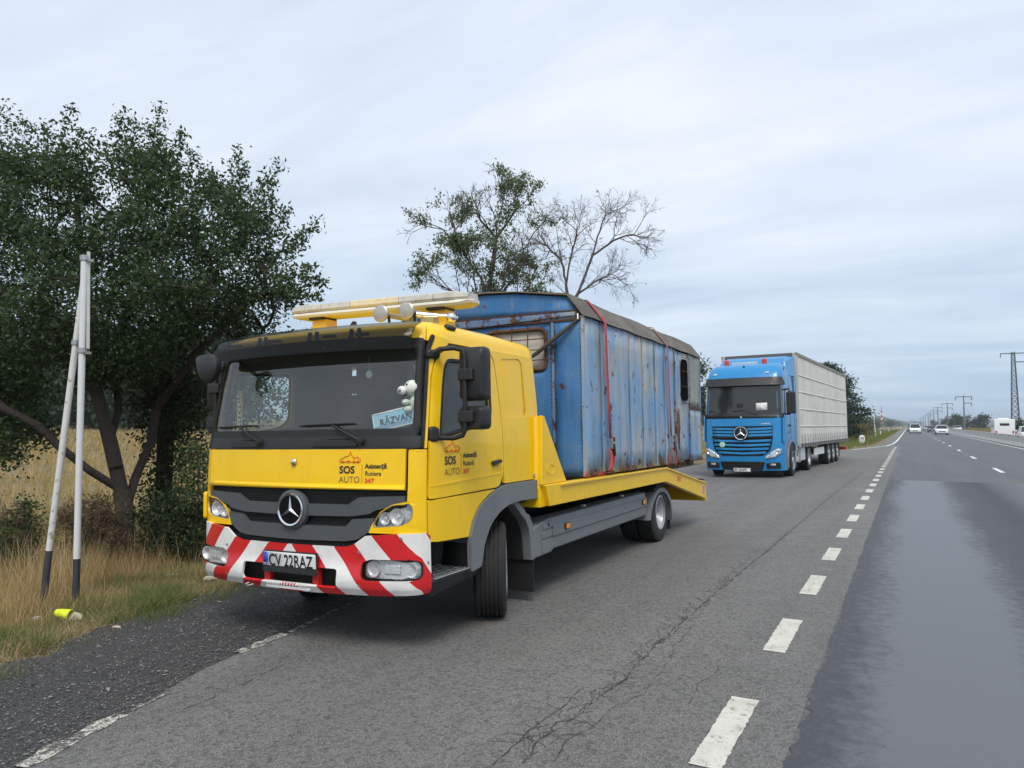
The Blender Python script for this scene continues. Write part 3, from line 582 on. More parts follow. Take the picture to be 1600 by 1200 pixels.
bmp = patch('bumper', outer[::-1], [cen, rpoly(fog(1), .03, 3), rpoly(fog(-1), .03, 3)], lambda u, z: ringU(u, z, (.045 + .03 * math.exp(-((z - .52) / .09) ** 2)) * bk_f(u) - (.022 * max(0, .48 - z) / .06)), M['stripes'], TT, .02, .05, bevel=.006)
patch('bumper_inner', [(-1.25, .45), (1.25, .45), (1.2, .80), (-1.2, .80)], None, mU(-.05), M['dark'], bmp, .03, .15)
MB().box(-.95, .95, .13, .25, .46, .86).build('bumper_core', M['dark'], bmp)
patch('bumper_step', rpoly([(-.22, .425), (.22, .425), (.22, .475), (-.22, .475)], .01, 2), None, lambda x, z: ringU(uF(x), z, .052), M['white'], bmp, .02, .1, bevel=.004)
for k in range(14): MB().box(-.2 + k * .029, -.19 + k * .029, -.087, -.07, .455, .472).build('tread_rib', M['white'], bmp)
for x0 in (-.255, .235): MB().box(x0, x0 + .055, -.06, -.005, .455, .615).build('bumper_post', M['red'], bmp, .008)
for s in (1, -1):
    f_ = fog(s); fl = patch('fog_lamp', rpoly(f_, .03, 3), None, mB(.015), M['bright'], TT, .008, .05)
    for xx_, rr in ((.755, .052), (1.04, .050)):
        MB().lathe([(.01, .03), (rr * .7, .02), (rr, -.012), (rr * 1.12, -.012), (rr * .8, .03)], Vector(ringU(s * ub(xx_), .612, .02 * bk_f(ub(xx_)) + .01)), 'y', 20, cap=False).build('reflector', M['bright'], fl, smooth=50)
    MB().obox(ringU(s * ub(.9), .612, .02), (.13, .02, .07), (0, 0, s * R(9))).build('reflector', M['bright'], fl, .01)
    patch('lens', rpoly(f_, .03, 3), None, (lambda u, z: ringU(u, z, .052 * bk_f(u) + .015)), M['lens'], fl, 0, .05)
    rim = rpoly(f_, .03, 3); cx_ = sum(a for a, b in rim) / len(rim); patch('lamp_rim', rim, [[(a + (cx_ - a) * .05, b + (.61 - b) * .13) for a, b in rim]], mU(-.005), K, fl, .03, .1)
for x0, z0 in ((-.665, .72), (.665, .74), (1.15, .66), (.66, .50), (-.66, .50), (.98, .84)):
    MB().lathe([(.001, -.006), (.010, -.005), (.012, 0), (.001, 0)], Vector(ringU(math.copysign(ub(abs(x0)), x0), z0, .07 * bk_f(ub(abs(x0))) + .018)), 'y', 10).build('bolt', M['steel'], bmp)
MB().tube([(-.42, -.03, .44), (-.45, -.07, .425), (-.40, -.09, .42), (-.37, -.06, .43)], .006, 6).build('tow_loop', M['steel'], bmp)
pl = MB().obox((.037, -.085, .628), (.545, .012, .165), (R(-4), 0, 0)).build('number_plate', K, TT, .004)
fpl = lambda x, z: (x + .07, -.0935 - (z - .628) * .07, z)
patch('plate_face', rpoly([(-.30, .583), (.232, .583), (.232, .702), (-.30, .702)], .01), None, fpl, M['white'], pl, .002, 0)
patch('country_band', [(-.298, .585), (-.25, .585), (-.25, .70), (-.298, .70)], None, lambda x, z: (x + .07, fpl(x, z)[1] - .0025, z), mat('plate_blue', (.01, .06, .4), .4), pl, .001, 0)
text_on('plate_text', 'CV 22RAZ', -.238, .598, .128, lambda x, z: (x + .07, fpl(x, z)[1] - .0035, z), M['ink'], pl, bold=.0018, wid=.77)
text_on('plate_text', 'RO', -.292, .597, .032, lambda x, z: (x + .07, fpl(x, z)[1] - .0045, z), M['white'], pl)
text_on('plate_text', 'SOS AUTO ASISTENTA 24/7', -.28, .556, .024, lambda x, z: (x + .07, fpl(x, z)[1] - .002, z), mat('plate_gold', (.55, .45, .12), .5), pl, wid=1.2)
# --- windscreen zone
cowl = patch('cowl', rpoly([(-UW - .02, 1.487), (UW + .02, 1.487), (UW + .02, 1.578), (-UW - .02, 1.578)], .01), None, mU(-.005), K, TT, .02, .1, bevel=.004)
for x0, x1 in ((-.74, -.34), (.18, .60)): patch('cowl_vent', rpoly([(x0, 1.503), (x1, 1.503), (x1 - .02, 1.545), (x0 + .02, 1.545)], .02), None, mF(.016), M['rubber'], cowl, .014, .1, bevel=.004)
for x0, x1 in ((-.62, -.42), (.32, .52)): patch('cowl_slot', [(x0, 1.556), (x1, 1.556), (x1, 1.563), (x0, 1.563)], None, mF(.016), M['mesh'], cowl, .003, .1)
ws = patch('windscreen', rpoly([(-UW, 1.575), (UW, 1.575), (UW, 2.315), (-UW, 2.315)], .05), None, mU(0.0), M['glass'], TT, 0, .08, smooth=60)
patch('screen_border', rpoly([(-UW - .004, 1.572), (UW + .004, 1.572), (UW + .004, 2.318), (-UW - .004, 2.318)], .05), [rpoly([(-UW + .055, 1.635), (UW - .055, 1.635), (UW - .065, 2.235), (-UW + .065, 2.235)], .06)], mU(.006), M['rubber'], ws, .003, .08)
patch('header_panel', [(-UW - .01, 2.30), (UW + .01, 2.30), (UW + .01, 2.41), (-UW - .01, 2.41)], None, mU(-.004), Y, TT, .006, .1)
for s in (1, -1):
    S_ = (lambda p: p) if s == 1 else mir
    patch('pillar_seal', S_(rpoly([(UW + .006, 1.49), (UW + .028, 1.49), (UW + .032, 2.2), (UW + .075, 2.33), (UW + .045, 2.345), (UW + .006, 2.25)], .008, 2)), None, mU(.004), M['rubber'], TT, .022, .08, bevel=.004)
    patch('door_pillar', S_([(UW + .03, 1.484), (UD - .004, 1.484), (UD - .004, 2.0), (uS(yd(2.17, .195), 2.17), 2.17), (uS(.47, 2.272), 2.272), (uS(.52, 2.31), 2.31), (UW + .07, 2.34), (UW + .034, 2.2)]), None, mU(-.004), Y, TT, .022, .07, bevel=.003)
# roof
rings = []
for z, ins in ((2.298, .0), (2.36, .006), (2.40, .022), (2.435, .055), (2.462, .11), (2.478, .19), (2.487, .32), (2.490, .6)):
    us = np.concatenate([np.linspace(0, _ru[-1], 60), -np.linspace(_ru[-1], 0, 60)[1:-1]]); r_ = []
    for u in us:
        x, y, _ = ringU(u, min(z, 2.40)); cx_, cy_2 = 0.0, 1.15; f_ = np.array([x - cx_, y - cy_2]); 
        hx, hy = 1.1, 0.95; k = 1 - ins / hx, 1 - ins / hy; r_.append((x * k[0], cy_2 + (y - cy_2) * k[1], z - .045 * max(0, (y - 1.2)) ** 1.5 * min(1, ins * 6)))
    rings.append(r_)
roof = MB().loft(rings).build('cab_roof', Y, TT, smooth=50)
for y0, s in ((.62, 1),):
    MB().obox((1.045, .62, 2.425), (.05, .12, .06), (0, R(40), 0)).build('marker_lamp', K, roof, .012)
# visor
def vis(u, t):
    z = 2.215 + .225 * t; bx = ringU(u, 2.3); k = 1.0; fy = np.interp(t, [0, .45, .8, 1.0], [-.20, -.185, -.13, -.01]); return (bx[0] * 1.0, bx[1] + fy * min(1, 1.35 - .0 * abs(u)), z + .012 * math.cos(u * 1.2))
vz = patch('sun_visor', rpoly([(-UW - .01, 0), (UW + .01, 0), (UW + .01, 1), (-UW - .01, 1)], .12), None, vis, M['visor'], TT, 0, .07, smooth=60)
patch('visor_band', rpoly([(-UW - .008, .005), (UW + .008, .005), (UW + .008, .42), (-UW - .008, .42)], .1), None, lambda u, t: tuple(Vector(vis(u, t)) + Vector((0, .004, 0))), mat('visor_dark', (.035, .037, .037), .35), vz, 0, .07, smooth=60)
for u0 in (-.80, -.30, .30, .62): MB().tube([vis(u0, .55), Vector(vis(u0, .55)) + Vector((0, .14, .02))], .014, 8).build('visor_stud', M['rubber'], vz)
for u0 in (-.28, .33): MB().tube([vis(u0, .12), Vector(vis(u0, .12)) + Vector((0, .16, .01))], .012, 8).build('visor_stud', M['rubber'], vz)
for u0 in (-.55, .05, .48):
    mbv = MB()
    for du in (-.05, .05): mbv.tube([Vector(ringU(u0 + du, 2.32)) + Vector((0, -.02, 0)), Vector(ringU(u0 + du * .7, 2.42)) + Vector((0, -.03, 0))], .016, 6)
    mbv.build('visor_bracket', M['rubber'], vz)
# wipers
for x0, dirn in ((.63, -1), (-.38, -1)):
    wp = MB().tube([Vector(ringU(uF(x0), 1.545, .035)), Vector(ringU(uF(x0 - .12), 1.60, .05)), Vector(ringU(uF(x0 - .27), 1.665, .035))], [.017, .012, .008], 6).build('wiper', M['rubber'], TT)
    MB().tube([Vector(ringU(uF(x0 + a), 1.672 + .006 * math.cos(a * 4), .018)) for a in np.linspace(-.62, -.08, 9)], [.004] + [.009] * 7 + [.004], 6).build('blade', M['rubber'], wp)
    MB().lathe([(.001, -.03), (.024, -.025), (.03, .01), (.001, .01)], Vector(ringU(uF(x0), 1.54, .03)), 'y', 12).build('pivot', M['rubber'], wp, smooth=50)
# --- doors and sides
d_out = rpoly([(.176, 1.112), (1.235, 1.128), (1.305, 1.25), (1.298, 1.70), (1.205, 2.21), (1.12, 2.286), (.50, 2.262), (yd(2.16, .20), 2.16), (yd(2.0, .176), 2.0), (yd(1.6, .176), 1.6)], [.03, .08, .06, .3, .12, .06, .12, .10, .1, .1])
w_in = rpoly([(.305, 1.575), (.36, 1.560), (1.02, 1.662), (1.125, 1.735), (1.125, 2.185), (.44, 2.165), (.385, 2.02)], [.03, .05, .14, .06, .06, .09, .15])
for s in (1, -1):
    n_ = (s, 0, 0)
    patch('cab_lining', [(.15, .85), (2.05, .99), (2.0, 2.33), (.35, 2.33), (.2, 2.1)], [rpoly([(.30, 1.55), (1.15, 1.68), (1.15, 2.21), (.34, 2.20)], .06)], mS(s, -.03), M['interior_l'], TT, .004, .1)
    dr = patch('door', d_out, [w_in], mS(s, -.006), Y, TT, .024, .07, bevel=.005)
    patch('door_crease', rpoly([(.20, 1.20), (1.26, 1.235), (1.26, 1.248), (.20, 1.212)], .004, 2), None, mS(s, .016), Y, dr, .006, .1, bevel=.003)
    win = patch('window', w_in, None, mS(s, -.004), M['glass_side'], dr, 0, .1)
    cw = (.73, 1.88); patch('window_seal', [(a + (a - cw[0]) * .012, b + (b - cw[1]) * .02) for a, b in w_in], [[(a + (cw[0] - a) * .055, b + (cw[1] - b) * .07) for a, b in w_in]], mS(s, .012), M['rubber'], dr, .008, .1)
    hb = patch('door_handle', rpoly([(1.085, 1.318), (1.235, 1.332), (1.235, 1.362), (1.085, 1.350)], .012), None, mS(s, .022), K, dr, .022, .1, bevel=.006)
    patch('handle_shade', rpoly([(1.10, 1.30), (1.225, 1.31), (1.20, 1.385), (1.13, 1.38)], .03), None, mS(s, .0175), mat('yellow_shaded', (.62, .34, .004), .5), dr, .002, .1)  # darker yellow sheet paints the shade of the handle hollow
    if s == 1: logo(dr, mS(1, .0185), .360, 1.268, 1.02, (1, 0, 0))
    cs = patch('cab_side', rpoly([(1.322, 1.150), (2.085, 1.150), (2.05, 1.8), (1.985, 2.292), (1.135, 2.292), (1.222, 2.215), (1.314, 1.70)], [.01, .01, .1, .04, .01, .08, .3]), [rpoly([(1.395, 1.72), (1.80, 1.735), (1.76, 2.215), (1.70, 2.262), (1.33, 2.235)], .05)], mS(s, -.006), Y, TT, .024, .08, bevel=.006)
    patch('blank_window', rpoly([(1.385, 1.71), (1.81, 1.725), (1.77, 2.22), (1.70, 2.272), (1.32, 2.245)], .05), None, mS(s, .002), Y, cs, .010, .1)
    patch('side_badge', rpoly([(1.90, 1.16), (2.04, 1.165), (2.04, 1.205), (1.90, 1.20)], .01), None, mS(s, .018), M['steel'], cs, .006, .1)
    lp = patch('lower_panel', rpoly([(.176, .80), (.70, .775), (.76, .90), (.87, 1.005), (1.03, 1.078), (1.15, 1.112), (.176, 1.105)], [.02, .01, .05, .05, .05, .01, .02]), None, mS(s, -.006), Y, TT, .026, .07, bevel=.006)
    fen = patch('wheel_arch', rpoly([(.715, .50), (.868, .52), (.92, .69), (1.03, .835), (1.2, .925), (1.38, .97), (1.6, .978), (2.10, .965), (2.10, 1.142), (1.36, 1.140), (1.18, 1.112), (1.04, 1.072), (.87, 1.0), (.765, .895), (.705, .77)], [.01, .02, .06, .06, .06, .06, .02, .02, .02, .06, .05, .05, .05, .05, .02]), None, mS(s, .0), G, TT, .042, .06, bevel=.010)
    patch('arch_liner', [(.72, .50), (.86, .5), (.92, .69), (1.03, .835), (1.2, .925), (1.38, .97), (2.1, .97), (2.1, 1.12), (1.2, 1.1), (.8, .93)], None, mS(s, -.25), M['dark'], fen, .25, .3)
    # entry step
    sp_ = MB().hexa([(s * .72, .20, .40), (s * 1.12, .20, .40), (s * 1.14, .84, .45), (s * .72, .84, .45), (s * .72, .19, .525), (s * 1.155, .19, .525), (s * 1.165, .85, .525), (s * .72, .85, .525)]).build('step', M['black'], TT, .015)
    MB().box(*((.80, 1.14) if s == 1 else (-1.14, -.80)), .22, .82, .526, .531).build('tread_plate', mat('tread_plate', (.22, .22, .215), .45, .7, bump=1.0, bscale=110), sp_)
    MB().tube([(s * 1.152, .21, .532), (s * 1.158, .84, .532)], .006, 6).build('step_edge', M['steel'], sp_)
    MB().box(*sorted((s * .75, s * .80)), .20, .84, .52, .98).build('step_back', M['interior'], sp_)
    MB().box(*sorted((s * .72, s * 1.10)), .76, .80, .52, .85).build('step_end', G, sp_)
    for k in range(11):
        for j in range(5): MB().obox((s * (.86 + j * .062), .26 + k * .052, .533), (.034, .012, .004), (0, 0, R(45 if (j + k) % 2 else -45))).build('tread_stud', M['steel'], sp_)
    mk = MB().box(*sorted((s * .96, s * 1.06)), .115, .165, .64, .73).build('marker_mount', K, TT, .006)
    MB().box(*sorted((s * 1.0, s * 1.065)), .165, .20, .65, .735).build('marker_lens', M['amber'], mk, .006)
bk = patch('cab_back', [(_ru[35] + .01, .99), (2 * _ru[-1] - _ru[35] - .01, .99), (2 * _ru[-1] - _ru[35] - .01, 2.30), (_ru[35] + .01, 2.30)], None, lambda u, z: ringU(u if u <= _ru[-1] else -(2 * _ru[-1] - u), z, 0), Y, TT, .006, .1)
for i in range(0): pass
MB().box(-1.05, 1.05, .25, 2.06, .93, 1.0).build('cab_floor', M['dark'], TT)
# --- cab interior
dash = MB().prism([(.16, 1.0), (.22, 1.46), (.30, 1.545), (.55, 1.56), (.72, 1.50), (.74, 1.2), (.6, 1.0)], -1.05, 1.05, 'x').build('dashboard', M['interior'], TT, .02)
for x0, y0, sz, mm in ((-.28, .33, (.16, .08, .035), 'white'), (.08, .32, (.12, .07, .03), 'white'), (-.05, .42, (.09, .05, .06), 'steel'), (.22, .36, (.05, .05, .045), 'white'), (.30, .4, (.06, .04, .05), 'interior_l'), (-.62, .4, (.2, .14, .02), 'white'), (.0, .46, (.55, .06, .05), 'red')):
    MB().obox((x0, y0, 1.56 + sz[2] / 2), sz, (0, 0, random.uniform(-.4, .4))).build('dash_item', M[mm], dash, .004)
for x0 in (.60, -.60, -.12):
    st_ = MB().box(x0 - .24, x0 + .24, .95, 1.4, 1.15, 1.42).build('seat', M['seat'], TT, .05)
    MB().hexa([(x0 - .23, 1.33, 1.38), (x0 + .23, 1.33, 1.38), (x0 + .23, 1.48, 1.38), (x0 - .23, 1.48, 1.38), (x0 - .2, 1.46, 1.98), (x0 + .2, 1.46, 1.98), (x0 + .2, 1.57, 1.98), (x0 - .2, 1.57, 1.98)]).build('backrest', M['seat'], st_, .05)
    MB().box(x0 - .13, x0 + .13, 1.47, 1.56, 2.0, 2.18).build('headrest', M['seat'], st_, .04)
sw = MB(); cS = Vector((.60, .72, 1.60)); rt = Euler((R(-38), 0, 0)).to_matrix()
sw.tube([cS + rt @ Vector((.22 * math.cos(t), 0, .22 * math.sin(t))) for t in np.linspace(0, 2 * math.pi, 25)], .015, 8); sw.tube([cS + rt @ Vector((-.2, 0, 0)), cS + rt @ Vector((.2, 0, 0))], .02, 6); sw.tube([cS, cS + Vector((0, -.15, -.2))], .03, 8)
sw.build('steering_wheel', M['rubber'], TT, smooth=50)
MB().box(-1.0, 1.0, 1.98, 2.02, 1.0, 2.35).build('rear_lining', M['interior_l'], TT)
MB().box(-1.0, 1.0, .45, 2.0, 2.36, 2.38).build('head_lining', M['interior_l'], TT)
hb_ = MB().prism([(.30, 2.36), (.42, 2.16), (.75, 2.18), (.8, 2.36)], -.98, .98, 'x').build('overhead_shelf', M['interior'], TT, .02)
# things hanging in the windscreen
np_ = MB().obox((0, 0, 0), (.345, .006, .145)).build('name_plate', mat('name_plate_blue', (.32, .55, .75), .4, var=.15, vscale=8), None, .003)
tag(np_, 'pale blue name plate reading RAZVAN propped inside the windscreen', 'name plate'); 
def in_truck(o, loc, rot=(0, 0, 0)):
    o.matrix_world = (Matrix.Translation(TT.location) @ TT.rotation_euler.to_matrix().to_4x4()) @ Matrix.Translation(loc) @ Euler(rot).to_matrix().to_4x4()
MB().box(-.168, .168, -.0055, -.004, -.068, -.03).build('plate_band', mat('plate_hills', (.22, .33, .45), .5), np_)
patch('plate_border', rpoly([(-.172, -.072), (.172, -.072), (.172, .072), (-.172, .072)], .01), [rpoly([(-.162, -.062), (.162, -.062), (.162, .062), (-.162, .062)], .008)], lambda x, z: (x, -.004, z), M['white'], np_, .002, 0, out_from=(0, 1, 0))
text_on('plate_text', 'RĂZVAN', -.115, -.03, .072, lambda x, z: (x, -.0075, z), M['ink'], np_, bold=.0006, wid=.92)
in_truck(np_, (.845, .150, 1.705), (R(-10), R(-12), R(14)))
n2_ = MB().obox((0, 0, 0), (.075, .006, .36)).build('name_board', mat('board_black', (.02, .018, .012), .5), None, .003)
tag(n2_, 'narrow upright black name board with gold letters in the windscreen corner', 'name board')
patch('board_border', [(-.037, -.18), (.037, -.18), (.037, .18), (-.037, .18)], [[(-.03, -.172), (.03, -.172), (.03, .172), (-.03, .172)]], lambda x, z: (x, -.004, z), mat('gold_vinyl', (.5, .38, .12), .4), n2_, .002, 0, out_from=(0, 1, 0))
text_on('board_text', 'STRAZAN', -.024, .16, .062, lambda x, z: (x, -.0055, z), bpy.data.materials['gold_vinyl'], n2_, bold=.0008, rot=R(-90), wid=1.15)
in_truck(n2_, (-.80, .19, 1.80), (R(-10), R(-14), R(-8)))
pt_ = MB(); 
def ball(mb, c, r, sq=(1, 1, 1), n=12):
    c = Vector(c); rings_ = [[c + Vector((r * sq[0] * math.sin(p) * math.cos(t), r * sq[1] * math.sin(p) * math.sin(t), r * sq[2] * math.cos(p))) for t in np.linspace(0, 2 * math.pi, n, endpoint=False)] for p in np.linspace(.08, math.pi - .08, 9)]
    mb.loft(rings_)
for c, r, q in (((.02, 0, .06), .062, (1, 1, 1)), ((.04, 0, -.05), .05, (.8, .8, 1.1)), ((-.02, -.03, -.045), .022, (1.6, 1, 1)), ((.0, -.03, -.10), .025, (1.4, 1, 1)), ((.065, 0, .11), .022, (1, 1, 1))): ball(pt_, c, r, q)
plush = pt_.build('plush_toy', mat('plush', (.72, .75, .66), .95, bump=.3, bscale=200), None, smooth=60)
tag(plush, 'small white plush toy stuck to the windscreen above the name plate', 'plush toy')
mz = MB(); ball(mz, (-.04, -.05, .04), .036); mz.build('muzzle', M['white'], plush, smooth=60); ez = MB(); ball(ez, (0, -.055, .085), .008, n=8); ez.build('eye', M['ink'], plush, smooth=60); nz_ = MB(); ball(nz_, (-.045, -.085, .042), .014, n=8); nz_.build('nose', mat('plush_grey', (.3, .3, .32), .8), plush, smooth=60)
in_truck(plush, (.955, .20, 1.875), (0, 0, R(10)))
hg = MB().tube([(0, 0, .14), (0, 0, .03)], .0015, 4); hg.lathe([(.001, -.004), (.032, -.003), (.032, .003), (.001, .004)], (0, 0, 0), 'y', 6); hgo = hg.build('windscreen_charm', M['silver'], None)
tag(hgo, 'small silver shield charm hanging from the top of the windscreen', 'charm'); in_truck(hgo, (.55, .23, 2.06))
# --- mirrors
for s in (1, -1):
    bx = [(s * 1.252, s * 1.475)] ; x0, x1 = sorted(bx[0])
    def head(z0, z1, nm):
        h = MB(); rr = []
        for yy, k in ((.40, .80), (.42, .95), (.47, 1.0), (.52, .98)):
            cx_, cz_ = (x0 + x1) / 2, (z0 + z1) / 2; rr.append([(cx_ + (a - cx_) * k, yy, cz_ + (b - cz_) * k) for a, b in rpoly([(x0, z0), (x1, z0), (x1, z1), (x0, z1)], .045, 4)])
        o = h.loft(rr).build(nm, K, TT, smooth=45); MB().prism([(a, b) for a, b in rpoly([(x0 + .015, z0 + .015), (x1 - .015, z0 + .015), (x1 - .015, z1 - .015), (x0 + .015, z1 - .015)], .03, 3)], .5205, .523, 'y').build('mirror_glass', M['mirror'], o); return o
    m1 = head(1.832, 2.245, 'wing_mirror'); m2 = head(1.615, 1.795, 'wide_mirror')
    xa = s * 1.325
    MB().tube([(s * 1.10, .27, 2.19), (s * 1.16, .30, 2.225), (s * 1.24, .37, 2.235), (s * 1.31, .385, 2.215), (xa, .385, 2.16), (xa, .385, 1.9), (xa, .385, 1.62), (s * 1.305, .38, 1.575), (s * 1.24, .36, 1.555), (s * 1.10, .26, 1.56)], .019, 8).build('mirror_arm', M['rubber'], TT, smooth=50)
    for z0 in (2.03, 1.715): MB().box(*sorted((s * 1.27, s * 1.40)), .36, .42, z0 - .045, z0 + .045).build('mirror_clamp', K, TT, .012)
    MB().obox((s * 1.125, .245, 1.585), (.07, .10, .12), (0, 0, s * R(-20))).build('mirror_mount', K, TT, .03)
    MB().obox((s * 1.10, .29, 2.19), (.06, .13, .07), (0, 0, s * R(-15))).build('mirror_mount', K, TT, .025)
rr = []; cfm = Vector((-.84, -.13, 2.15))
for yy, k in ((-.03, .7), (-.01, .97), (.03, 1.0), (.05, .9)): rr.append([cfm + Vector((a * k, yy, b * k)) for a, b in rpoly([(-.13, .11), (.05, .13), (.14, .03), (.10, -.08), (.0, -.13), (-.10, -.04)], .05, 4)])
fm_ = MB().loft(rr).build('front_mirror', mat('mirror_shell', (.016, .017, .017), .45), TT, smooth=50); MB().tube([(-.86, -.10, 2.20), (-.95, -.02, 2.24), (-1.02, .12, 2.30)], .017, 8).build('arm', M['rubber'], fm_)
# --- roof beacon bar and horns
br = empty('beacon_bar'); br.parent = TT
def cs_bar(x, w_, h0, h1): return [(x, 1.0 - w_, h0 + .02), (x, 1.0 - w_ * .9, h0), (x, 1.0 + w_ * .9, h0), (x, 1.0 + w_, h0 + .02), (x, 1.0 + w_ * .92, h1 - .01), (x, 1.0 + w_ * .8, h1), (x, 1.0 - w_ * .8, h1), (x, 1.0 - w_ * .92, h1 - .01)]
zb = lambda x: 2.712 - .018 * (x - .08)
cream = mat('beacon_cream', (.66, .63, .53), .45, var=.12, vscale=10); lens1 = mat('beacon_lens', (.52, .50, .46), .3, var=.35, vscale=14); lens2 = mat('beacon_lens_amber', (.66, .56, .36), .3, var=.15, vscale=14)
MB().loft([cs_bar(x, k, zb(x) - .03 + (.0 if k > .1 else .02), zb(x) + .018) for x, k in ((-.93, .05), (-.90, .09), (-.86, .12), (-.5, .13), (.7, .13), (.98, .125), (1.05, .10), (1.085, .05))]).build('beacon_tray', cream, br, smooth=30)
xs_ = [-.90, -.72, -.52, -.18, .36, .72, 1.05]
for i in range(6):
    a, b = xs_[i], xs_[i + 1]; e0 = .10 if i == 0 else .122; e1 = .09 if i == 5 else .122
    MB().loft([cs_bar(a + .003, e0, zb(a) + .019, zb(a) + (.082 if i == 0 else .092)), cs_bar((a + b) / 2, .124, zb((a + b) / 2) + .019, zb((a + b) / 2) + .094), cs_bar(b - .003, e1, zb(b) + .019, zb(b) + (.078 if i == 5 else .092))]).build('beacon_lens', lens2 if i == 3 else lens1, br, smooth=30)
for x0 in (-.60, .72):
    b_o = MB().box(x0 - .085, x0 + .085, .95, .96, 2.44, zb(x0) - .03).build('bracket', Y, br); MB().box(x0 - .085, x0 + .085, .90, 1.1, zb(x0) - .052, zb(x0) - .031).build('bracket_pad', K, b_o, .004)
    MB().box(x0 + .075, x0 + .085, .96, 1.10, 2.44, zb(x0) - .05).build('bracket_web', Y, b_o)
M['horn'] = mat('horn_metal', (.46, .45, .43), .38, .6, var=.25, vscale=25)
for x0 in (.39, .65):
    hn = MB().lathe([(.001, -.008), (.05, -.004), (.068, .0), (.074, .006), (.072, .02), (.045, .05), (.025, .12), (.018, .42), (.03, .44), (.03, .5), (.001, .5)], (x0, .58, 2.60), 'y', 24).build('air_horn', M['horn'], TT, smooth=50)
    MB().tube([(x0 + .03, .66, 2.59), (x0 + .03, .68, 2.46)], .012, 8).build('horn_stand', M['rubber'], hn)
MB().tube([(.68, .70, 2.58), (.9, .80, 2.565), (.98, .86, 2.55)], [.03, .014, .012], 10).build('air_pipe', M['chrome'], TT, smooth=50)
cm_ = MB(); ball(cm_, (.955, .80, 2.545), .045); cm_.build('dome_lamp', M['chrome'], TT, smooth=60)
MB().box(.74, .86, .66, .76, 2.47, 2.545).build('air_valve', mat('brass', (.55, .42, .2), .35, .8), TT, .006)
MB().tube([(-.80, .50, 2.44), (-.72, .58, 2.85)], .004, 5).build('antenna', K, TT)
MB().hexa([(.10, .50, 2.475), (.14, .50, 2.475), (.14, .6, 2.475), (.10, .6, 2.475), (.115, .56, 2.555), (.125, .56, 2.555), (.125, .6, 2.555), (.115, .6, 2.555)]).build('antenna_fin', K, TT)
# --- wheels
def wheel(r, wd, rimr, name='wheel', dish=.05, spare=0, grooves=4):
    """axis x, outer face +x"""
    wroot = empty(name); h = wd / 2
    prof = [(rimr, -h * .85), (rimr + .03, -h), (r - .05, -h * 1.0), (r - .02, -h * .93), (r, -h * .80)]
    gs = [(-.62 + 1.24 * k / (grooves - 1)) * h * .85 for k in range(grooves)] if grooves > 1 else []
    for gx_ in gs: prof += [(r, gx_ - .007), (r - .012, gx_ - .005), (r - .012, gx_ + .005), (r, gx_ + .007)]
    prof += [(r, h * .80), (r - .02, h * .93), (r - .05, h), (rimr + .05, h * 1.02), (rimr + .02, h * .98), (rimr, h * .85)]
    MB().lathe(prof, (0, 0, 0), 'x', 40, cap=False).build('tyre', M['tread'], wroot, smooth=35)
    rp = [(rimr + .004, h * .9), (rimr - .012, h * .82), (rimr - .03, h * .3), (rimr * .72, h * .3 - dish * .3), (rimr * .55, h * .3 + dish), (rimr * .42, h * .3 + dish), (rimr * .40, h * .3 + dish * 1.8), (.02, h * .3 + dish * 2.0), (.001, h * .3 + dish * 2.0)]
    rmx = MB().lathe(rp, (0, 0, 0), 'x', 32, cap=False).build('rim', M['silver'], wroot, smooth=35)
    MB().lathe([(rimr + .002, h * .86), (rimr + .016, h * .99), (rimr + .002, h * 1.03), (rimr - .008, h * .95)], (0, 0, 0), 'x', 36, cap=False).build('rim_lip', M['steel'], rmx, smooth=50)
    nb = MB()
    for k in range(8):
        a = 2 * math.pi * k / 8; nb.lathe([(.014, h * .3 + dish * .8), (.014, h * .3 + dish + .025), (.001, h * .3 + dish + .028)], (0, rimr * .49 * math.cos(a), rimr * .49 * math.sin(a)), 'x', 6)
    nb.build('wheel_nut', M['steel'], rmx); MB().lathe([(rimr - .01, -h * .8), (rimr - .02, h * .2)], (0, 0, 0), 'x', 24, cap=False).build('rim_barrel', M['dark'], rmx)
    hb2 = MB(); 
    for k in range(10):
        a = 2 * math.pi * k / 10; hb2.lathe([(.02, 0), (.001, 0)], (h * .3 - dish * .02 + .004, rimr * .70 * math.cos(a), rimr * .70 * math.sin(a)), 'x', 8)
    hb2.build('hand_hole', M['mesh'], rmx); return wroot
def put_wheel(w_, parent, loc, rz=0, flip=False):
    w_.parent = parent; w_.location = loc; w_.rotation_euler = (0, 0, rz + (math.pi if flip else 0))
FR = .405
fw = wheel(FR, .27, .228, grooves=5); put_wheel(fw, TT, (.985, 1.36, FR), R(27))
fw2 = copy_tree(fw); put_wheel(fw2, TT, (-.985, 1.36, FR), R(27), True)
rw = wheel(FR, .235, .228, dish=-.08); put_wheel(rw, TT, (1.03, 6.08, FR))
for x0, fl in ((.76, False), (-1.03, True), (-.76, True)):
    w3 = copy_tree(rw); put_wheel(w3, TT, (x0, 6.08, FR), 0, fl)
ax = MB().tube([(-.9, 6.08, FR), (.9, 6.08, FR)], .07, 10); ax.tube([(-.85, 1.36, FR - .02), (.85, 1.36, FR - .02)], .06, 10); ax.tube([(0, 5.9, FR), (0, 6.25, FR)], .2, 12); ax.build('axle', M['dark'], TT)
ch = MB()
for s in (-1, 1): ch.box(s * .42 - .04, s * .42 + .04, .3, 7.6, .60, .84)
for y0 in (1.0, 2.4, 3.6, 4.8, 6.0, 7.2): ch.box(-.42, .42, y0 - .05, y0 + .05, .62, .8)
ch.build('chassis_frame', M['dark'], TT); MB().box(-.5, .5, .5, 2.0, .5, .95).build('engine_block', M['dark'], TT)
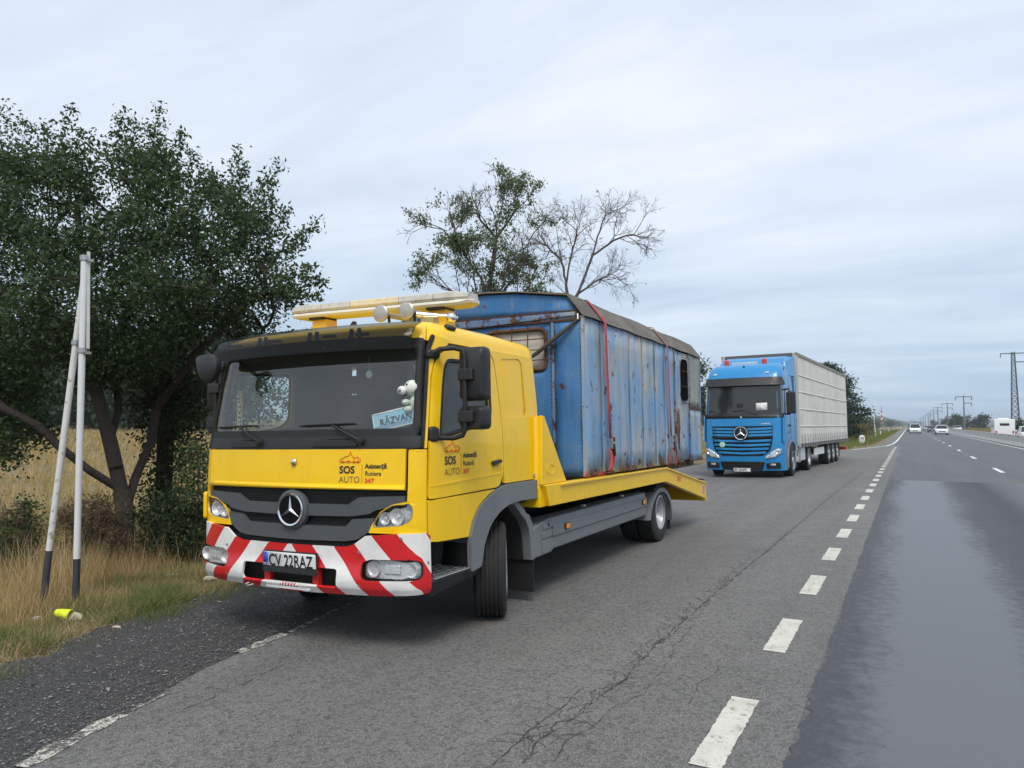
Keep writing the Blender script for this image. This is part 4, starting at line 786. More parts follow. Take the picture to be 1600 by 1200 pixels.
# wings behind the front wheel, side lockers
for s in (1, -1):
    sx0 = lambda a, b: sorted((s * a, s * b))
    wl = MB(); arc = [(1.40, .985), (1.60, .985), (1.74, .90), (1.80, .845), (1.86, .825), (1.93, .73), (1.955, .68), (1.985, .40), (1.90, .395), (1.875, .60), (1.845, .70), (1.78, .78), (1.70, .835), (1.56, .945), (1.40, .955)]
    wl.prism(arc, s * 1.03, s * 1.125, 'x'); wgo = wl.build('front_wing', G, TT, .008); MB().prism(arc, s * .78, s * 1.029, 'x').build('wing_liner', M['dark'], wgo)
    MB().box(*sx0(.82, 1.12), 1.93, 1.945, .10, .42).build('mudflap', M['rubber'], TT)
    lk = MB().prism([(1.96, .405), (2.335, .41), (2.335, .735), (2.28, .748), (1.97, .70), (1.93, .68)], s * .62, s * 1.135, 'x').build('battery_box', G, TT, .014)
    for pr in ([(2.10, .425), (2.325, .43), (2.325, .555), (2.10, .545)], [(2.10, .565), (2.325, .575), (2.325, .64), (2.10, .625)], [(2.12, .65), (2.325, .66), (2.325, .725), (2.12, .705)]): MB().prism(rpoly(pr, .012, 3), s * 1.134, s * 1.147, 'x').build('box_panel', G, lk, .005)
    MB().lathe([(.001, s * .008), (.014, s * .006), (.014, 0)], (s * 1.147, 2.235, .69), 'x', 10).build('lock', M['rubber'], lk)
    pr = [(.425, 1.10), (.44, 1.125), (.55, 1.128), (.56, 1.14), (.665, 1.14), (.675, 1.122), (.735, 1.11), (.745, 1.08)]
    sk = MB(); ring0 = [(s * .95, .43)] + [(s * b, a) for a, b in pr] + [(s * .95, .745)]; sk.prism(ring0, 2.36, 5.47, 'y'); sko = sk.build('side_skirt', G, TT, .006)
    for y0 in (2.70, 5.30):
        mk = MB().box(*sx0(1.14, 1.152), y0 - .06, y0 + .06, .59, .655).build('marker_base', K, sko, .004); MB().box(*sx0(1.150, 1.162), y0 - .045, y0 + .045, .598, .648).build('marker_lens', M['amber'], mk, .005)
    rf = MB(); ar = [(math.cos(t), math.sin(t)) for t in np.linspace(R(172), R(8), 14)]
    outp = [(5.48, .36)] + [(6.08 + .60 * a, .30 + .46 * b) for a, b in ar] + [(6.69, .24)]; inn = [(5.56, .36)] + [(6.08 + .53 * a, .30 + .40 * b) for a, b in ar] + [(6.64, .24)]
    rf.prism(outp + inn[::-1], s * .64, s * 1.165, 'x'); rf.build('rear_mudguard', G, TT, .006)
    MB().box(*sx0(.70, 1.12), 6.66, 6.675, .10, .42).build('mudflap', M['rubber'], TT)
    ft = MB().box(*sx0(.5, .93), 2.4, 5.4, .42, .70).build('tool_locker', M['dark'], TT, .02)
# --- loading bed: side beams with a kink over the rear axle, cross deck, ramp tail
bed = empty('bed'); bed.parent = TT
for s in (1, -1):
    xo, xi = s * 1.25, s * 1.17
    prof = [(2.05, .885), (6.04, .848), (8.46, .40), (8.52, .42), (8.54, .665), (6.04, 1.048), (2.52, 1.088), (1.96, 1.09)]
    bm_ = MB().prism(prof, xi, xo, 'x').build('side_beam', Y, bed, .008)
    MB().prism([(2.30, 1.060), (6.04, 1.030), (8.5, .645), (8.5, .665), (6.04, 1.052), (2.30, 1.086)], xo, xo + s * .022, 'x').build('rub_rail', Y, bm_, .005)
    gs_ = MB().prism([(1.93, 1.092), (2.52, 1.092), (2.02, 1.735), (1.965, 1.745)], s * 1.19, s * 1.225, 'x').build('gusset', Y, bed, .008)
    MB().add([(s * 1.225, 1.96, 1.092), (s * 1.225, 2.02, 1.735), (s * 1.12, 1.93, 1.74), (s * 1.12, 1.90, 1.0)], [(0, 1, 2, 3)]).build('gusset_flange', Y, gs_)
    if s == 1:
        MB().tube([(1.227, 2.13 + .085 * math.cos(t), 1.23 + .048 * math.sin(t)) for t in np.linspace(0, 2 * math.pi, 24)], .003, 4).build('embossed_mark', Y, gs_)
        text_on('lettering', '24/7', 6.62, .825, .12, lambda y, z: (1.2535, y, z - (y - 6.62) * .16), M['orange'], bm_, bold=.001, wid=1.2, normal=(1, 0, 0))
        st2 = MB().box(1.252, 1.256, 8.20, 8.40, .50, .64).build('reflector_plate', M['white'], bm_)
        for k in range(3): MB().hexa([(1.257, 8.21 + k * .06, .505), (1.259, 8.21 + k * .06, .505), (1.259, 8.235 + k * .06, .505), (1.257, 8.235 + k * .06, .505), (1.257, 8.22 + k * .06, .635), (1.259, 8.22 + k * .06, .635), (1.259, 8.25 + k * .06, .635), (1.257, 8.25 + k * .06, .635)]).build('red_stripe', M['red'], st2)
dk = mat('deck_steel', (.17, .155, .13), .6, .3, var=.35, vscale=4, bump=.4, bscale=60)
for k in range(12):
    y0 = 2.1 + k * .33; MB().box(-1.17, 1.17, y0, y0 + .322, 1.0 - (y0 - 2) * .008, 1.025 - (y0 - 2) * .008).build('deck_plate', dk, bed)
for k in range(7):
    y0 = 6.06 + k * .345; z0 = .985 - (y0 - 6.04) * .155; z1 = .985 - (y0 + .337 - 6.04) * .155
    MB().hexa([(-1.17, y0, z0 - .02), (1.17, y0, z0 - .02), (1.17, y0 + .337, z1 - .02), (-1.17, y0 + .337, z1 - .02), (-1.17, y0, z0), (1.17, y0, z0), (1.17, y0 + .337, z1), (-1.17, y0 + .337, z1)]).build('deck_plate', dk, bed)
MB().box(-1.25, 1.25, 8.47, 8.53, .36, .62).build('tail_beam', Y, bed, .008)
MB().box(-1.2, 1.2, 1.94, 2.06, .88, 1.09).build('front_beam', Y, bed, .008)
hbm = MB(); hbm.box(-1.12, 1.12, 2.08, 2.12, 1.62, 1.68); hbm.box(-1.12, 1.12, 2.08, 2.12, 1.3, 1.34)
for x0 in (-.6, 0, .6): hbm.box(x0 - .025, x0 + .025, 2.085, 2.115, 1.09, 1.64)
hbm.build('headboard', Y, bed, .004)
for s in (1, -1): MB().box(*sorted((s * .5, s * .62)), 2.1, 6.1, .84, .985).build('bed_rail', M['dark'], bed)
MB().tube([(1.0, 8.5, .60), (1.05, 8.85, .70), (1.08, 9.1, .68)], [.02, .018, .012], 6).build('tail_hook', M['dark'], bed); MB().box(.55, 1.15, 8.53, 8.6, .42, .60).build('tail_lamp', M['red'], bed, .01)
for y0 in (3.3, 4.6): MB().box(1.06, 1.1, y0, y0 + .03, .76, .775).build('clip', M['white'], bed)
# ------------------------------------------------------------------ blue hut on the bed
TM = Matrix.Translation(TT.location) @ TT.rotation_euler.to_matrix().to_4x4()
HY0, HY1, HX, HZ0, HE = 3.06, 8.48, 1.22, 1.10, 2.845
hut = empty('site_hut'); hut.matrix_world = TM @ Matrix.Translation((0, HY0, HZ0)) @ Euler((R(-.33), 0, 0)).to_matrix().to_4x4()
tag(hut, 'weathered blue metal site hut with rusty patches strapped on the yellow truck bed', 'site hut')
def hp(o):
    o.parent = hut; o.location = (0, -HY0, -HZ0); return o
def rusty(name, base, fade, amount, streak, rustk, edge=0.5):
    g = NT(name); big = g.noise(.85, 6, .6); st = g.noise(5.0, 6, .65, .3, sc3=(1.0, 1.0, .09)); st2 = g.noise(7, 6, .65, .4, sc3=(1, 1, .2)); spot = g.noise(5.5, 7, .68, .4); fine = g.noise(45, 4, .7); fl = g.noise(11, 6, .7, .6, sc3=(1, 1, .5))
    c = g.mix(g.rng(big, .35, .7), base, tuple(x * .82 for x in base))
    c = g.mix(g.rng(g.math('ADD', g.math('MULTIPLY', st, .45), g.math('MULTIPLY', big, .55)), .49 - streak, .64 - streak * .6, 0, amount), c, fade)
    c = g.mix(g.rng(st2, .52, .8, 0, .75 * amount), c, (.21, .185, .14))
    c = g.mix(g.rng(fl, .63, .66, 0, .85), c, (.22, .22, .19)); c = g.mix(g.rng(g.noise(8, 7, .7, .8, sc3=(1, 1, .22)), .64, .67, 0, .9 * amount), c, (.13, .06, .035))
    c = g.mix(g.rng(spot, rustk, rustk + .03), c, (.085, .035, .022)); c = g.mix(g.rng(g.math('MULTIPLY', spot, g.rng(fine, .2, .9, .85, 1.12)), rustk + .07, rustk + .09), c, (.02, .014, .012))
    g.bump(g.math('ADD', g.math('MULTIPLY', spot, .8), g.math('MULTIPLY', fine, .2)), .35, .02); return g.set(c, .62)
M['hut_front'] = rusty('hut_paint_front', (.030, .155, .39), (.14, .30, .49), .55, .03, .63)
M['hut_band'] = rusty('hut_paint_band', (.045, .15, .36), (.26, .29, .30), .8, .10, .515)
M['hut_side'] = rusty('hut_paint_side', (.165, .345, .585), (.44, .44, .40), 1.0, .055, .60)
M['hut_grey'] = rusty('hut_paint_grey', (.25, .27, .26), (.33, .34, .31), .9, .1, .62)
M['rust'] = mat('rust', (.10, .042, .024), .9, var=.5, vscale=12, bump=.6, bscale=40)
g = NT('tar_roof'); a = g.noise(2.2, 6, .6); b2 = g.noise(9, 6, .6, sc3=(1, .5, 1)); c = g.mix(g.rng(a, .3, .7), (.10, .09, .076), (.195, .178, .152)); c = g.mix(g.rng(b2, .45, .75, 0, .8), c, (.085, .072, .058)); g.bump(b2, .5, .03); M['tar'] = g.set(c, .85)
M['wood'] = mat('old_wood', (.12, .09, .06), .9, var=.5, vscale=9, bump=.5, bscale=35)
prof = [(HX, HE), (1.045, 3.07), (.42, 3.165), (0, 3.19), (-.42, 3.165), (-1.045, 3.07), (-HX, HE)]
# front wall: flat sheets with joint strips
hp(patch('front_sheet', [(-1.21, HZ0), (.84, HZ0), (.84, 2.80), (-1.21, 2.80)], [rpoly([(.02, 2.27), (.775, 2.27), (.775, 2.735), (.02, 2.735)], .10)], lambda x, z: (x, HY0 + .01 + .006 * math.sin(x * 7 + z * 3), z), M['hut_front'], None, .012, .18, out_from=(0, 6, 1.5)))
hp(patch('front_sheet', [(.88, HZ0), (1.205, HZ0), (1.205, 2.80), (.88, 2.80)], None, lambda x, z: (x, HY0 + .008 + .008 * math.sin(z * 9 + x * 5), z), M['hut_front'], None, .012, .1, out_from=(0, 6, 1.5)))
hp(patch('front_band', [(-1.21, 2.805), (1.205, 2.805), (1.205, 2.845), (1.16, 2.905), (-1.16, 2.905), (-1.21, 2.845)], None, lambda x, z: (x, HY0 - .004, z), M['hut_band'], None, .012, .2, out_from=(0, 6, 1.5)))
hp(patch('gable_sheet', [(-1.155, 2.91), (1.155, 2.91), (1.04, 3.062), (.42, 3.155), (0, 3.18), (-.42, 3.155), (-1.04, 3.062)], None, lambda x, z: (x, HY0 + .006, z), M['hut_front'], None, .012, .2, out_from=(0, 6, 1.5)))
hp(MB().box(.845, .875, HY0 - .02, HY0 + .02, HZ0, 2.80).build('joint_strip', M['hut_band'], None, .004))
hp(MB().box(-1.2, 1.2, HY0 - .024, HY0 - .004, 2.795, 2.812).build('joint_strip', M['rust'], None)); hp(MB().box(-1.16, 1.16, HY0 - .022, HY0 - .002, 2.900, 2.912).build('joint_strip', M['rust'], None))
hp(MB().box(1.195, 1.228, HY0 - .018, HY0 + .03, HZ0, HE).build('corner_strip', M['hut_side'], None, .005)); hp(MB().box(-1.228, -1.195, HY0 - .018, HY0 + .03, HZ0, HE).build('corner_strip', M['hut_side'], None, .005))
rv = MB()
for x0 in (.83, .89, 1.185):
    for k in range(34): rv.obox((x0 + random.uniform(-.004, .004), HY0 - .008, HZ0 + .05 + k * .05), (.010, .008, .010))
hp(tag(rv.build('rivets', M['rust'], None), kind='stuff'))
wf = hp(patch('window', rpoly([(.02, 2.27), (.775, 2.27), (.775, 2.735), (.02, 2.735)], .10), None, lambda x, z: (x, HY0 + .03, z), mat('cream_blind', (.50, .47, .40), .6, var=.12, vscale=5), None, .006, 0, out_from=(0, 6, 1.5)))
patch('window_frame', rpoly([(0, 2.25), (.795, 2.25), (.795, 2.755), (0, 2.755)], .11), [rpoly([(.035, 2.285), (.76, 2.285), (.76, 2.72), (.035, 2.72)], .09)], lambda x, z: (x, HY0 - .006, z), M['rust'], wf, .012, 0, out_from=(0, 6, 1.5))
for zz in (2.385, 2.50, 2.62): MB().tube([(.0, HY0 - .02, zz), (.82, HY0 - .02, zz)], .006, 5).build('grille_bar', M['rust'], wf)
for xx_ in (.16, .36, .56): MB().tube([(xx_, HY0 - .026, 2.2), (xx_, HY0 - .026, 2.78)], .006, 5).build('grille_bar', M['rust'], wf)
hp(MB().tube([(1.17, HY0 - .03, 2.80), (1.02, HY0 - .06, 2.68), (.70, HY0 - .07, 2.46), (.52, HY0 - .06, 2.36)], [.014, .022, .024, .012], 8).build('prop_bar', mat('prop_rust', (.075, .055, .045), .8, var=.5, vscale=12), None)); hp(MB().tube([(1.165, HY0 - .02, 2.86), (1.175, HY0 - .04, 2.80), (1.15, HY0 - .03, 2.78)], .010, 6).build('prop_hook', M['steel'], None))
hp(MB().tube([(-.9, HY0 - .03, 2.795), (0, HY0 - .028, 2.80), (.85, HY0 - .03, 2.835), (1.16, HY0 - .03, 2.84)], .007, 5).build('cable', M['rubber'], None))
# near and far side walls: folded sheets, one after the other
def side_sheet(s, y0, y1, z0, z1, m, fold=.018, n=5, nm='side_sheet'):
    prof_ = []; w_ = (y1 - y0) / n
    for k in range(n):
        a = y0 + k * w_; prof_ += [(a + .0, 0), (a + w_ * .36, fold * .15), (a + w_ * .5, fold), (a + w_ * .64, fold * .15)]
    prof_.append((y1, 0)); mb = MB(); zs = np.linspace(z0, z1, 8); rows = [[(s * (HX - .008 + f_ + .004 * math.sin(z * 5 + y * 3)), y, z) for y, f_ in prof_] for z in zs]
    mb.loft(rows, cap=False, closed=False); o = mb.build(nm, m, None, smooth=50); md_ = o.modifiers.new('thickness', 'SOLIDIFY'); md_.thickness = .006; return hp(o)
edges = [HY0 + .03, 3.62, 4.64, 5.18, 5.75, 6.24, 6.765]
for s in (1, -1):
    for i in range(6):
        side_sheet(s, edges[i], edges[i + 1], HZ0 + .0, HE, M['hut_side'] if i not in (1,) else M['hut_side'], fold=.004 if i == 0 else (.007, .010, .006, .010, .007)[i - 1], n=1 if i == 0 else (3 if i == 1 else 2))
    for ye in edges[1:-1]: hp(MB().box(*sorted((s * (HX - .008), s * (HX - .0005))), ye - .012, ye + .012, HZ0, HE).build('seam_strip', M['hut_side'], None))
dr_ = side_sheet(1, 6.80, 7.62, HZ0 + .03, HE - .02, M['hut_side'], .006, 2, 'hut_door'); 
for a_ in ((6.765, 6.797), (7.625, 7.655)): hp(MB().box(HX - .02, HX + .008, *a_, HZ0, HE).build('door_post', M['hut_band'], None))
MB().prism(rpoly([(7.12, 2.06), (7.50, 2.06), (7.50, 2.72), (7.12, 2.72)], .12), HX + .014, HX + .022, 'x').build('door_window', mat('opening_shade', (.004, .004, .005), .95, spec=.05), dr_)  # flat black plate paints the unlit inside of the door window
for zz in (2.02, 2.28, 2.52, 2.74): MB().tube([(HX + .02, 7.14, zz), (HX + .05, 7.55, zz)], .007, 5).build('window_bar', M['rust'], dr_)
for yy in (7.40, 7.53): MB().tube([(HX + .05, yy, 2.02), (HX + .05, yy, 2.74)], .007, 5).build('window_bar', M['steel'], dr_)
def splotch(s_, y, z, ry, rz_, m, nm):
    pts = [(y + ry * math.cos(t) * random.uniform(.5, 1.2), z + rz_ * math.sin(t) * random.uniform(.6, 1.15)) for t in np.linspace(0, 2 * math.pi, 18, endpoint=False)]
    return patch(nm, pts, None, lambda a, b: (HX + .0045, a, b), m, s_, .003, 0, out_from=(0, 5, 2))
splotch(dr_, 6.93, 1.62, .08, .33, mat('rust_orange', (.19, .072, .026), .9, var=.5, vscale=14, bump=.5), 'rust_patch')
side_sheet(1, 7.66, HY1, HZ0, 1.935, M['hut_side'], .014, 3); side_sheet(1, 7.66, HY1, 1.965, HE, M['hut_grey'], .010, 2)
hp(MB().box(HX - .01, HX + .012, 7.655, HY1 + .01, 1.935, 1.962).build('seam_strip', M['rust'], None)); side_sheet(-1, 6.77, HY1, HZ0, HE, M['hut_side'], .012, 6)
hp(patch('rear_sheet', [(-1.21, HZ0)] + [(1.21, HZ0)] + prof, None, lambda x, z: (x, HY1 - .005, z), M['hut_side'], None, .012, .3, out_from=(0, 6, 1.5)))
# broken rusted hem along the bottom
ry_ = HY0 + .1
while ry_ < HY1 - .1:
    w_ = random.uniform(.10, .42); h_ = random.uniform(.02, .09) * (1.9 if 5.2 < ry_ < 6.1 or 6.9 < ry_ < 7.6 else 1); top = [(ry_ + w_ * t, HZ0 + h_ * random.uniform(.25, 1)) for t in np.linspace(0, 1, 9)]
    hp(patch('rust_edge', [(ry_, HZ0 - .005), (ry_ + w_, HZ0 - .005)] + top[::-1], None, lambda a, b: (HX + .016, a, b), M['rust'], None, .004, 0, out_from=(0, 5, 2))); ry_ += w_ + random.uniform(.02, .5)
# roof
def hroof(off, y): return [(x * (1 + off * .6), y, z + off) for x, z in prof]
rf = MB(); ysr = np.linspace(HY0 - .045, HY1 + .05, 16); rr = []
for y in ysr:
    top = [(x * 1.012, y, z + .022 + .008 * math.sin(y * 3 + x * 4)) for x, z in prof]; bot = [(x * 1.004, y, z + .004) for x, z in prof[::-1]]; top[0] = (HX + .022, y, HE - .004 + .006 * math.sin(y * 6)); top[-1] = (-HX - .022, y, HE - .004)
    rr.append(top + bot)
rf.loft(rr); hp(rf.build('roof', M['tar'], None, smooth=30)); hp(MB().box(-1.15, 1.15, HY0 + .02, HY1 - .02, HZ0 - .02, HZ0 + .0).build('floor', M['wood'], None))
for s in (1, -.0, -1): hp(MB().box(s * 1.0 - .07, s * 1.0 + .07, HY0 + .06, HY1 - .05, HZ0 - .10, HZ0 - .02).build('skid', M['wood'], None))
for yy in (6.6, 7.3, 8.0): hp(MB().box(-1.1, 1.1, yy, yy + .12, HZ0 - .10, HZ0 - .021).build('cross_skid', M['wood'], None))
for k in range(9): hp(MB().obox((1.16 + random.uniform(-.02, .06), 6.85 + k * .085, HZ0 + .06 + random.uniform(-.05, .08)), (.03, .16, .025), (random.uniform(-.5, .5), .2, random.uniform(-.3, .3))).build('broken_board', M['wood'], None))
# ratchet straps
webbing = mat('strap_red', (.50, .055, .06), .75, bump=.3, bscale=150); webd = mat('strap_faded', (.38, .13, .12), .8)
def ribbon(pts, wd, m, nm, parent, ax=Vector((0, 1, 0))):
    vs = []
    for p in pts: p = Vector(p); vs += [p - ax * wd / 2, p + ax * wd / 2]
    mb = MB().add(vs, [(2 * i, 2 * i + 1, 2 * i + 3, 2 * i + 2) for i in range(len(pts) - 1)]); o = mb.build(nm, m, parent, smooth=60); md_ = o.modifiers.new('thickness', 'SOLIDIFY'); md_.thickness = .004; md_.offset = 0; return o
for i, (ys_, m, lab) in enumerate(((3.63, webbing, 'red ratchet strap over the front of the blue hut, nearest the tow truck cab'), (6.24, webd, 'faded red ratchet strap beside the door of the blue hut'))):
    rt_ = empty('ratchet_strap'); rt_.matrix_world = TM; tag(rt_, lab, 'strap')
    o_ = HX + .03; dz = -.0058 * (ys_ - HY0)
    over = [(-o_ - .01, ys_, 1.5), (-o_, ys_, HE - .02)] + [(x * 1.02, ys_ + .02 * math.sin(k), z + .036) for k, (x, z) in enumerate(prof[::-1])] + [(o_ + .022, ys_, HE - .03), (o_ + .014, ys_ + .04, 2.3), (o_ + .012, ys_ + .075, 1.9), (o_ + .012, ys_ + .11, 1.50)]
    ribbon([(a, b, c + dz) for a, b, c in over], .072, m, 'webbing', rt_)
    b0 = ys_ + .12
    rc = MB().obox((o_ + .03, b0, 1.44 + dz), (.035, .07, .12), (0, 0, 0)).build('ratchet', M['steel'], rt_, .008); MB().obox((o_ + .05, b0 + .01, 1.37 + dz), (.02, .045, .14), (.2, 0, 0)).build('ratchet_handle', M['rubber'], rc, .006); MB().obox((o_ + .045, b0, 1.49 + dz), (.03, .05, .05)).build('ratchet_drum', M['rust'], rc, .006)
    if i == 0:
        ribbon([(o_ + .02, b0, 1.40), (o_ + .03, b0 + .02, 1.32), (o_ + .035, b0 - .04, 1.20), (o_ + .02, b0 - .16, 1.115), (o_ - .02, b0 - .42, 1.10), (o_ - .05, b0 - .58, 1.095)], .11, webbing, 'tail', rt_, Vector((.2, .9, .4)).normalized())
        ribbon([(o_ - .04, b0 - .62, 1.12), (o_ - .0, b0 - .70, 1.15), (o_ - .02, b0 - .76, 1.10)], .05, webbing, 'tail', rt_, Vector((0, .3, 1)).normalized()); ribbon([(o_ + .01, b0, 1.40), (o_ + .005, b0 - .01, 1.10)], .05, webbing, 'anchor', rt_)
    else:
        ribbon([(o_ + .02, b0, 1.34 + dz), (o_ + .03, b0 + .14, 1.24), (o_ + .03, b0 + .2, 1.10), (o_ + .02, b0 + .15, 1.04)], .055, webbing, 'tail', rt_); ribbon([(o_ + .015, b0, 1.36 + dz), (o_ + .01, b0 - .06, 1.16), (o_ + .0, b0 - .2, 1.06)], .05, webbing, 'anchor', rt_)

# ------------------------------------------------------------------ blue articulated lorry
SM = empty('semi_tractor', (-4.71, 24.46, road_z(-4.71)), (0, -SLOPE * .8, R(-2.6))); tag(SM, 'blue tractor unit with star grille and red roof beacons parked behind the tow truck', 'lorry')
BL = mat('blue_paint', (.012, .22, .50), .33, var=.05, vscale=2, coat=.35); DG = mat('dark_glass', (.018, .021, .023), .06, coat=.4); ALU = mat('aluminium', (.66, .67, .67), .4, .2, var=.1)
_sx = list(np.linspace(0, 1.06, 15)); _sy = [.11 * (x / 1.06) ** 2 for x in _sx]
for t in np.linspace(0, 1, 9)[1:]:
    P_ = [(1.06, .11), (1.16, .132), (1.25, .22), (1.25, .42)]; bz = [(1 - t) ** 3, 3 * t * (1 - t) ** 2, 3 * t * t * (1 - t), t ** 3]; _sx.append(sum(b * p[0] for b, p in zip(bz, P_))); _sy.append(sum(b * p[1] for b, p in zip(bz, P_)))
_sx += [1.25, 1.25, 1.2, 0]; _sy += [1.2, 2.22, 2.27, 2.27]; _sx, _sy = np.array(_sx), np.array(_sy); _su = np.concatenate([[0], np.cumsum(np.hypot(np.diff(_sx), np.diff(_sy)))])
def sring(u, z, off=0.0):
    s = -1 if u < 0 else 1; a = abs(u); x, y = np.interp(a, _su, _sx), np.interp(a, _su, _sy); tx = np.interp(a + .01, _su, _sx) - np.interp(max(a - .01, 0), _su, _sx); ty = np.interp(a + .01, _su, _sy) - np.interp(max(a - .01, 0), _su, _sy); l = math.hypot(tx, ty) or 1
    x, y = x + ty / l * off, y - tx / l * off; le = np.interp(z, [.2, .55, 1.0, 1.95, 2.95, 3.3, 3.55, 3.7], [.02, -.06, -.05, .03, .20, .30, .55, .9]); k = np.interp(z, [0, 2.0, 3.0, 3.4, 3.6, 3.7], [1, 1, .97, .95, .90, .82])
    return (float(s * x * k), float(y + le * max(0, 1 - y / 2.27)), z)
suF = lambda x: float(np.interp(abs(x), _sx[:15], _su[:15])) * (1 if x >= 0 else -1)
suS = lambda y: float(np.interp(y, _sy[14:25], _su[14:25]))
pU = lambda off: (lambda u, z: sring(u, z, off)); pF = lambda off: (lambda x, z: sring(suF(x), z, off)); pS = lambda s, off: (lambda y, z: sring(s * suS(y), z, off))
us = np.concatenate([np.linspace(0, _su[-1], 46), -np.linspace(_su[-1], 0, 46)[1:-1]])
MB().loft([[sring(u, z) for u in us] for z in (.24, .34, .5, .75, 1.0, 1.3, 1.6, 1.95, 2.3, 2.7, 3.0, 3.25, 3.42, 3.55, 3.64, 3.69)]).build('cab', BL, SM, smooth=40)
of = dict(out_from=(0, 1.2, 2)); UE = suS(.30)
patch('windscreen', rpoly([(-UE, 1.99), (UE, 1.99), (UE, 2.98), (-UE, 2.98)], .06), None, pU(.004), DG, SM, .006, .15, **of)
patch('screen_sill', [(-UE - .02, 1.90), (UE + .02, 1.90), (UE + .02, 2.03), (-UE - .02, 2.03)], None, pU(.006), K, SM, .012, .2, **of)
patch('sun_visor', rpoly([(-UE, 2.94), (UE, 2.94), (UE - .03, 3.20), (-UE + .03, 3.20)], .06), None, lambda u, z: sring(u, z, .10 - .08 * (z - 2.94) / .26), K, SM, .02, .15, **of)
patch('upper_panel', rpoly([(-.98, 1.645), (.98, 1.645), (1.0, 1.875), (-1.0, 1.875)], .02), None, pF(.006), BL, SM, .018, .2, bevel=.006, **of)
gp = patch('grille', rpoly([(-.95, 1.64), (.95, 1.64), (.93, 1.1), (.86, .86), (.62, .70), (-.62, .70), (-.86, .86), (-.93, 1.1)], .03), None, pF(.003), M['mesh'], SM, .006, .2, **of)
for z0, hw in ((1.60, .93), (1.50, .93), (1.40, .93), (1.22, .90), (1.09, .87), (.965, .82), (.84, .74)):
    patch('grille_slat', rpoly([(-hw, z0), (0, z0 - .03), (hw, z0), (hw, z0 - .068), (0, z0 - .10), (-hw, z0 - .068)], .01, 2), None, pF(.012), BL, gp, .035, .2, **of)
patch('grille_blade', [(-.96, 1.30), (.96, 1.30), (.96, 1.27), (-.96, 1.27)], None, pF(.03), K, gp, .03, .2, **of)
sg = MB().lathe([(.001, -.02), (.21, -.02), (.235, .0), (.235, .05), (.001, .05)], (0, 0, 0), 'y', 30).build('star_badge', M['mesh'], SM, smooth=40); sg.location = (0, -.10, 1.42); star3(sg, .19, .01, -.03)
eb = MB().lathe([(.001, -.012), (.09, -.012), (.095, 0), (.001, 0)], (0, 0, 0), 'y', 20).build('round_sticker', mat('sticker_green', (.25, .55, .40), .5), SM); eb.location = (-.60, -.075, 1.06); MB().lathe([(.001, -.014), (.062, -.014), (.062, -.013), (.001, -.013)], (0, 0, 0), 'y', 20).build('disc', M['white'], eb); text_on('letter', 'E', -.028, -.04, .11, lambda x, z: (x, -.018, z), mat('sticker_ink', (.02, .2, .1), .5), eb)
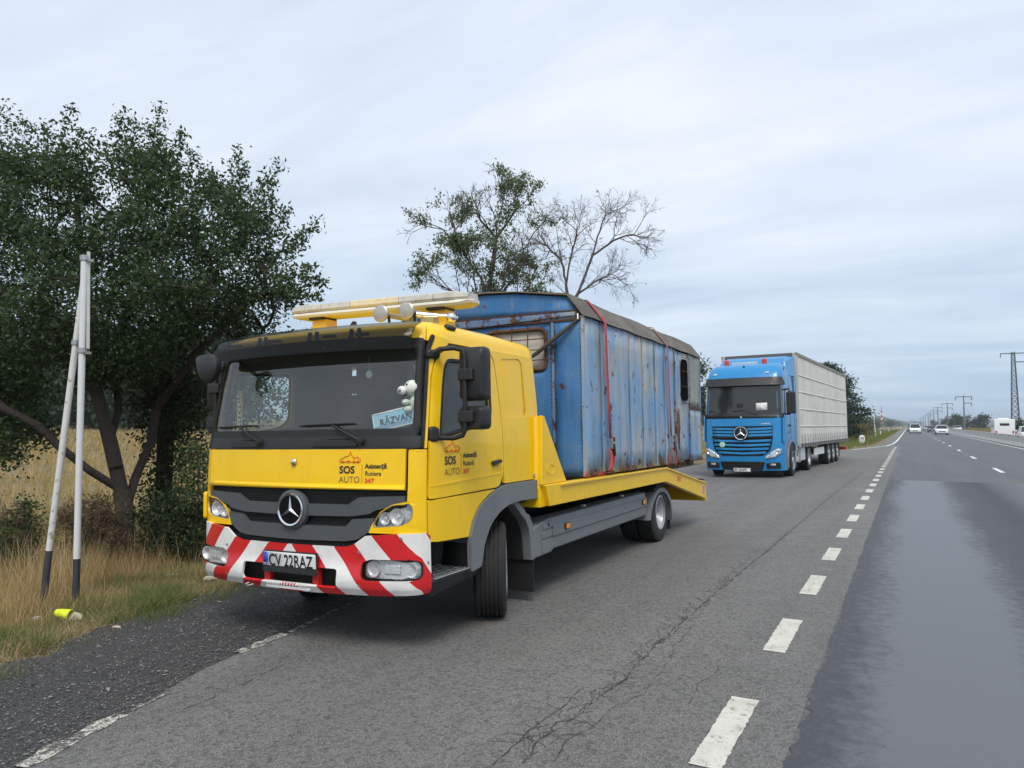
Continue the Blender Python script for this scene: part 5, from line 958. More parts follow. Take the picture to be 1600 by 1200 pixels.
for s in (1, -1):
    S_ = (lambda p: p) if s == 1 else mir
    hl = patch('headlight', S_(rpoly([(.70, .60), (1.02, .66), (1.19, .78), (1.22, .92), (1.10, .94), (.92, .84), (.74, .70)], .03)), None, pU(.004), M['silver'], SM, .012, .1, **of)
    patch('lens', S_(rpoly([(.72, .61), (1.01, .67), (1.18, .79), (1.21, .91), (1.10, .92), (.92, .82), (.75, .69)], .03)), None, pU(.022), mat('lens_clear', (.72, .74, .75), .08, .6), hl, .006, .1, **of)
    for q in ((.86, .73, .05), (1.08, .82, .055)): MB().lathe([(.02, .01), (q[2], -.02), (q[2] * .8, .02)], Vector(sring(s * q[0], q[1], .03)), 'y', 14, cap=False).build('reflector', M['chrome'], hl, smooth=50)
    fg = patch('fog_lamp', S_(rpoly([(.74, .30), (1.16, .30), (1.16, .50), (.74, .48)], .03)), None, pU(.004), K, SM, .012, .15, **of); patch('lens', S_(rpoly([(.86, .40), (1.02, .40), (1.02, .46), (.86, .46)], .02)), None, pU(.018), ALU, fg, .006, .1, **of)
    wn_ = patch('side_window', rpoly([(.45, 2.02), (1.25, 2.06), (1.28, 2.86), (.62, 2.86)], .06), None, pS(s, .004), DG, SM, .008, .2, **of)
    patch('door_seam', [(1.42, .98), (1.43, .98), (1.43, 2.98), (1.42, 2.98)], None, pS(s, .002), M['mesh'], SM, .004, .3, **of); patch('door_seam', [(.36, 1.36), (1.42, 1.42), (1.42, 1.432), (.36, 1.372)], None, pS(s, .002), M['mesh'], SM, .004, .3, **of)
    patch('door_handle', rpoly([(1.12, 1.62), (1.34, 1.63), (1.34, 1.69), (1.12, 1.68)], .02), None, pS(s, .006), K, SM, .03, .2, **of)
    patch('air_deflector', S_(rpoly([(suS(.20), 1.12), (suS(.50), 1.18), (suS(.50), 1.98), (suS(.20), 1.90)], .06)), None, lambda u, z, s=s: sring(u, z, .035), BL, SM, .02, .1, bevel=.008, **of)
    # mirror
    mm_ = MB().box(*sorted((s * 1.34, s * 1.62)), .26, .40, 2.02, 2.72).build('wing_mirror', K, SM, .05); MB().tube([(s * 1.22, .35, 2.78), (s * 1.42, .33, 2.80), (s * 1.46, .33, 2.7)], .03, 8).build('arm', K, mm_); MB().tube([(s * 1.22, .38, 2.02), (s * 1.42, .33, 2.0), (s * 1.46, .33, 2.06)], .025, 8).build('arm', K, mm_)
    # roof side fairing
    MB().hexa([(s * 1.02, 1.6, 3.35), (s * 1.20, 1.6, 3.30), (s * 1.24, 2.62, 3.30), (s * 1.05, 2.62, 3.30), (s * .97, 1.75, 3.88), (s * 1.08, 1.8, 3.80), (s * 1.22, 2.62, 4.02), (s * 1.05, 2.62, 4.04)]).build('roof_fairing', BL, SM, .03)
    MB().box(*sorted((s * 1.225, s * 1.25)), 2.27, 2.62, .95, 3.3).build('side_deflector', BL, SM, .01)
    MB().box(*sorted((s * .98, s * 1.24)), .30, .98, .34, .62).build('entry_step', K, SM, .03)
patch('lower_grille', rpoly([(-.62, .26), (.62, .26), (.70, .52), (-.70, .52)], .04), None, pF(.004), M['mesh'], SM, .012, .2, **of)
for zz in (.33, .41, .48): patch('lower_slat', [(-.62, zz), (.62, zz), (.62, zz + .012), (-.62, zz + .012)], None, pF(.012), K, SM, .015, .2, **of)
pl2 = MB().box(-.30, .32, -.10, -.085, .185, .33).build('number_plate', K, SM); MB().box(-.255, .265, -.105, -.1, .205, .315).build('plate_face', M['white'], pl2); text_on('plate_text', 'BV 23HPC', -.235, .222, .115, lambda x, z: (x, -.108, z), M['ink'], pl2, bold=.002, wid=.8)
text_on('lettering', 'ACTROS', .62, 1.70, .05, pF(.026), ALU, SM, bold=.002, wid=1.3)
MB().box(-.04, .04, .01, .03, 1.90, 1.95).build('badge', ALU, SM, .01)
MB().hexa([(-1.05, 1.3, 3.5), (1.05, 1.3, 3.5), (1.05, 2.6, 3.3), (-1.05, 2.6, 3.3), (-1.0, 1.75, 3.90), (1.0, 1.75, 3.90), (1.06, 2.6, 4.06), (-1.06, 2.6, 4.06)]).build('roof_deflector', BL, SM, .05)
MB().box(-.56, .30, 1.22, 1.34, 3.69, 3.80).build('roof_sign', mat('roof_sign', (.45, .55, .62), .4, var=.2), SM, .02)
for x0 in (-.72, .52): MB().lathe([(.085, 0), (.085, .05), (.08, .17), (.05, .2), (.001, .205)], (x0, 1.25, 3.69), 'z', 16).build('beacon', mat('beacon_red', (.62, .04, .015), .3, coat=.4), SM, smooth=40)
for x0, z0 in ((-.95, 3.36), (.80, 3.36)): MB().obox(sring(suF(x0), z0, .01), (.12, .04, .05)).build('marker_lamp', M['white'], SM, .01)
MB().tube([(0, .62, 3.50), (0, .58, 3.62)], .03, 8).build('roof_lamp', K, SM)
MB().tube([(1.15, .9, 3.3), (1.19, .95, 3.55)], .012, 6).build('antenna', K, SM)
for x0 in (-.55, .5): MB().tube([Vector(sring(suF(x0), 2.0, .03)), Vector(sring(suF(x0 - .45), 2.16, .03)), Vector(sring(suF(x0 - .8), 2.12, .02))], .014, 6).build('wiper', M['rubber'], SM)
patch('paper_sheet', [(.46, 2.14), (.80, 2.15), (.80, 2.38), (.46, 2.37)], None, pF(.012), M['white'], SM, .002, .2, **of); MB().obox(sring(suF(-.05), 2.26, .0), (.2, .03, .22)).build('dash_fan', M['rubber'], SM, .04)
patch('wheel_arch', [(.78, .24), (.80, .55), (.92, .85), (1.15, 1.02), (1.45, 1.06), (1.75, 1.0), (1.95, .80), (2.02, .24)], None, pS(1, .002), M['mesh'], SM, .006, .2, **of); patch('wheel_arch', [(.78, .24), (.80, .55), (.92, .85), (1.15, 1.02), (1.45, 1.06), (1.75, 1.0), (1.95, .80), (2.02, .24)], None, pS(-1, .002), M['mesh'], SM, .006, .2, **of)
arch = [(.70, .30), (.73, .58), (.87, .91), (1.12, 1.10), (1.45, 1.14), (1.78, 1.07), (2.02, .84)]; MB().tube([Vector(sring(suS(a), b, .01)) for a, b in arch], .04, 8).build('arch_lip', mat('arch_grey', (.16, .165, .17), .5), SM, smooth=50)
SW = wheel(.50, .30, .29, dish=.06); put_wheel(SW, SM, (1.15, 1.42, .50), R(2)); w4 = copy_tree(SW); put_wheel(w4, SM, (-1.15, 1.42, .50), R(4), True)
dw = wheel(.50, .29, .29, dish=-.10); put_wheel(dw, SM, (1.09, 4.95, .50))
for x0, fl in ((.77, False), (-1.09, True), (-.77, True)): w3 = copy_tree(dw); put_wheel(w3, SM, (x0, 4.95, .50), 0, fl)
cf = MB()
for s in (-1, 1): cf.box(s * .42 - .05, s * .42 + .05, 1.0, 6.0, .65, .95)
cf.tube([(-1, 4.95, .5), (1, 4.95, .5)], .1, 10); cf.tube([(-1, 1.42, .5), (1, 1.42, .5)], .08, 10); cf.box(-.5, .5, 4.5, 5.4, .95, 1.1); cf.build('chassis_frame', M['dark'], SM)
for s in (1, -1):
    tk = MB().prism(rpoly([(s * .62, .38), (s * 1.2, .38), (s * 1.2, 1.0), (s * .62, 1.0)], .08), 2.35, 3.35, 'y').build('side_tank', ALU, SM, .02); MB().box(*sorted((s * 1.19, s * 1.215)), 2.62, 2.74, .60, .82).build('tank_hatch', K, tk)
    for y0 in (2.98, 3.2): MB().box(*sorted((s * 1.18, s * 1.222)), y0, y0 + .05, .37, 1.01).build('tank_strap', M['steel'], tk)
    MB().prism(rpoly([(s * .62, .40), (s * 1.2, .40), (s * 1.2, .98), (s * .62, .98)], .06), 3.42, 4.35, 'y').build('side_skirt', ALU, SM, .02)
    MB().prism([(4.42, .75), (4.55, 1.02), (4.95, 1.12), (5.35, 1.02), (5.5, .75), (5.46, .75), (5.32, .98), (4.95, 1.07), (4.58, .98), (4.46, .75)], s * .62, s * 1.25, 'x').build('mudguard', K, SM)
    MB().box(*sorted((s * .7, s * 1.2)), 5.62, 5.64, .25, .9).build('mudflap', M['rubber'], SM)
# trailer
TR = empty('curtain_trailer', SM.location, SM.rotation_euler); tag(TR, 'long dirty white curtain sided trailer behind the blue tractor unit', 'trailer')
TX, TY0, TY1, TZ0, TZ1 = 1.275, 2.75, 16.35, 1.0, 4.17
g = NT('dirty_curtain'); a = g.noise(1.2, 6, .6, sc3=(1, 1, .5)); st = g.noise(4, 5, .6, sc3=(1, 1, .06)); X = g.xyz()
c = g.mix(g.rng(a, .35, .7), (.74, .72, .66), (.60, .58, .52)); c = g.mix(g.rng(st, .5, .8, 0, .25), c, (.50, .48, .43)); M['curtain'] = g.set(c, .6)
for s in (1, -1):
    ys2 = np.linspace(TY0 + .08, TY1 - .05, 90); zs2 = np.linspace(TZ0 + .02, TZ1 - .10, 14); mb = MB()
    mb.loft([[(s * (TX + .010 * math.sin(y * 1.9 + z * .6) * (1 - abs((z - 2.4) / 1.5)) + .0015 * math.sin(y * 7 + z * 3 + math.sin(y * 2))), y, z) for y in ys2] for z in zs2], cap=False, closed=False); cu = mb.build('curtain', M['curtain'], TR, smooth=60)
    for z0 in (1.62, 2.22, 2.82, 3.40): ribbon([(s * (TX + .012), y, z0) for y in ys2[::3]], .045, mat('seam_tape', (.64, .62, .57), .7), 'seam_tape', cu, Vector((0, 0, 1)))
    for k in range(23):
        y0 = TY0 + .45 + k * .565; bk_ = ribbon([(s * (TX + .03), y0, 1.34), (s * (TX + .045), y0 + .01, 1.12), (s * (TX + .03), y0, .90)], .06, mat('strap_grey', (.10, .10, .10), .7) if 'strap_grey' not in bpy.data.materials else bpy.data.materials['strap_grey'], 'curtain_strap', cu); MB().box(*sorted((s * (TX + .04), s * (TX + .06))), y0 - .03, y0 + .03, 1.08, 1.17).build('buckle', M['steel'], bk_)
    MB().box(*sorted((s * (TX - .06), s * (TX + .02))), TY0, TY1, .88, 1.02).build('side_rail', mat('rail_grey', (.15, .145, .14), .6, var=.3), TR, .01)
    MB().box(*sorted((s * (TX - .08), s * (TX + .03))), TY0, TY1, TZ1 - .11, TZ1).build('roof_rail', mat('rail_dirty', (.26, .235, .20), .6, var=.3), TR, .01)
    MB().box(*sorted((s * (TX - .08), s * (TX + .025))), TY0, TY0 + .10, .9, TZ1).build('corner_post', mat('post_grey', (.50, .49, .46), .5), TR, .01)
    MB().box(*sorted((s * 1.16, s * 1.20)), 6.4, 8.9, .50, .78).build('side_guard', M['white'], TR, .01)
    MB().box(*sorted((s * .45, s * .60)), 5.9, 6.05, .25, .9).build('landing_leg', M['dark'], TR)
    MB().box(*sorted((s * .65, s * 1.2)), 13.6, 13.63, .2, .85).build('mudflap', M['rubber'], TR)
    MB().box(*sorted((s * .62, s * 1.24)), 9.5, 13.5, 1.03, 1.05).build('mudguard', M['dark'], TR)
MB().box(-TX + .03, TX - .03, TY0 - .02, TY0 + .03, .95, TZ1 - .02).build('front_wall', mat('front_wall', (.50, .49, .46), .5, var=.1), TR); MB().box(-TX + .02, TX - .02, TY1 - .04, TY1, .95, TZ1 - .02).build('rear_doors', mat('rear_wall', (.5, .5, .48), .5), TR)
MB().box(-TX + .05, TX - .05, TY0 + .05, TY1 - .05, TZ1 - .05, TZ1 - .02).build('roof', mat('trailer_roof', (.45, .44, .41), .7, var=.15), TR); MB().box(-TX + .05, TX - .05, TY0, TY1, .95, 1.02).build('floor', M['dark'], TR)
mbx = MB()
for s in (-1, 1): mbx.box(s * .48 - .07, s * .48 + .07, 3.2, TY1, .80, .95)
mbx.build('chassis_frame', M['dark'], TR); MB().box(-1.2, 1.2, TY1 - .1, TY1, .45, .58).build('underrun_bar', M['red'], TR); MB().box(-.06, .06, 0, 0, 0, 0)
tag(MB().box(-TX + .12, TX - .12, TY0 - .05, TY0 - .02, TZ1 - .12, TZ1 - .01).build('front_sign_rail', mat('rail_dark', (.12, .11, .10), .6), TR))
tw = wheel(.50, .38, .28, dish=.08)
for i, y0 in enumerate((9.9, 11.2, 12.5)):
    for x0, fl in ((1.06, False), (-1.06, True)):
        w3 = tw if (i == 0 and not fl) else copy_tree(tw); put_wheel(w3, TR, (x0, y0, .50), 0, fl)
    MB().tube([(-1, y0, .5), (1, y0, .5)], .08, 8).build('axle', M['dark'], TR)
# ------------------------------------------------------------------ trees and shrubs
M['bark'] = mat('bark', (.045, .036, .03), .95, var=.45, vscale=9, bump=.9, bscale=28); M['twig'] = mat('twig_bark', (.085, .07, .065), .9)
LF = {'dark': leaf_mat('leaf_dark', (.044, .078, .032), .26, .55), 'ivy': leaf_mat('leaf_ivy', (.026, .043, .016), .2, .5), 'mid': leaf_mat('leaf_mid', (.10, .135, .065), .3, .45), 'conif': leaf_mat('leaf_conifer', (.028, .055, .036), .15, .4), 'far': leaf_mat('leaf_far', (.036, .058, .030), .2, .5), 'shrub': leaf_mat('leaf_shrub', (.05, .075, .027), .25, .5)}
holes_px = []
def in_poly(P, poly):
    poly = np.asarray(poly, float); x, y = P[:, 0], P[:, 1]; c = np.zeros(len(P), bool); j = len(poly) - 1
    for i in range(len(poly)):
        xi, yi = poly[i]; xj, yj = poly[j]; hit = ((yi > y) != (yj > y)) & (x < (xj - xi) * (y - yi) / (yj - yi + 1e-9) + xi); c ^= hit; j = i
    return c
def edge_dist(P, poly):
    poly = np.asarray(poly, float); d = np.full(len(P), 1e9)
    for i in range(len(poly)):
        a, b = poly[i - 1], poly[i]; ab = b - a; t = np.clip(((P - a) @ ab) / (ab @ ab + 1e-9), 0, 1); d = np.minimum(d, np.linalg.norm(P - (a + t[:, None] * ab), axis=1))
    return d
def crown_points(poly, depth, n, flat=1.0, bias=0.0):
    """cluster centres inside an outline seen at a known depth; the crown's thickness follows its width"""
    poly = np.asarray(poly, float); lo, hi = poly.min(0), poly.max(0); out = np.zeros((0, 2))
    while len(out) < n:
        P = lo + (hi - lo) * rng.random((n * 3, 2)); out = np.concatenate([out, P[in_poly(P, poly)]])
    if len(holes_px) and 100 < abs(poly[:, 0].min()) < 200: out = out[np.all([((out[:, 0] - a) / c) ** 2 + ((out[:, 1] - b) / d) ** 2 > 1 for a, b, c, d in holes_px], 0)]
    n = min(n, len(out)); out = out[:n]; ed = edge_dist(out, poly) * depth / F_PX; th = np.sqrt(np.maximum(ed, .02)) * 1.25 * flat; dd = rng.uniform(-1, 1, n) * th + bias
    return np.array([at_depth(p[0], p[1], max(depth + d_, 1)) for p, d_ in zip(out, dd)])
def skeleton(limbs, targets, seg=.3, wob=.05, up=.0):
    """grow twigs from given limbs to every target; returns nodes, parents, child counts"""
    N, Pn = [], []
    for l in limbs:
        prev = -1; pts = [Vector(p) for p in l]
        if N:
            k = min(range(len(N)), key=lambda i: (N[i] - pts[0]).length); prev = k
        for i in range(len(pts) - 1 if len(pts) > 1 else 1):
            m = max(1, int((pts[i + 1] - pts[i]).length / seg))
            for k in range(m if i < len(pts) - 2 else m + 1):
                q = pts[i].lerp(pts[i + 1], k / m); N.append(q); Pn.append(prev); prev = len(N) - 1
    A = np.array([tuple(v) for v in N]); par = list(Pn); order = np.argsort([np.min(np.linalg.norm(A - t, axis=1)) for t in targets]); ends = []
    cap = len(N) + len(targets) * 14; buf = np.zeros((cap, 3)); buf[:len(N)] = A; cnt = len(N)
    for i in order:
        t = targets[i]; d = np.linalg.norm(buf[:cnt] - t, axis=1) + .35 * np.maximum(0, buf[:cnt, 2] - t[2]); k = int(np.argmin(d)); a = buf[k].copy(); L_ = np.linalg.norm(t - a); m = min(10, max(1, int(L_ / seg))); prev = k
        for j in range(1, m + 1):
            q = a + (t - a) * j / m; q = q + rng.normal(0, wob * min(L_, 1), 3) * (j < m); q[2] += up * math.sin(math.pi * j / m) * L_
            if cnt >= cap: break
            buf[cnt] = q; par.append(prev); prev = cnt; cnt += 1
        ends.append(prev)
    return buf[:cnt], par, ends
def branch_mesh(name, N, par, r0, rmin, m, parent, n=6, power=.5):
    cnt = np.zeros(len(N)); 
    has = np.zeros(len(N), bool)
    for p in par:
        if p >= 0: has[p] = True
    cnt[~has] = 1
    for i in range(len(N) - 1, -1, -1):
        if par[i] >= 0 and par[i] < i: cnt[par[i]] += cnt[i]
    rad = np.maximum(rmin, r0 * (cnt / cnt.max()) ** power); V = []; Fc = []; ring = {}
    def add_ring(p, t, r):
        a = np.cross(t, (0, 0, 1.0)) if abs(t[2]) < .9 else np.cross(t, (1.0, 0, 0)); a = a / np.linalg.norm(a); b = np.cross(a, t); s0 = len(V)
        for k in range(n): V.append(tuple(p + (a * math.cos(2 * math.pi * k / n) + b * math.sin(2 * math.pi * k / n)) * r))
        return s0
    for i, p in enumerate(par):
        if p < 0: continue
        t = N[i] - N[p]; l = np.linalg.norm(t)
        if l < 1e-6: continue
        t = t / l; a = add_ring(N[p] - t * rad[i] * .3, t, min(rad[p], rad[i] * 1.25)); b = add_ring(N[i] + t * rad[i] * .2, t, rad[i])
        for k in range(n): Fc.append((a + k, a + (k + 1) % n, b + (k + 1) % n, b + k))
    me = bpy.data.meshes.new(name); me.from_pydata(V, [], Fc); me.polygons.foreach_set('use_smooth', [True] * len(Fc)); return link(name, me, m, parent)
def leaves(C, per, spread, lo, hi, asp=.5, droop=.3, squash=(1, 1, .8)):
    C = np.repeat(np.asarray(C), per, 0); n = len(C); P = C + rng.normal(0, 1, (n, 3)) * spread * np.array(squash); d = rng.normal(0, 1, (n, 3)); d[:, 2] -= droop; d /= np.linalg.norm(d, axis=1)[:, None]
    s = np.cross(d, rng.normal(0, 1, (n, 3))); s /= np.linalg.norm(s, axis=1)[:, None] + 1e-9; nn = np.cross(d, s); L_ = rng.uniform(lo, hi, n)[:, None]; w_ = L_ * asp / 2
    return np.stack([P, P + d * L_ * .45 + s * w_ + nn * L_ * .06, P + d * L_, P + d * L_ * .45 - s * w_ + nn * L_ * .06], 1)
def shoots(poly, depth, n, lo=.25, hi=.6, flat=1.0, up=.8):
    """leafy sprigs that stick out of a crown's outline"""
    P = np.asarray(poly, float); c = P.mean(0); out = []
    for _ in range(n):
        i = random.randrange(len(P)); q_ = P[i - 1] + (P[i] - P[i - 1]) * random.random(); q_ = c + (q_ - c) * random.uniform(.86, .98); a = at_depth(q_[0], q_[1], depth + random.uniform(-.7, .7) * flat); cc_ = at_depth(c[0], c[1], depth)
        d_ = (a - cc_).normalized() + Vector((random.uniform(-.3, .3), random.uniform(-.3, .3), up * random.random())); d_.normalize(); L_ = random.uniform(lo, hi)
        for k in range(int(L_ / .045)): out.append(tuple(a + d_ * (k * .045) + Vector((0, 0, -.05 * (k * .045 / L_) ** 2))))
    return np.array(out)
def tree(name, label, limbs, polys, depth, ncl, per, spread, lo, hi, lf, r0, rmin=.004, flat=1.0, group=None, cat='tree', extra=None, asp=.5, seg=.3, n=6, bark='bark', squash=(1, 1, .8), power=.5, wob=.06, leafy=1.0, spr=None):
    base = limbs[0][0]; root = empty(name, base); tag(root, label, cat, group)
    T_ = np.concatenate([crown_points(p, depth, int(ncl * k), flat) for p, k in polys]) if polys else np.zeros((0, 3))
    N, par, ends = skeleton(limbs, T_, seg, wob); tr_ = branch_mesh('trunk', N, par, r0, rmin, M[bark], root, n, power); tr_.location = -Vector(base)
    C = T_[rng.random(len(T_)) < leafy] if leafy < 1 else T_
    if extra is not None: C = np.concatenate([C, extra])
    if spr is not None: sp_l = leaves(spr, max(3, per // 8), spread * .38, lo, hi, asp)
    if per and len(C):
        cr_ = quads('crown', leaves(C, per, spread, lo, hi, asp, squash=squash) if spr is None else np.concatenate([leaves(C, per, spread, lo, hi, asp, squash=squash), sp_l]), LF[lf], root); cr_.location = -Vector(base)
    return root
G3 = lambda x, y: Vector((x, y, float(gz(x, y))))
def fractal(limbs, levels=4, l0=.9, kids=(4, 4, 3, 3), ang=.6, up=.15, seg=4, start=.3):
    N, par, lev = [], [], []
    chains = []
    for l in limbs:
        pts = [Vector(p) for p in l]; prev = -1
        if N: prev = min(range(len(N)), key=lambda i: (N[i] - pts[0]).length)
        ch_ = []
        for i in range(len(pts) - 1):
            m = max(1, int((pts[i + 1] - pts[i]).length / .2))
            for k in range(m + (i == len(pts) - 2)): N.append(pts[i].lerp(pts[i + 1], k / m) + Vector((random.gauss(0, .012), random.gauss(0, .012), 0))); par.append(prev); lev.append(0); prev = len(N) - 1; ch_.append(prev)
        chains.append(ch_)
    for L_ in range(1, levels + 1):
        new = []
        for ch_ in chains:
            for _ in range(kids[L_ - 1]):
                t = start + (1 - start) * random.random() ** .8; k = ch_[min(int(t * len(ch_)), len(ch_) - 1)]; p = N[k]; q_ = N[par[k]] if par[k] >= 0 else p - Vector((0, 0, 1)); d_ = (p - q_).normalized() if (p - q_).length > 1e-5 else Vector((0, 0, 1))
                rv_ = Vector((random.gauss(0, 1), random.gauss(0, 1), random.gauss(0, 1))); rv_ = (rv_ - d_ * rv_.dot(d_)).normalized(); a = random.uniform(ang * .55, ang * 1.5); d_ = (d_ * math.cos(a) + rv_ * math.sin(a) + Vector((0, 0, up))).normalized(); ln = l0 * (.66 ** (L_ - 1)) * random.uniform(.6, 1.3); prev = k; c2 = []
                for j in range(seg):
                    p = p + d_ * (ln / seg); d_ = (d_ + Vector((random.gauss(0, .13), random.gauss(0, .13), random.gauss(.0, .1)))).normalized(); N.append(p.copy()); par.append(prev); lev.append(L_); prev = len(N) - 1; c2.append(prev)
                new.append(c2)
        chains = new
    return np.array([tuple(v) for v in N]), par, np.array(lev)
# big tree behind the sign posts
bA = G3(-9.43, 6.52); dA = depth_of(bA.x, bA.y); q = lambda px, py, d=0: at_depth(px, py, dA + d)
limbA = [[bA - Vector((0, 0, .1)), q(196, 800), q(190, 770)], [q(190, 770), q(172, 690, -.1), q(150, 610, -.2), q(140, 520, -.2), q(130, 420, -.1), q(120, 320)], [q(172, 690, -.1), q(185, 640, .3), q(180, 560, .6), q(210, 440, .8), q(230, 320, .9)], [q(188, 765), q(140, 735, -.3), q(95, 700, -.5), q(60, 665, -.6), q(10, 640, -.7), q(-40, 600, -.7)], [q(196, 800), q(212, 745, .3), q(236, 690, .5), q(245, 640, .6), q(270, 540, .7), q(330, 430, .9)], [q(150, 610, -.2), q(100, 560, -.4), q(40, 500, -.7), q(-20, 420, -.8)], [q(245, 640, .6), q(300, 560, .1), q(380, 480, -.1)]]
polyA = [(-140, 330), (-70, 240), (0, 225), (60, 242), (120, 236), (150, 268), (190, 240), (250, 236), (300, 278), (355, 292), (395, 318), (428, 366), (420, 402), (466, 440), (466, 460), (425, 470), (375, 488), (325, 508), (285, 548), (235, 588), (150, 598), (60, 632), (0, 638), (-140, 610)]
holes_px = [(166, 292, 22, 40), (92, 585, 26, 16), (322, 330, 16, 22), (60, 330, 15, 22), (225, 505, 20, 14), (120, 470, 14, 16), (385, 420, 16, 12), (20, 430, 16, 18), (270, 420, 14, 14)]
sprig = []                                   # upright shoots that give the crown its spiky outline
for (x1, y1), (x0, y0) in (((15, 168), (30, 262)), ((42, 192), (50, 270)), ((112, 170), (100, 272)), ((132, 198), (120, 280)), ((186, 174), (165, 272)), ((196, 212), (175, 300)), ((252, 168), (245, 262)), ((232, 202), (240, 262)), ((285, 205), (270, 272)), ((303, 236), (290, 300)), ((375, 232), (345, 312)), ((386, 262), (360, 332)), ((437, 256), (400, 342)), ((430, 300), (400, 350)), ((490, 346), (440, 396)), ((478, 372), (420, 412)), ((510, 442), (450, 452)), ((502, 466), (440, 470)), ((488, 420), (430, 442)), ((332, 264), (310, 322)), ((70, 205), (80, 270)), ((150, 215), (150, 285)), ((-20, 190), (0, 262)), ((216, 190), (210, 262)), ((412, 280), (385, 340)), ((455, 330), (415, 380)), ((-60, 640), (30, 640)), ((0, 715), (40, 660)), ((20, 690), (60, 650))):
    dd = dA + random.uniform(-.8, .8)
    for _ in range(2):
        ox, oy = random.gauss(0, 5), random.gauss(0, 5); n_ = 22
        for k in range(n_):
            t = k / n_; sprig.append(tuple(at_depth(x1 + ox * t + (x0 - x1) * t + 6 * math.sin(t * 3 + ox), y1 + oy + (y0 - y1) * t, dd + .25 * t * oy / 5) + Vector((rng.normal(0, .03 + .07 * t), rng.normal(0, .03 + .07 * t), rng.normal(0, .03 + .05 * t)))))
sprA = np.array(sprig)
treeA = tree('leafy_tree', 'big dark leafy tree with several crooked trunks behind the white sign posts', limbA, [(polyA, 1.0), ([(-60, 640), (60, 640), (90, 690), (30, 720), (-60, 715)], .05)], dA, 1550, 54, .105, .042, .082, 'dark', .135, .005, flat=1.15, squash=(1, 1, .9), spr=sprA)
# ivy-covered second trunk
bB = G3(-9.6, 7.7); dB = depth_of(bB.x, bB.y); q2 = lambda px, py, d=0: at_depth(px, py, dB + d)
limbB = [[bB - Vector((0, 0, .1)), q2(255, 780), q2(258, 700), q2(262, 620), q2(258, 540), q2(290, 470)], [q2(262, 640), q2(300, 560), q2(360, 500)], [q2(258, 560), q2(215, 500), q2(180, 460)]]
ivy = np.concatenate([crown_points([(238, 850), (232, 700), (236, 600), (285, 600), (290, 700), (280, 850)], dB, 90, .45), crown_points([(200, 620), (240, 600), (330, 600), (318, 690), (290, 720), (225, 690)], dB, 60, .6)])
tree('ivy_tree', 'second tree trunk wrapped in ivy between the big tree and the tow truck', limbB, [([(180, 480), (300, 430), (440, 470), (420, 520), (330, 560), (320, 640), (210, 640), (190, 560)], 1.0)], dB, 170, 45, .14, .05, .085, 'ivy', .13, .005, extra=ivy)
# half-bare tree and leafless tree behind the hut
bC = G3(-10.2, 16.6); dC = depth_of(bC.x, bC.y); q3 = lambda px, py, d=0: at_depth(px, py, dC + d)
limbC = [[bC, q3(755, 600), q3(757, 520), q3(760, 470), q3(752, 435), q3(730, 395), q3(708, 362), q3(690, 345)], [q3(760, 470), q3(770, 410), q3(777, 352), q3(788, 308)], [q3(774, 375), q3(798, 340), q3(812, 318)], [q3(774, 372), q3(752, 345), q3(744, 334)], [q3(757, 490), q3(795, 445), q3(820, 405), q3(828, 375)], [q3(757, 500), q3(720, 460), q3(685, 445)], [q3(757, 510), q3(742, 450, .3), q3(738, 410, .4)], [q3(757, 510), q3(785, 450, -.3), q3(796, 410, -.4)], [q3(757, 520), q3(810, 470, .2), q3(828, 445, .3)], [q3(752, 435), q3(712, 378, -.4), q3(690, 358, -.6)]]
rtC = empty('half_bare_tree', bC); tag(rtC, 'half bare green tree rising behind the cab end of the blue hut', 'tree')
N, par, lev = fractal(limbC, 4, .58, (6, 3, 3, 2), .66, .08); branch_mesh('trunk', N, par, .11, .0042, M['twig'], rtC, 5, .52).location = -bC
sel = N[(lev >= 2)]; d2 = np.array([(800 + F_PX * ((p[0] * CO + p[1] * SI) / (-p[0] * SI + p[1] * CO))) for p in sel]); low = np.array([p[2] for p in sel]); keepp = rng.random(len(sel)) < np.interp(low, [2.5, 4.4, 5.4, 7.5], [.95, .85, .5, .38]); clumpk = (np.sin(sel[:, 0] * 2.3 + sel[:, 2] * 1.9) + np.sin(sel[:, 1] * 2.9 - sel[:, 2] * 2.2)) > -.35
sel = sel[keepp & clumpk]; quads('crown', leaves(sel, 7, .07, .055, .11, .40, droop=.9), LF['mid'], rtC).location = -bC
bD = G3(-10.6, 22.5); dD = depth_of(bD.x, bD.y); q4 = lambda px, py, d=0: at_depth(px, py, dD + d)
limbD = [[bD, q4(888, 560), q4(888, 470), q4(884, 440), q4(875, 400), q4(868, 350), q4(866, 325)], [q4(888, 480), q4(905, 455), q4(925, 400), q4(940, 350), q4(950, 325)], [q4(885, 445), q4(892, 400), q4(905, 350)], [q4(925, 400), q4(958, 376), q4(978, 368), q4(990, 366)], [q4(900, 462), q4(930, 440), q4(955, 428), q4(972, 436)], [q4(876, 405), q4(855, 385), q4(845, 370)]]
rtD = empty('leafless_tree', bD); tag(rtD, 'leafless grey tree with fine twigs rising above the blue hut roof', 'tree')
N, par, lev = fractal(limbD, 4, .64, (8, 4, 3, 3), .66, .04, start=.12); branch_mesh('trunk', N, par, .085, .0036, M['twig'], rtD, 4, .5).location = -bD
sel = N[(lev == 4)]; sel = sel[rng.random(len(sel)) < .012]; quads('crown', leaves(sel, 2, .05, .06, .1, .5), LF['mid'], rtD).location = -bD
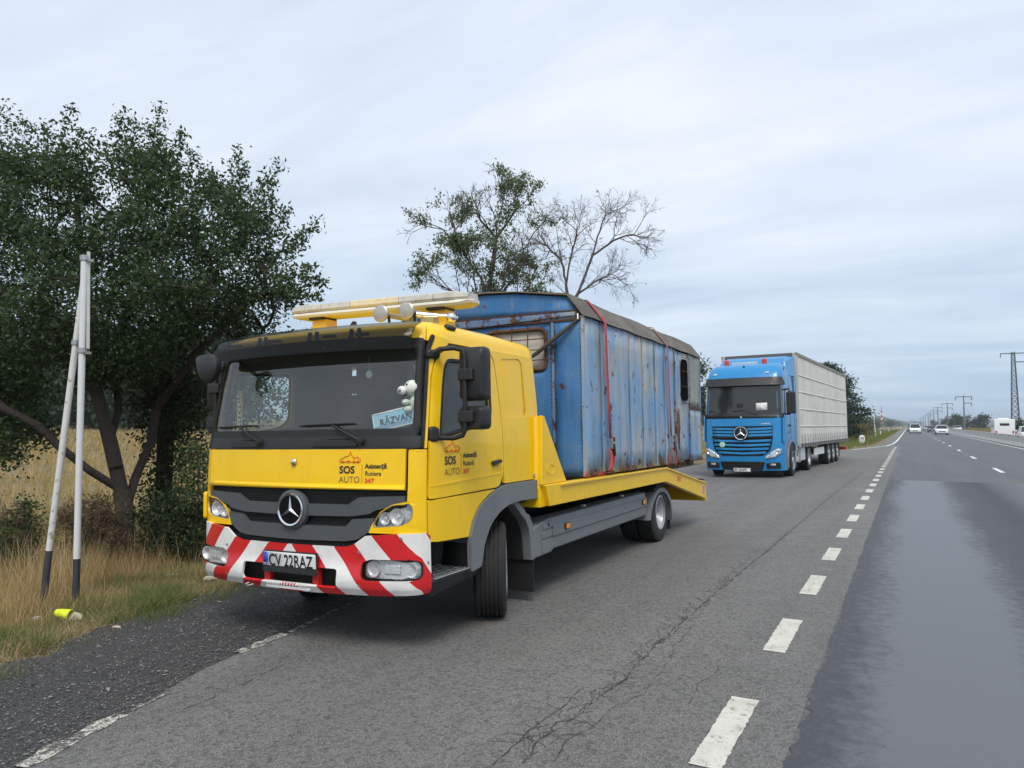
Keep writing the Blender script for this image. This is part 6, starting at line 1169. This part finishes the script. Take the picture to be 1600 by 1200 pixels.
# tree beyond the trailer and a bush between hut and lorry
bE = G3(-6.6, 78); dE = depth_of(bE.x, bE.y); q5 = lambda px, py, d=0: at_depth(px, py, dE + d)
tree('dark_tree', 'dark green layered tree standing on the verge beyond the trailer', [[bE, q5(1308, 640), q5(1305, 600), q5(1302, 572)], [q5(1308, 650), q5(1335, 640), q5(1355, 632)], [q5(1306, 620), q5(1335, 605)]], [([(1270, 580), (1293, 566), (1304, 574), (1318, 584), (1328, 590), (1325, 612), (1338, 616), (1340, 634), (1356, 640), (1352, 655), (1342, 662), (1347, 674), (1338, 680), (1270, 686)], 1.0)], dE, 430, 34, .30, .18, .34, 'conif', .3, .02, flat=1.5, squash=(1.2, 1.2, .35), asp=.4, seg=.8)
bF = G3(-13.0, 34.0); dF = depth_of(bF.x, bF.y); q6 = lambda px, py, d=0: at_depth(px, py, dF + d)
tree('roadside_tree', 'leafy tree showing in the gap between the blue hut and the lorry', [[bF, q6(1085, 650), q6(1088, 600)]], [([(1060, 575), (1080, 562), (1096, 565), (1106, 580), (1112, 610), (1106, 660), (1050, 670)], 1.0)], dF, 120, 34, .25, .10, .18, 'shrub', .12, .01, flat=1.1, seg=.5)
# shrubs
def shrub(label, base_px, poly, lf, ncl, per, lo=.04, hi=.07, spread=.09, flat=.8, name='shrub', depth=None, group=None, asp=.5):
    b = at_ground(*base_px); b.z = float(gz(b.x, b.y)); d = depth or depth_of(b.x, b.y); c = np.mean(poly, 0); tip = at_depth(c[0], min(p[1] for p in poly) + 20, d); mid_ = at_depth(c[0], c[1], d)
    return tree(name, label, [[b, mid_, tip]], [(poly, 1.0)], d, ncl, per, spread, lo, hi, lf, .02, .003, flat=flat, cat='shrub', seg=.12, group=group, asp=asp)
shrub('upright leafy shrub close beside the far side of the tow truck cab', (305, 880), [(285, 700), (300, 690), (325, 705), (345, 760), (345, 850), (290, 860), (280, 780)], 'shrub', 75, 30)
shrub('dense dark bush at the foot of the ivy covered trunk', (255, 872), [(215, 820), (232, 780), (260, 775), (300, 790), (330, 815), (330, 868), (215, 872)], 'ivy', 120, 40, flat=.8)
LF['brown2'] = leaf_mat('leaf_dead', (.105, .075, .045), .2, .5)
shrub('low brown thicket of dead stems behind the sign posts', (150, 885), [(95, 800), (120, 775), (170, 780), (188, 830), (185, 872), (100, 876)], 'brown2', 120, 40, .05, .10, .08, .8, asp=.14)
shrub('low brown thicket of dead stems left of the leaning post', (20, 892), [(-60, 800), (30, 790), (55, 830), (60, 880), (-60, 885)], 'brown2', 110, 36, .05, .10, .08, .8, asp=.14)
shrub('small white flowering shrub beside the leaning sign post', (48, 890), [(10, 820), (30, 790), (48, 775), (58, 800), (60, 850), (45, 870), (10, 850)], 'shrub', 46, 30, .035, .06, .07)
shrub('young shoot of leaves low at the edge of the field', (20, 905), [(-20, 830), (10, 815), (16, 850), (-10, 880)], 'shrub', 18, 25)
fl_ = np.array([tuple(at_depth(px, py, depth_of(*at_ground(48, 890)[:2]) - .1)) for px, py in ((50, 843), (38, 852), (53, 838), (42, 847), (36, 848))]); 
# far wood behind the field: one mass
P_ = []
for k in range(46):
    x0 = -40 + k * 9.5 + random.uniform(-5, 5); dd = random.uniform(70, 95); topy = random.uniform(520, 575) - (40 if k > 25 else 0); P_.append(crown_points([(x0 - 26, 655), (x0 - 24, topy + 35), (x0, topy), (x0 + 22, topy + 30), (x0 + 28, 655)], dd, 60, 1.6))
P_.append(crown_points([(-60, 500), (520, 520), (560, 655), (-60, 655)], 98, 900, 1.0)); P_.append(crown_points([(480, 600), (760, 610), (1000, 640), (1090, 640), (1090, 668), (480, 662)], 110, 500, 1.2))
tag(quads('far_wood', leaves(np.concatenate(P_), 15, .7, .35, .7, .55), LF['far']), 'dark far off wood closing the straw field behind the big tree', 'woods', kind='stuff')
# verge bushes and far trees along the road
def bush(x, y, r, h, lf, label, n=30, per=26, leaf=(.12, .25), group=None, name='roadside_bush', cat='shrub'):
    b = G3(x, y); C = np.array([tuple(b + Vector((r * random.gauss(0, .45), r * random.gauss(0, .45), h * (.15 + .8 * random.random() ** .9) * (1 - .15 * random.random())))) for _ in range(n)]); C = C[np.hypot(C[:, 0] - x, C[:, 1] - y) < r * (1.15 - .5 * (C[:, 2] - b.z) / h)]
    root = empty(name, b); tag(root, label, cat, group); N, par, e_ = skeleton([[b, b + Vector((0, 0, h * .5))]], C, max(.2, h / 10), .08); t_ = branch_mesh('trunk', N, par, h * .03, h * .004, M['bark'], root, 5); t_.location = -b
    c_ = quads('crown', leaves(C, per, r * .22, *leaf), LF[lf], root); c_.location = -b; return root
LF['brown'] = leaf_mat('leaf_brown', (.16, .12, .045), .3, .4)
bush(-5.2, 92, 1.7, 1.9, 'brown', 'brown dried bush on the verge left of the kilometre stone', 60, 30); bush(-6.8, 128, 2.5, 2.6, 'shrub', 'low green bush on the verge behind the brown bush', 60, 30, (.2, .4))
for i, (x, y, r, h) in enumerate(((-10, 165, 2.5, 2.6), (-16, 205, 4, 4.5), (-11, 235, 3, 3.2), (-15, 280, 4, 4), (-12, 340, 4, 4), (-16, 420, 5, 5), (-11, 520, 5, 5), (-13, 650, 6, 6), (-9, 800, 6, 5), (4, 1000, 7, 6), (12, 1100, 7, 6))):
    bush(x, y, r, h, 'far', ['first', 'second', 'third', 'fourth', 'fifth', 'sixth', 'seventh', 'eighth', 'ninth', 'tenth', 'eleventh', 'twelfth'][i] + ' distant tree in the row along the left verge, counted from the lorry', 60, 24, (h * .06, h * .12), 'distant trees along the left verge', 'verge_tree', 'tree')
for i, (px, y, h) in enumerate(((1457, 640, 8), (1463, 620, 7), (1473, 520, 8), (1480, 480, 9), (1486, 470, 7), (1494, 330, 9), (1499, 345, 8), (1512, 330, 8), (1523, 310, 6), (1532, 300, 7), (1538, 305, 8), (1594, 150, 4))):
    rr_ = ray(px, 664); x = rr_[0] / rr_[1] * y; h *= .72; bush(x, y, h * .36, h, 'far', ['first', 'second', 'third', 'fourth', 'fifth', 'sixth', 'seventh', 'eighth', 'ninth', 'tenth', 'eleventh', 'twelfth'][i] + ' distant round tree on the plain beyond the barrier, counted from the road', 46, 24, (h * .06, h * .12), 'distant trees beyond the barrier', 'field_tree', 'tree')
# long low hill on the horizon
hl_ = []; 
for i, t in enumerate(np.linspace(0, 1, 40)): hl_.append((1290 + 140 * t, 664 - 14 * math.sin(math.pi * min(1, t * 1.05)) ** .8 - 1.2 * math.sin(t * 23)))
V = []; F_ = []
for i, (px, py) in enumerate(hl_):
    for d_, k in ((900, 0), (1050, 1), (1350, .3)):
        p = at_depth(px, 664 - (664 - py) * k, d_); V.append(tuple(p) if k else (p.x, p.y, 0.0))
for i in range(len(hl_) - 1):
    for k in range(2): F_.append((i * 3 + k, i * 3 + 3 + k, i * 3 + 4 + k, i * 3 + 1 + k))
me = bpy.data.meshes.new('hill'); me.from_pydata(V, [], F_); me.polygons.foreach_set('use_smooth', [True] * len(F_)); tag(link('hill', me, mat('hill_green', (.055, .08, .045), .95, var=.4, vscale=.02)), kind='structure')
# ------------------------------------------------------------------ roadside sign seen edge-on
pR, pL = at_ground(118, 952), at_ground(65, 948)
for p in (pR, pL): p.z = float(gz(p.x, p.y))
sg_ = empty('road_sign', pR); tag(sg_, 'edge on road sign on two white posts, one leaning, in the dry grass', 'road sign')
g = NT('peeling_white'); a = g.noise(9, 6, .65); c = g.mix(g.rng(a, .56, .64), (.62, .62, .60), (.33, .27, .17)); M['post_white'] = g.set(c, .5); M['post_clean'] = mat('post_white_clean', (.66, .67, .68), .4, var=.06); M['post_dark'] = mat('post_dark', (.035, .042, .05), .5, var=.25)
dR, dL = depth_of(pR.x, pR.y), depth_of(pL.x, pL.y); topR = at_depth(132, 399, dR); topL = at_depth(131, 440, dL + .12)
def sub(name, pts, r, m, par): 
    o = MB().tube([Vector(p) - pR for p in pts], r, 14).build(name, m, par, smooth=50); return o
cut = lambda a, b, t: Vector(a).lerp(Vector(b), t)
tR = (at_depth(119, 874, dR) - pR).length / (topR - pR).length; tL = (at_depth(76, 862, dL) - pL).length / (topL - pL).length
po = sub('post', [cut(pR, topR, tR), cut(pR, topR, .6), topR], .030, M['post_clean'], sg_); sub('post_foot', [pR - Vector((0, 0, .1)), cut(pR, topR, tR + .002)], .032, M['post_dark'], po)
po2 = sub('leaning_post', [cut(pL, topL, tL), cut(pL, topL, .6), topL], .030, M['post_white'], sg_); sub('post_foot', [pL - Vector((0, 0, .1)), cut(pL, topL, tL + .002)], .032, M['post_dark'], po2)
view = Vector((-SI, CO, 0)); rightv = Vector((CO, SI, 0)); edge_dir = Vector((pR.x, pR.y, 0)).normalized()           # the plate is seen along its own plane
for (pxx, y0, y1) in ((140, 393, 545),):
    t0, t1 = at_depth(138.5, y0, dR), at_depth(137.5, y1, dR); nrm = Vector((edge_dir.y, -edge_dir.x, 0)); mbp = MB()
    wv = .62; th = .03
    for_pts = []
    for zz in (t1.z, t0.z):
        base = Vector((t0.x if zz == t0.z else t1.x, t0.y if zz == t0.z else t1.y, zz)); for_pts += [base - nrm * th / 2, base + nrm * th / 2, base + nrm * th / 2 + edge_dir * wv, base - nrm * th / 2 + edge_dir * wv]
    mbp.hexa([p - pR for p in for_pts]); sp2 = mbp.build('sign_plate', mat('sign_back', (.50, .51, .50), .5, .2, var=.2, vscale=12), sg_, .004)
    for zz in (.12, .5, .88):
        c0 = t1.lerp(t0, zz) - pR; MB().obox(c0 + edge_dir * .31 - nrm * .03, (.55, .02, .03), (0, 0, math.atan2(edge_dir.y, edge_dir.x))).build('plate_rail', M['steel'], sp2)
for tt, P0, P1, par in ((.985, pR, topR, po), (.72, pR, topR, po), (.80, pL, topL, po2)):
    a_, b2 = cut(P0, P1, tt), cut(P0, P1, tt + .014); sub('clamp', [a_, b2], .04, M['steel'], par); MB().obox(a_ - pR + rightv * .05, (.05, .05, .025)).build('clamp_bolt', M['steel'], par)
# neon slipper
sl = at_ground(108, 972); sl.z = float(gz(sl.x, sl.y)) + .05
slo = empty('slipper', sl, (R(38), R(6), R(22))); tag(slo, 'neon yellow slipper with a pale sole lying in the grass by the sign', 'slipper')
so_out = [(.13 * math.cos(t) * (1 + .0), .045 * math.sin(t) * (1 + .18 * math.cos(t))) for t in np.linspace(0, 2 * math.pi, 28, endpoint=False)]
MB().prism(so_out, -.012, .012, 'z').build('sole', mat('sole_cream', (.62, .55, .42), .7), slo, .004)
rr = []
for k, x in enumerate(np.linspace(-.125, .02, 8)):
    wv = .05 * math.sqrt(max(.02, 1 - (x / .135) ** 2)) ; rr.append([(x, wv * 1.05 * math.cos(t), .008 + (.058 - .02 * (k == 0)) * math.sin(t)) for t in np.linspace(0, math.pi, 12)])
ub_ = MB().loft(rr, cap=False, closed=False).build('upper', mat('neon_yellow', (.74, .83, .02), .55), slo, smooth=60); m_ = ub_.modifiers.new('thickness', 'SOLIDIFY'); m_.thickness = .005
MB().tube([(-.05 + .025 * math.cos(t), -.046 - .001, .03 + .012 * math.sin(t)) for t in np.linspace(.2, 3.0, 9)], .004, 6).build('printed_arc', M['ink'], ub_)
# litter and stones
for i, (px, py, sx_, sy_, m_, nm, lab, cat) in enumerate(((178, 877, .10, .07, (.55, .54, .50), 'stone', 'pale stone half hidden in dry grass by the big trunk', 'stone'), (165, 884, .16, .03, (.45, .42, .36), 'broken_stick', 'grey broken stick in the grass in front of the big trunk', 'stick'), (182, 981, .06, .025, (.6, .55, .42), 'paper_scrap', 'cream paper scrap lying at the gravel edge', 'litter'), (268, 903, .09, .05, (.6, .58, .52), 'paper_scrap', 'crumpled pale paper scrap in the dry grass near the bumper', 'litter'), (330, 912, .10, .05, (.55, .50, .42), 'paper_scrap', 'creased paper scrap in grass beside the striped bumper', 'litter'), (57, 971, .05, .03, (.7, .7, .66), 'paper_scrap', 'tiny white scrap in green grass left of the slipper', 'litter'))):
    p = at_ground(px, py); p.z = float(gz(p.x, p.y)) + .04; mb = MB(); k = 10
    rr = [[(sx_ * s_ * math.cos(t) * random.uniform(.7, 1.1), sy_ * s_ * math.sin(t) * random.uniform(.7, 1.1), z_) for t in np.linspace(0, 2 * math.pi, k, endpoint=False)] for s_, z_ in ((.6, -.03), (1, -.005), (.8, .02), (.3, .035 if 'stone' in nm else .022))]
    o = mb.loft(rr).build(nm, mat(nm + '_mat', m_, .8, var=.15), None, smooth=50 if nm == 'stone' else 0); o.location = p; o.rotation_euler = (0, 0, random.uniform(0, 3)); tag(o, lab, cat)
# ------------------------------------------------------------------ concrete barrier, one unit after another
CN = mat('barrier_concrete', (.56, .54, .50), .85, var=.22, vscale=1.5, bump=.3, bscale=20)
seg = 5.86; prof = [(-.30, 0), (.30, 0), (.30, .08), (.13, .33), (.085, .84), (-.085, .84), (-.13, .33), (-.30, .08)]
bme = MB().prism([(7.42 + a, b) for a, b in prof], 0, seg - .03, 'y').mesh('concrete_barrier'); bme.materials.append(CN)
slot = MB().box(7.11, 7.124, 1.1, 1.45, .0, .06); slot.box(7.11, 7.124, 4.3, 4.65, .0, .06); slm = slot.mesh('drain_slot'); slm.materials.append(M['mesh']); rfm = MB().box(7.29, 7.335, 2.8, 2.95, .70, .80).mesh('reflector'); rfm.materials.append(M['rubber'])
for k in range(58):
    y0 = 36 + k * seg; o = link('concrete_barrier', bme, None); o.location = (0, y0, 0)
    tag(o, 'grey concrete barrier unit in the row dividing the two carriageways', 'barrier', 'concrete barrier units along the median')
    if k < 26:
        link('drain_slot', slm, None, o); link('reflector', rfm, None, o)
far = MB().prism([(7.42 + a, b) for a, b in prof], 36 + 58 * seg, 3000, 'y').build('far_barrier', CN, None); tag(far, 'far end of the concrete barrier merging into the distance', 'barrier', kind='stuff')
# ------------------------------------------------------------------ cars
def car_mesh(w_, l_, h_, hood, belt):
    hw = w_ / 2; sec = []
    side = [(0, .28, .55, .80), (.10, .22, .70, .93), (hood * .9, .20, belt - .10, 1.0), (hood + .05, .20, belt, 1.0), (l_ * .55, .20, belt + .02, 1.0), (l_ - .5, .20, belt + .04, 1.0), (l_ - .08, .24, belt - .02, .94), (l_, .32, belt - .15, .86)]
    for y, z0, z1, k in side:
        a = hw * k; sec.append([(-a * .92, y, z0), (a * .92, y, z0), (a, y, z0 + .18), (a, y, z1 - .12), (a * .93, y, z1 - .03), (a * .7, y, z1), (-a * .7, y, z1), (-a * .93, y, z1 - .03), (-a, y, z1 - .12), (-a, y, z0 + .18)])
    return MB().loft(sec)
def car(name, label, loc, rz, paint, w_=1.8, l_=4.4, h_=1.6, hood=1.0, belt=.95, group=None, cat='car', lights=True):
    o = empty(name, loc, (0, 0, rz)); tag(o, label, cat, group); hw = w_ / 2
    car_mesh(w_, l_, h_, hood, belt).build('body', paint, o, smooth=30)
    gs = MB(); bt = [(hood + .02, 1.0), (l_ - .25, .98)]; tp = [(hood + .75, .78), (l_ - .85, .80)]
    gs.hexa([(-hw * .93, hood + .05, belt - .02), (hw * .93, hood + .05, belt - .02), (hw * .93, l_ - .2, belt), (-hw * .93, l_ - .2, belt), (-hw * .76, hood + .75, h_ - .06), (hw * .76, hood + .75, h_ - .06), (hw * .76, l_ - .75, h_ - .06), (-hw * .76, l_ - .75, h_ - .06)]); gs.build('windows', DG, o, .03)
    MB().hexa([(-hw * .77, hood + .70, h_ - .07), (hw * .77, hood + .70, h_ - .07), (hw * .77, l_ - .6, h_ - .07), (-hw * .77, l_ - .6, h_ - .07), (-hw * .68, hood + .95, h_), (hw * .68, hood + .95, h_), (hw * .68, l_ - .9, h_), (-hw * .68, l_ - .9, h_)]).build('roof', paint, o, .03)
    for x0 in (-1, 1):
        for y0 in (.85, l_ - .8): MB().lathe([(.001, -.1), (.31, -.1), (.325, -.06), (.325, .06), (.31, .1), (.20, .1), (.19, .07), (.001, .07)], (x0 * (hw - .1), y0, .325), 'x', 18).build('wheel', M['tyre'], o)
        MB().obox((x0 * hw * .68, .10, .68), (.42, .16, .15), (0, 0, x0 * R(16))).build('headlight', M['lens_p'], o, .03); MB().box(*sorted((x0 * hw, x0 * (hw + .18))), hood + .45, hood + .6, belt, belt + .16).build('wing_mirror', paint, o, .03)
        MB().tube([(x0 * hw * .93, hood + .05, belt - .01), (x0 * hw * .77, hood + .74, h_ - .05)], .035, 6).build('pillar', paint, o)
    MB().box(-hw * .45, hw * .45, -.01, .04, .48, .66).build('grille', M['mesh'], o, .02); MB().box(-hw * .8, hw * .8, .0, .1, .22, .36).build('lower_bumper', M['rubber'], o, .02); MB().box(-.26, .26, -.02, -.008, .42, .52).build('number_plate', M['white'], o)
    return o
M['lens_p'] = mat('car_lamp', (.75, .77, .8), .12, .3); WH = mat('car_white', (.78, .79, .79), .3, coat=.4); DK = mat('car_dark', (.03, .033, .04), .3, coat=.4); SV = mat('car_silver', (.42, .45, .48), .3, .4, coat=.3)
def on_road(px, x_at):                      # a car whose lane is known: its distance follows from the pixel column
    r = ray(px, 664); return x_at * r[1] / r[0]
car('white_car', 'white van bodied car coming towards us in the nearer lane', (1.05, 158, 0), R(0), WH, 1.85, 4.5, 1.85, .85, 1.05)
car('white_car', 'white sport utility car in the lane beside the concrete barrier', (4.75, 140, 0), R(0), WH, 1.85, 4.4, 1.62, 1.0, .98)
car('dark_car', 'dark saloon car just behind the white cars, between them', (4.5, 185, 0), R(0), DK, 1.78, 4.4, 1.45, 1.05, .9)
car('silver_car', 'silver car small in the distance ahead of the dark saloon', (4.4, 232, 0), R(0), SV, 1.78, 4.4, 1.5, 1.0, .95)
car('distant_car', 'dark car with its flank hidden behind the white van bodied car', (.6, 195, 0), R(0), DK, 1.8, 4.5, 1.5, 1.0, .95)
car('passing_car', 'grey car beyond the barrier moving away in the distance', (10.5, 215, 0), R(180), SV, 1.8, 4.4, 1.5, 1.0, .95)
car('passing_car', 'white and dark car cut by the edge of the picture beyond the barrier', (10.6, 92.5, 0), R(180), WH, 1.8, 4.3, 1.5, 1.0, .95)
mh = empty('camper_van', (9.56, 112, 0), (0, 0, R(0))); mh.scale = (1, 1, .8); tag(mh, 'white boxy camper van passing behind the concrete barrier', 'camper van')
MB().prism([(0, .5), (4.3, .5), (4.3, 1.3), (5.2, 1.4), (5.25, 2.9), (.05, 2.95), (0, 2.6)], 0, 2.2, 'x').build('box_body', WH, mh, .06); MB().prism([(4.3, .45), (6.0, .45), (6.0, 1.0), (5.4, 1.2), (4.9, 1.9), (4.3, 1.95)], .12, 2.08, 'x').build('cab', WH, mh, .05); MB().prism([(4.95, 1.25), (5.38, 1.22), (4.95, 1.80)], .11, 2.09, 'x').build('cab_window', DG, mh)
for y0, z0, hh in ((1.0, 1.75, .28), (2.6, 1.6, .5)): MB().box(-.012, 2.212, y0, y0 + .5, z0, z0 + hh).build('window', DG, mh, .02)
MB().box(.6, 1.6, -.012, 0, 1.9, 2.3).build('rear_window', DG, mh, .02); MB().box(.1, .3, -.02, 0, .7, 1.1).build('rear_lamp', M['red'], mh); MB().box(1.9, 2.1, -.02, 0, .7, 1.1).build('rear_lamp', M['red'], mh); MB().box(.5, 1.7, 1.0, 3.2, 2.95, 3.12).build('roof_box', WH, mh, .05)
for y0 in (1.0, 5.0):
    for x0 in (.1, 2.1): MB().lathe([(.001, -.1), (.33, -.1), (.34, 0), (.33, .1), (.001, .1)], (x0, y0, .34), 'x', 18).build('wheel', M['tyre'], mh)
# ------------------------------------------------------------------ pylons and poles
GV = mat('galvanised', (.16, .17, .18), .6, .4, var=.2)
def lattice(x, y, h, label):
    o = empty('lattice_pylon', (x, y, float(gz(x, y)))); tag(o, label, 'pylon'); legs = []
    def cor(t, sx_, sy_): k = .62 * (1 - t) + .22 * t; return Vector((sx_ * k, sy_ * k, h * t))
    cs_ = [(-1, -1), (1, -1), (1, 1), (-1, 1)]
    for c in cs_: MB().tube([cor(0, *c), cor(1, *c)], .07, 4).build('leg', GV, o)
    n = 16
    for k in range(n):
        t0, t1 = k / n, (k + 1) / n; mb = MB()
        for i in range(4): a, b = cs_[i], cs_[(i + 1) % 4]; mb.tube([cor(t0, *a), cor(t1, *b)], .032, 4); mb.tube([cor(t0, *b), cor(t1, *a)], .032, 4); mb.tube([cor(t1, *a), cor(t1, *b)], .03, 4)
        mb.build('brace', GV, o)
    for z0, xa, xb in ((h * .985, -1.9, 1.9), (h * .88, 0, 2.2)):
        ar = MB().box(xa, xb, -.09, .09, z0 - .08, z0 + .08).build('crossarm', GV, o)
        for xx_ in ([xa + .1, xb - .1] if xa else [xb - .1]): MB().lathe([(.03, 0), (.10, -.12), (.04, -.25), (.10, -.40), (.03, -.60)], (xx_, 0, z0 - .08), 'z', 8).build('insulator', mat('insulator', (.2, .17, .15), .3) if 'insulator' not in bpy.data.materials else bpy.data.materials['insulator'], ar)
    return o
r_ = ray(1587, 664); lattice(r_[0] / r_[1] * 152, 152, 14.2, 'steel lattice pylon standing beyond the camper van at the picture edge')
for i, (px, y, h) in enumerate(((1507, 279, 11.2), (1481, 398, 12.0), (1466, 515, 12.6), (1459.5, 630, 13), (1454, 750, 13), (1450.8, 860, 13), (1446, 980, 13), (1443, 1120, 13), (1439, 1300, 13))):
    r_ = ray(px, 664); x = r_[0] / r_[1] * y; o = empty('power_pole', (x, y, float(gz(x, y))))
    tag(o, ('thick power pole next after the lattice pylon, beyond the barrier', 'second power pole after the lattice pylon, beyond the barrier', 'third power pole after the lattice pylon, beyond the barrier')[i] if i < 3 else ('fourth', 'fifth', 'sixth', 'seventh', 'eighth', 'last')[i - 3] + ' power pole after the lattice pylon, faint in the distance', 'power pole', 'power poles along the road' if i > 2 else None)
    k = 1 + y / 900; MB().tube([(0, 0, 0), (0, 0, h)], [.2 * k, .12 * k], 8).build('pole', GV, o)
    ar = MB().box(-2.3, 2.3, -.12 * k, .12 * k, h - .55, h - .3).build('crossarm', GV, o); ar2 = MB().box(0, 2.2, -.1 * k, .1 * k, h - 2.6, h - 2.35).build('crossarm', GV, o)
    for xx_ in (-2.2, 2.2): MB().lathe([(.05, 0), (.2, -.3), (.08, -.6), (.2, -1.0)], (xx_, 0, h - .5), 'z', 6).build('insulator', GV, ar)
    MB().lathe([(.05, 0), (.2, -.3), (.08, -.6), (.2, -1.0)], (2.1, 0, h - 2.5), 'z', 6).build('insulator', GV, ar2)
# left verge: kilometre stone, marker posts, mast
km = at_ground(1347, 693); km.z = float(gz(km.x, km.y)); ko = empty('kilometre_stone', km, (0, 0, R(10))); tag(ko, 'short white kilometre stone on the grass beyond the trailer', 'marker stone')
MB().prism([(-.22, 0), (.22, 0), (.22, .55)] + [(.22 * math.cos(t), .55 + .22 * math.sin(t)) for t in np.linspace(.2, math.pi - .2, 7)] + [(-.22, .55)], -.12, .12, 'y').build('stone', M['white'], ko, .02); MB().box(-.14, .14, -.135, -.121, .36, .58).build('number_panel', mat('km_panel', (.3, .32, .34), .6), ko); MB().box(-.30, .30, -.2, .2, -.1, .06).build('plinth', CN, ko, .02)
for mi_, (px, py) in enumerate(((1376, 681), (1389, 675.5), (1397, 673), (1403, 671), (1407, 670))):
    p = at_ground(px, py); p.x = min(p.x, -2.0); p.z = float(gz(p.x, p.y)); o = empty('marker_post', p); tag(o, ('nearest', 'second', 'third', 'fourth', 'farthest')[mi_] + ' of the slim white marker posts along the left verge', 'marker post', 'white marker posts on the verge')
    MB().prism([(-.07, -.05), (.07, -.05), (.05, .05), (-.05, .05)], 0, 1.15, 'z').build('post', M['white'], o, .01); MB().box(-.075, .075, -.06, -.049, .75, .95).build('reflector', M['rubber'], o)
mt = at_depth(1378, 664, 520); mo = empty('signal_mast', (mt.x, mt.y, 2)); tag(mo, 'red and white mast rising from the trees on the horizon', 'mast')
for k in range(6): MB().box(-.5, .5, -.5, .5, k * 1.6, k * 1.6 + 1.58).build('mast_section', M['red'] if k % 2 else M['white'], mo)
MB().box(-2.2, 2.2, -.5, .5, 6.0, 6.6).build('platform', M['white'], mo); MB().tube([(0, 0, 9.5), (0, 0, 13)], .18, 6).build('antenna', GV, mo)
p = at_ground(1388, 678); p.x = -4.2; p.y = 118; p.z = float(gz(p.x, p.y)); o = empty('roadside_pole', p); tag(o, 'thin pale pole leaning over the left verge grass', 'pole'); MB().tube([(0, 0, 0), (-.25, 0, 4.3)], [.07, .05], 8).build('post', M['post_clean'], o); MB().tube([(-.25, 0, 4.3), (-.26, 0, 4.45)], .08, 8).build('cap', GV, o)
# ------------------------------------------------------------------ thin haze
hzo = MB().box(-3700, 3700, -500, 5200, -3, 24).build('haze', None); hm = bpy.data.materials.new('haze_air'); hm.use_nodes = True; hn = hm.node_tree.nodes; hn.clear()
pv = hn.new('ShaderNodeVolumePrincipled'); pv.inputs['Color'].default_value = (0.80, 0.87, 0.95, 1); pv.inputs['Density'].default_value = 0.0004; pv.inputs['Anisotropy'].default_value = 0.2
ho = hn.new('ShaderNodeOutputMaterial'); hm.node_tree.links.new(pv.outputs[0], ho.inputs['Volume']); hzo.data.materials.append(hm); tag(hzo, 'thin pale haze in the air over the plain', 'haze', kind='stuff')
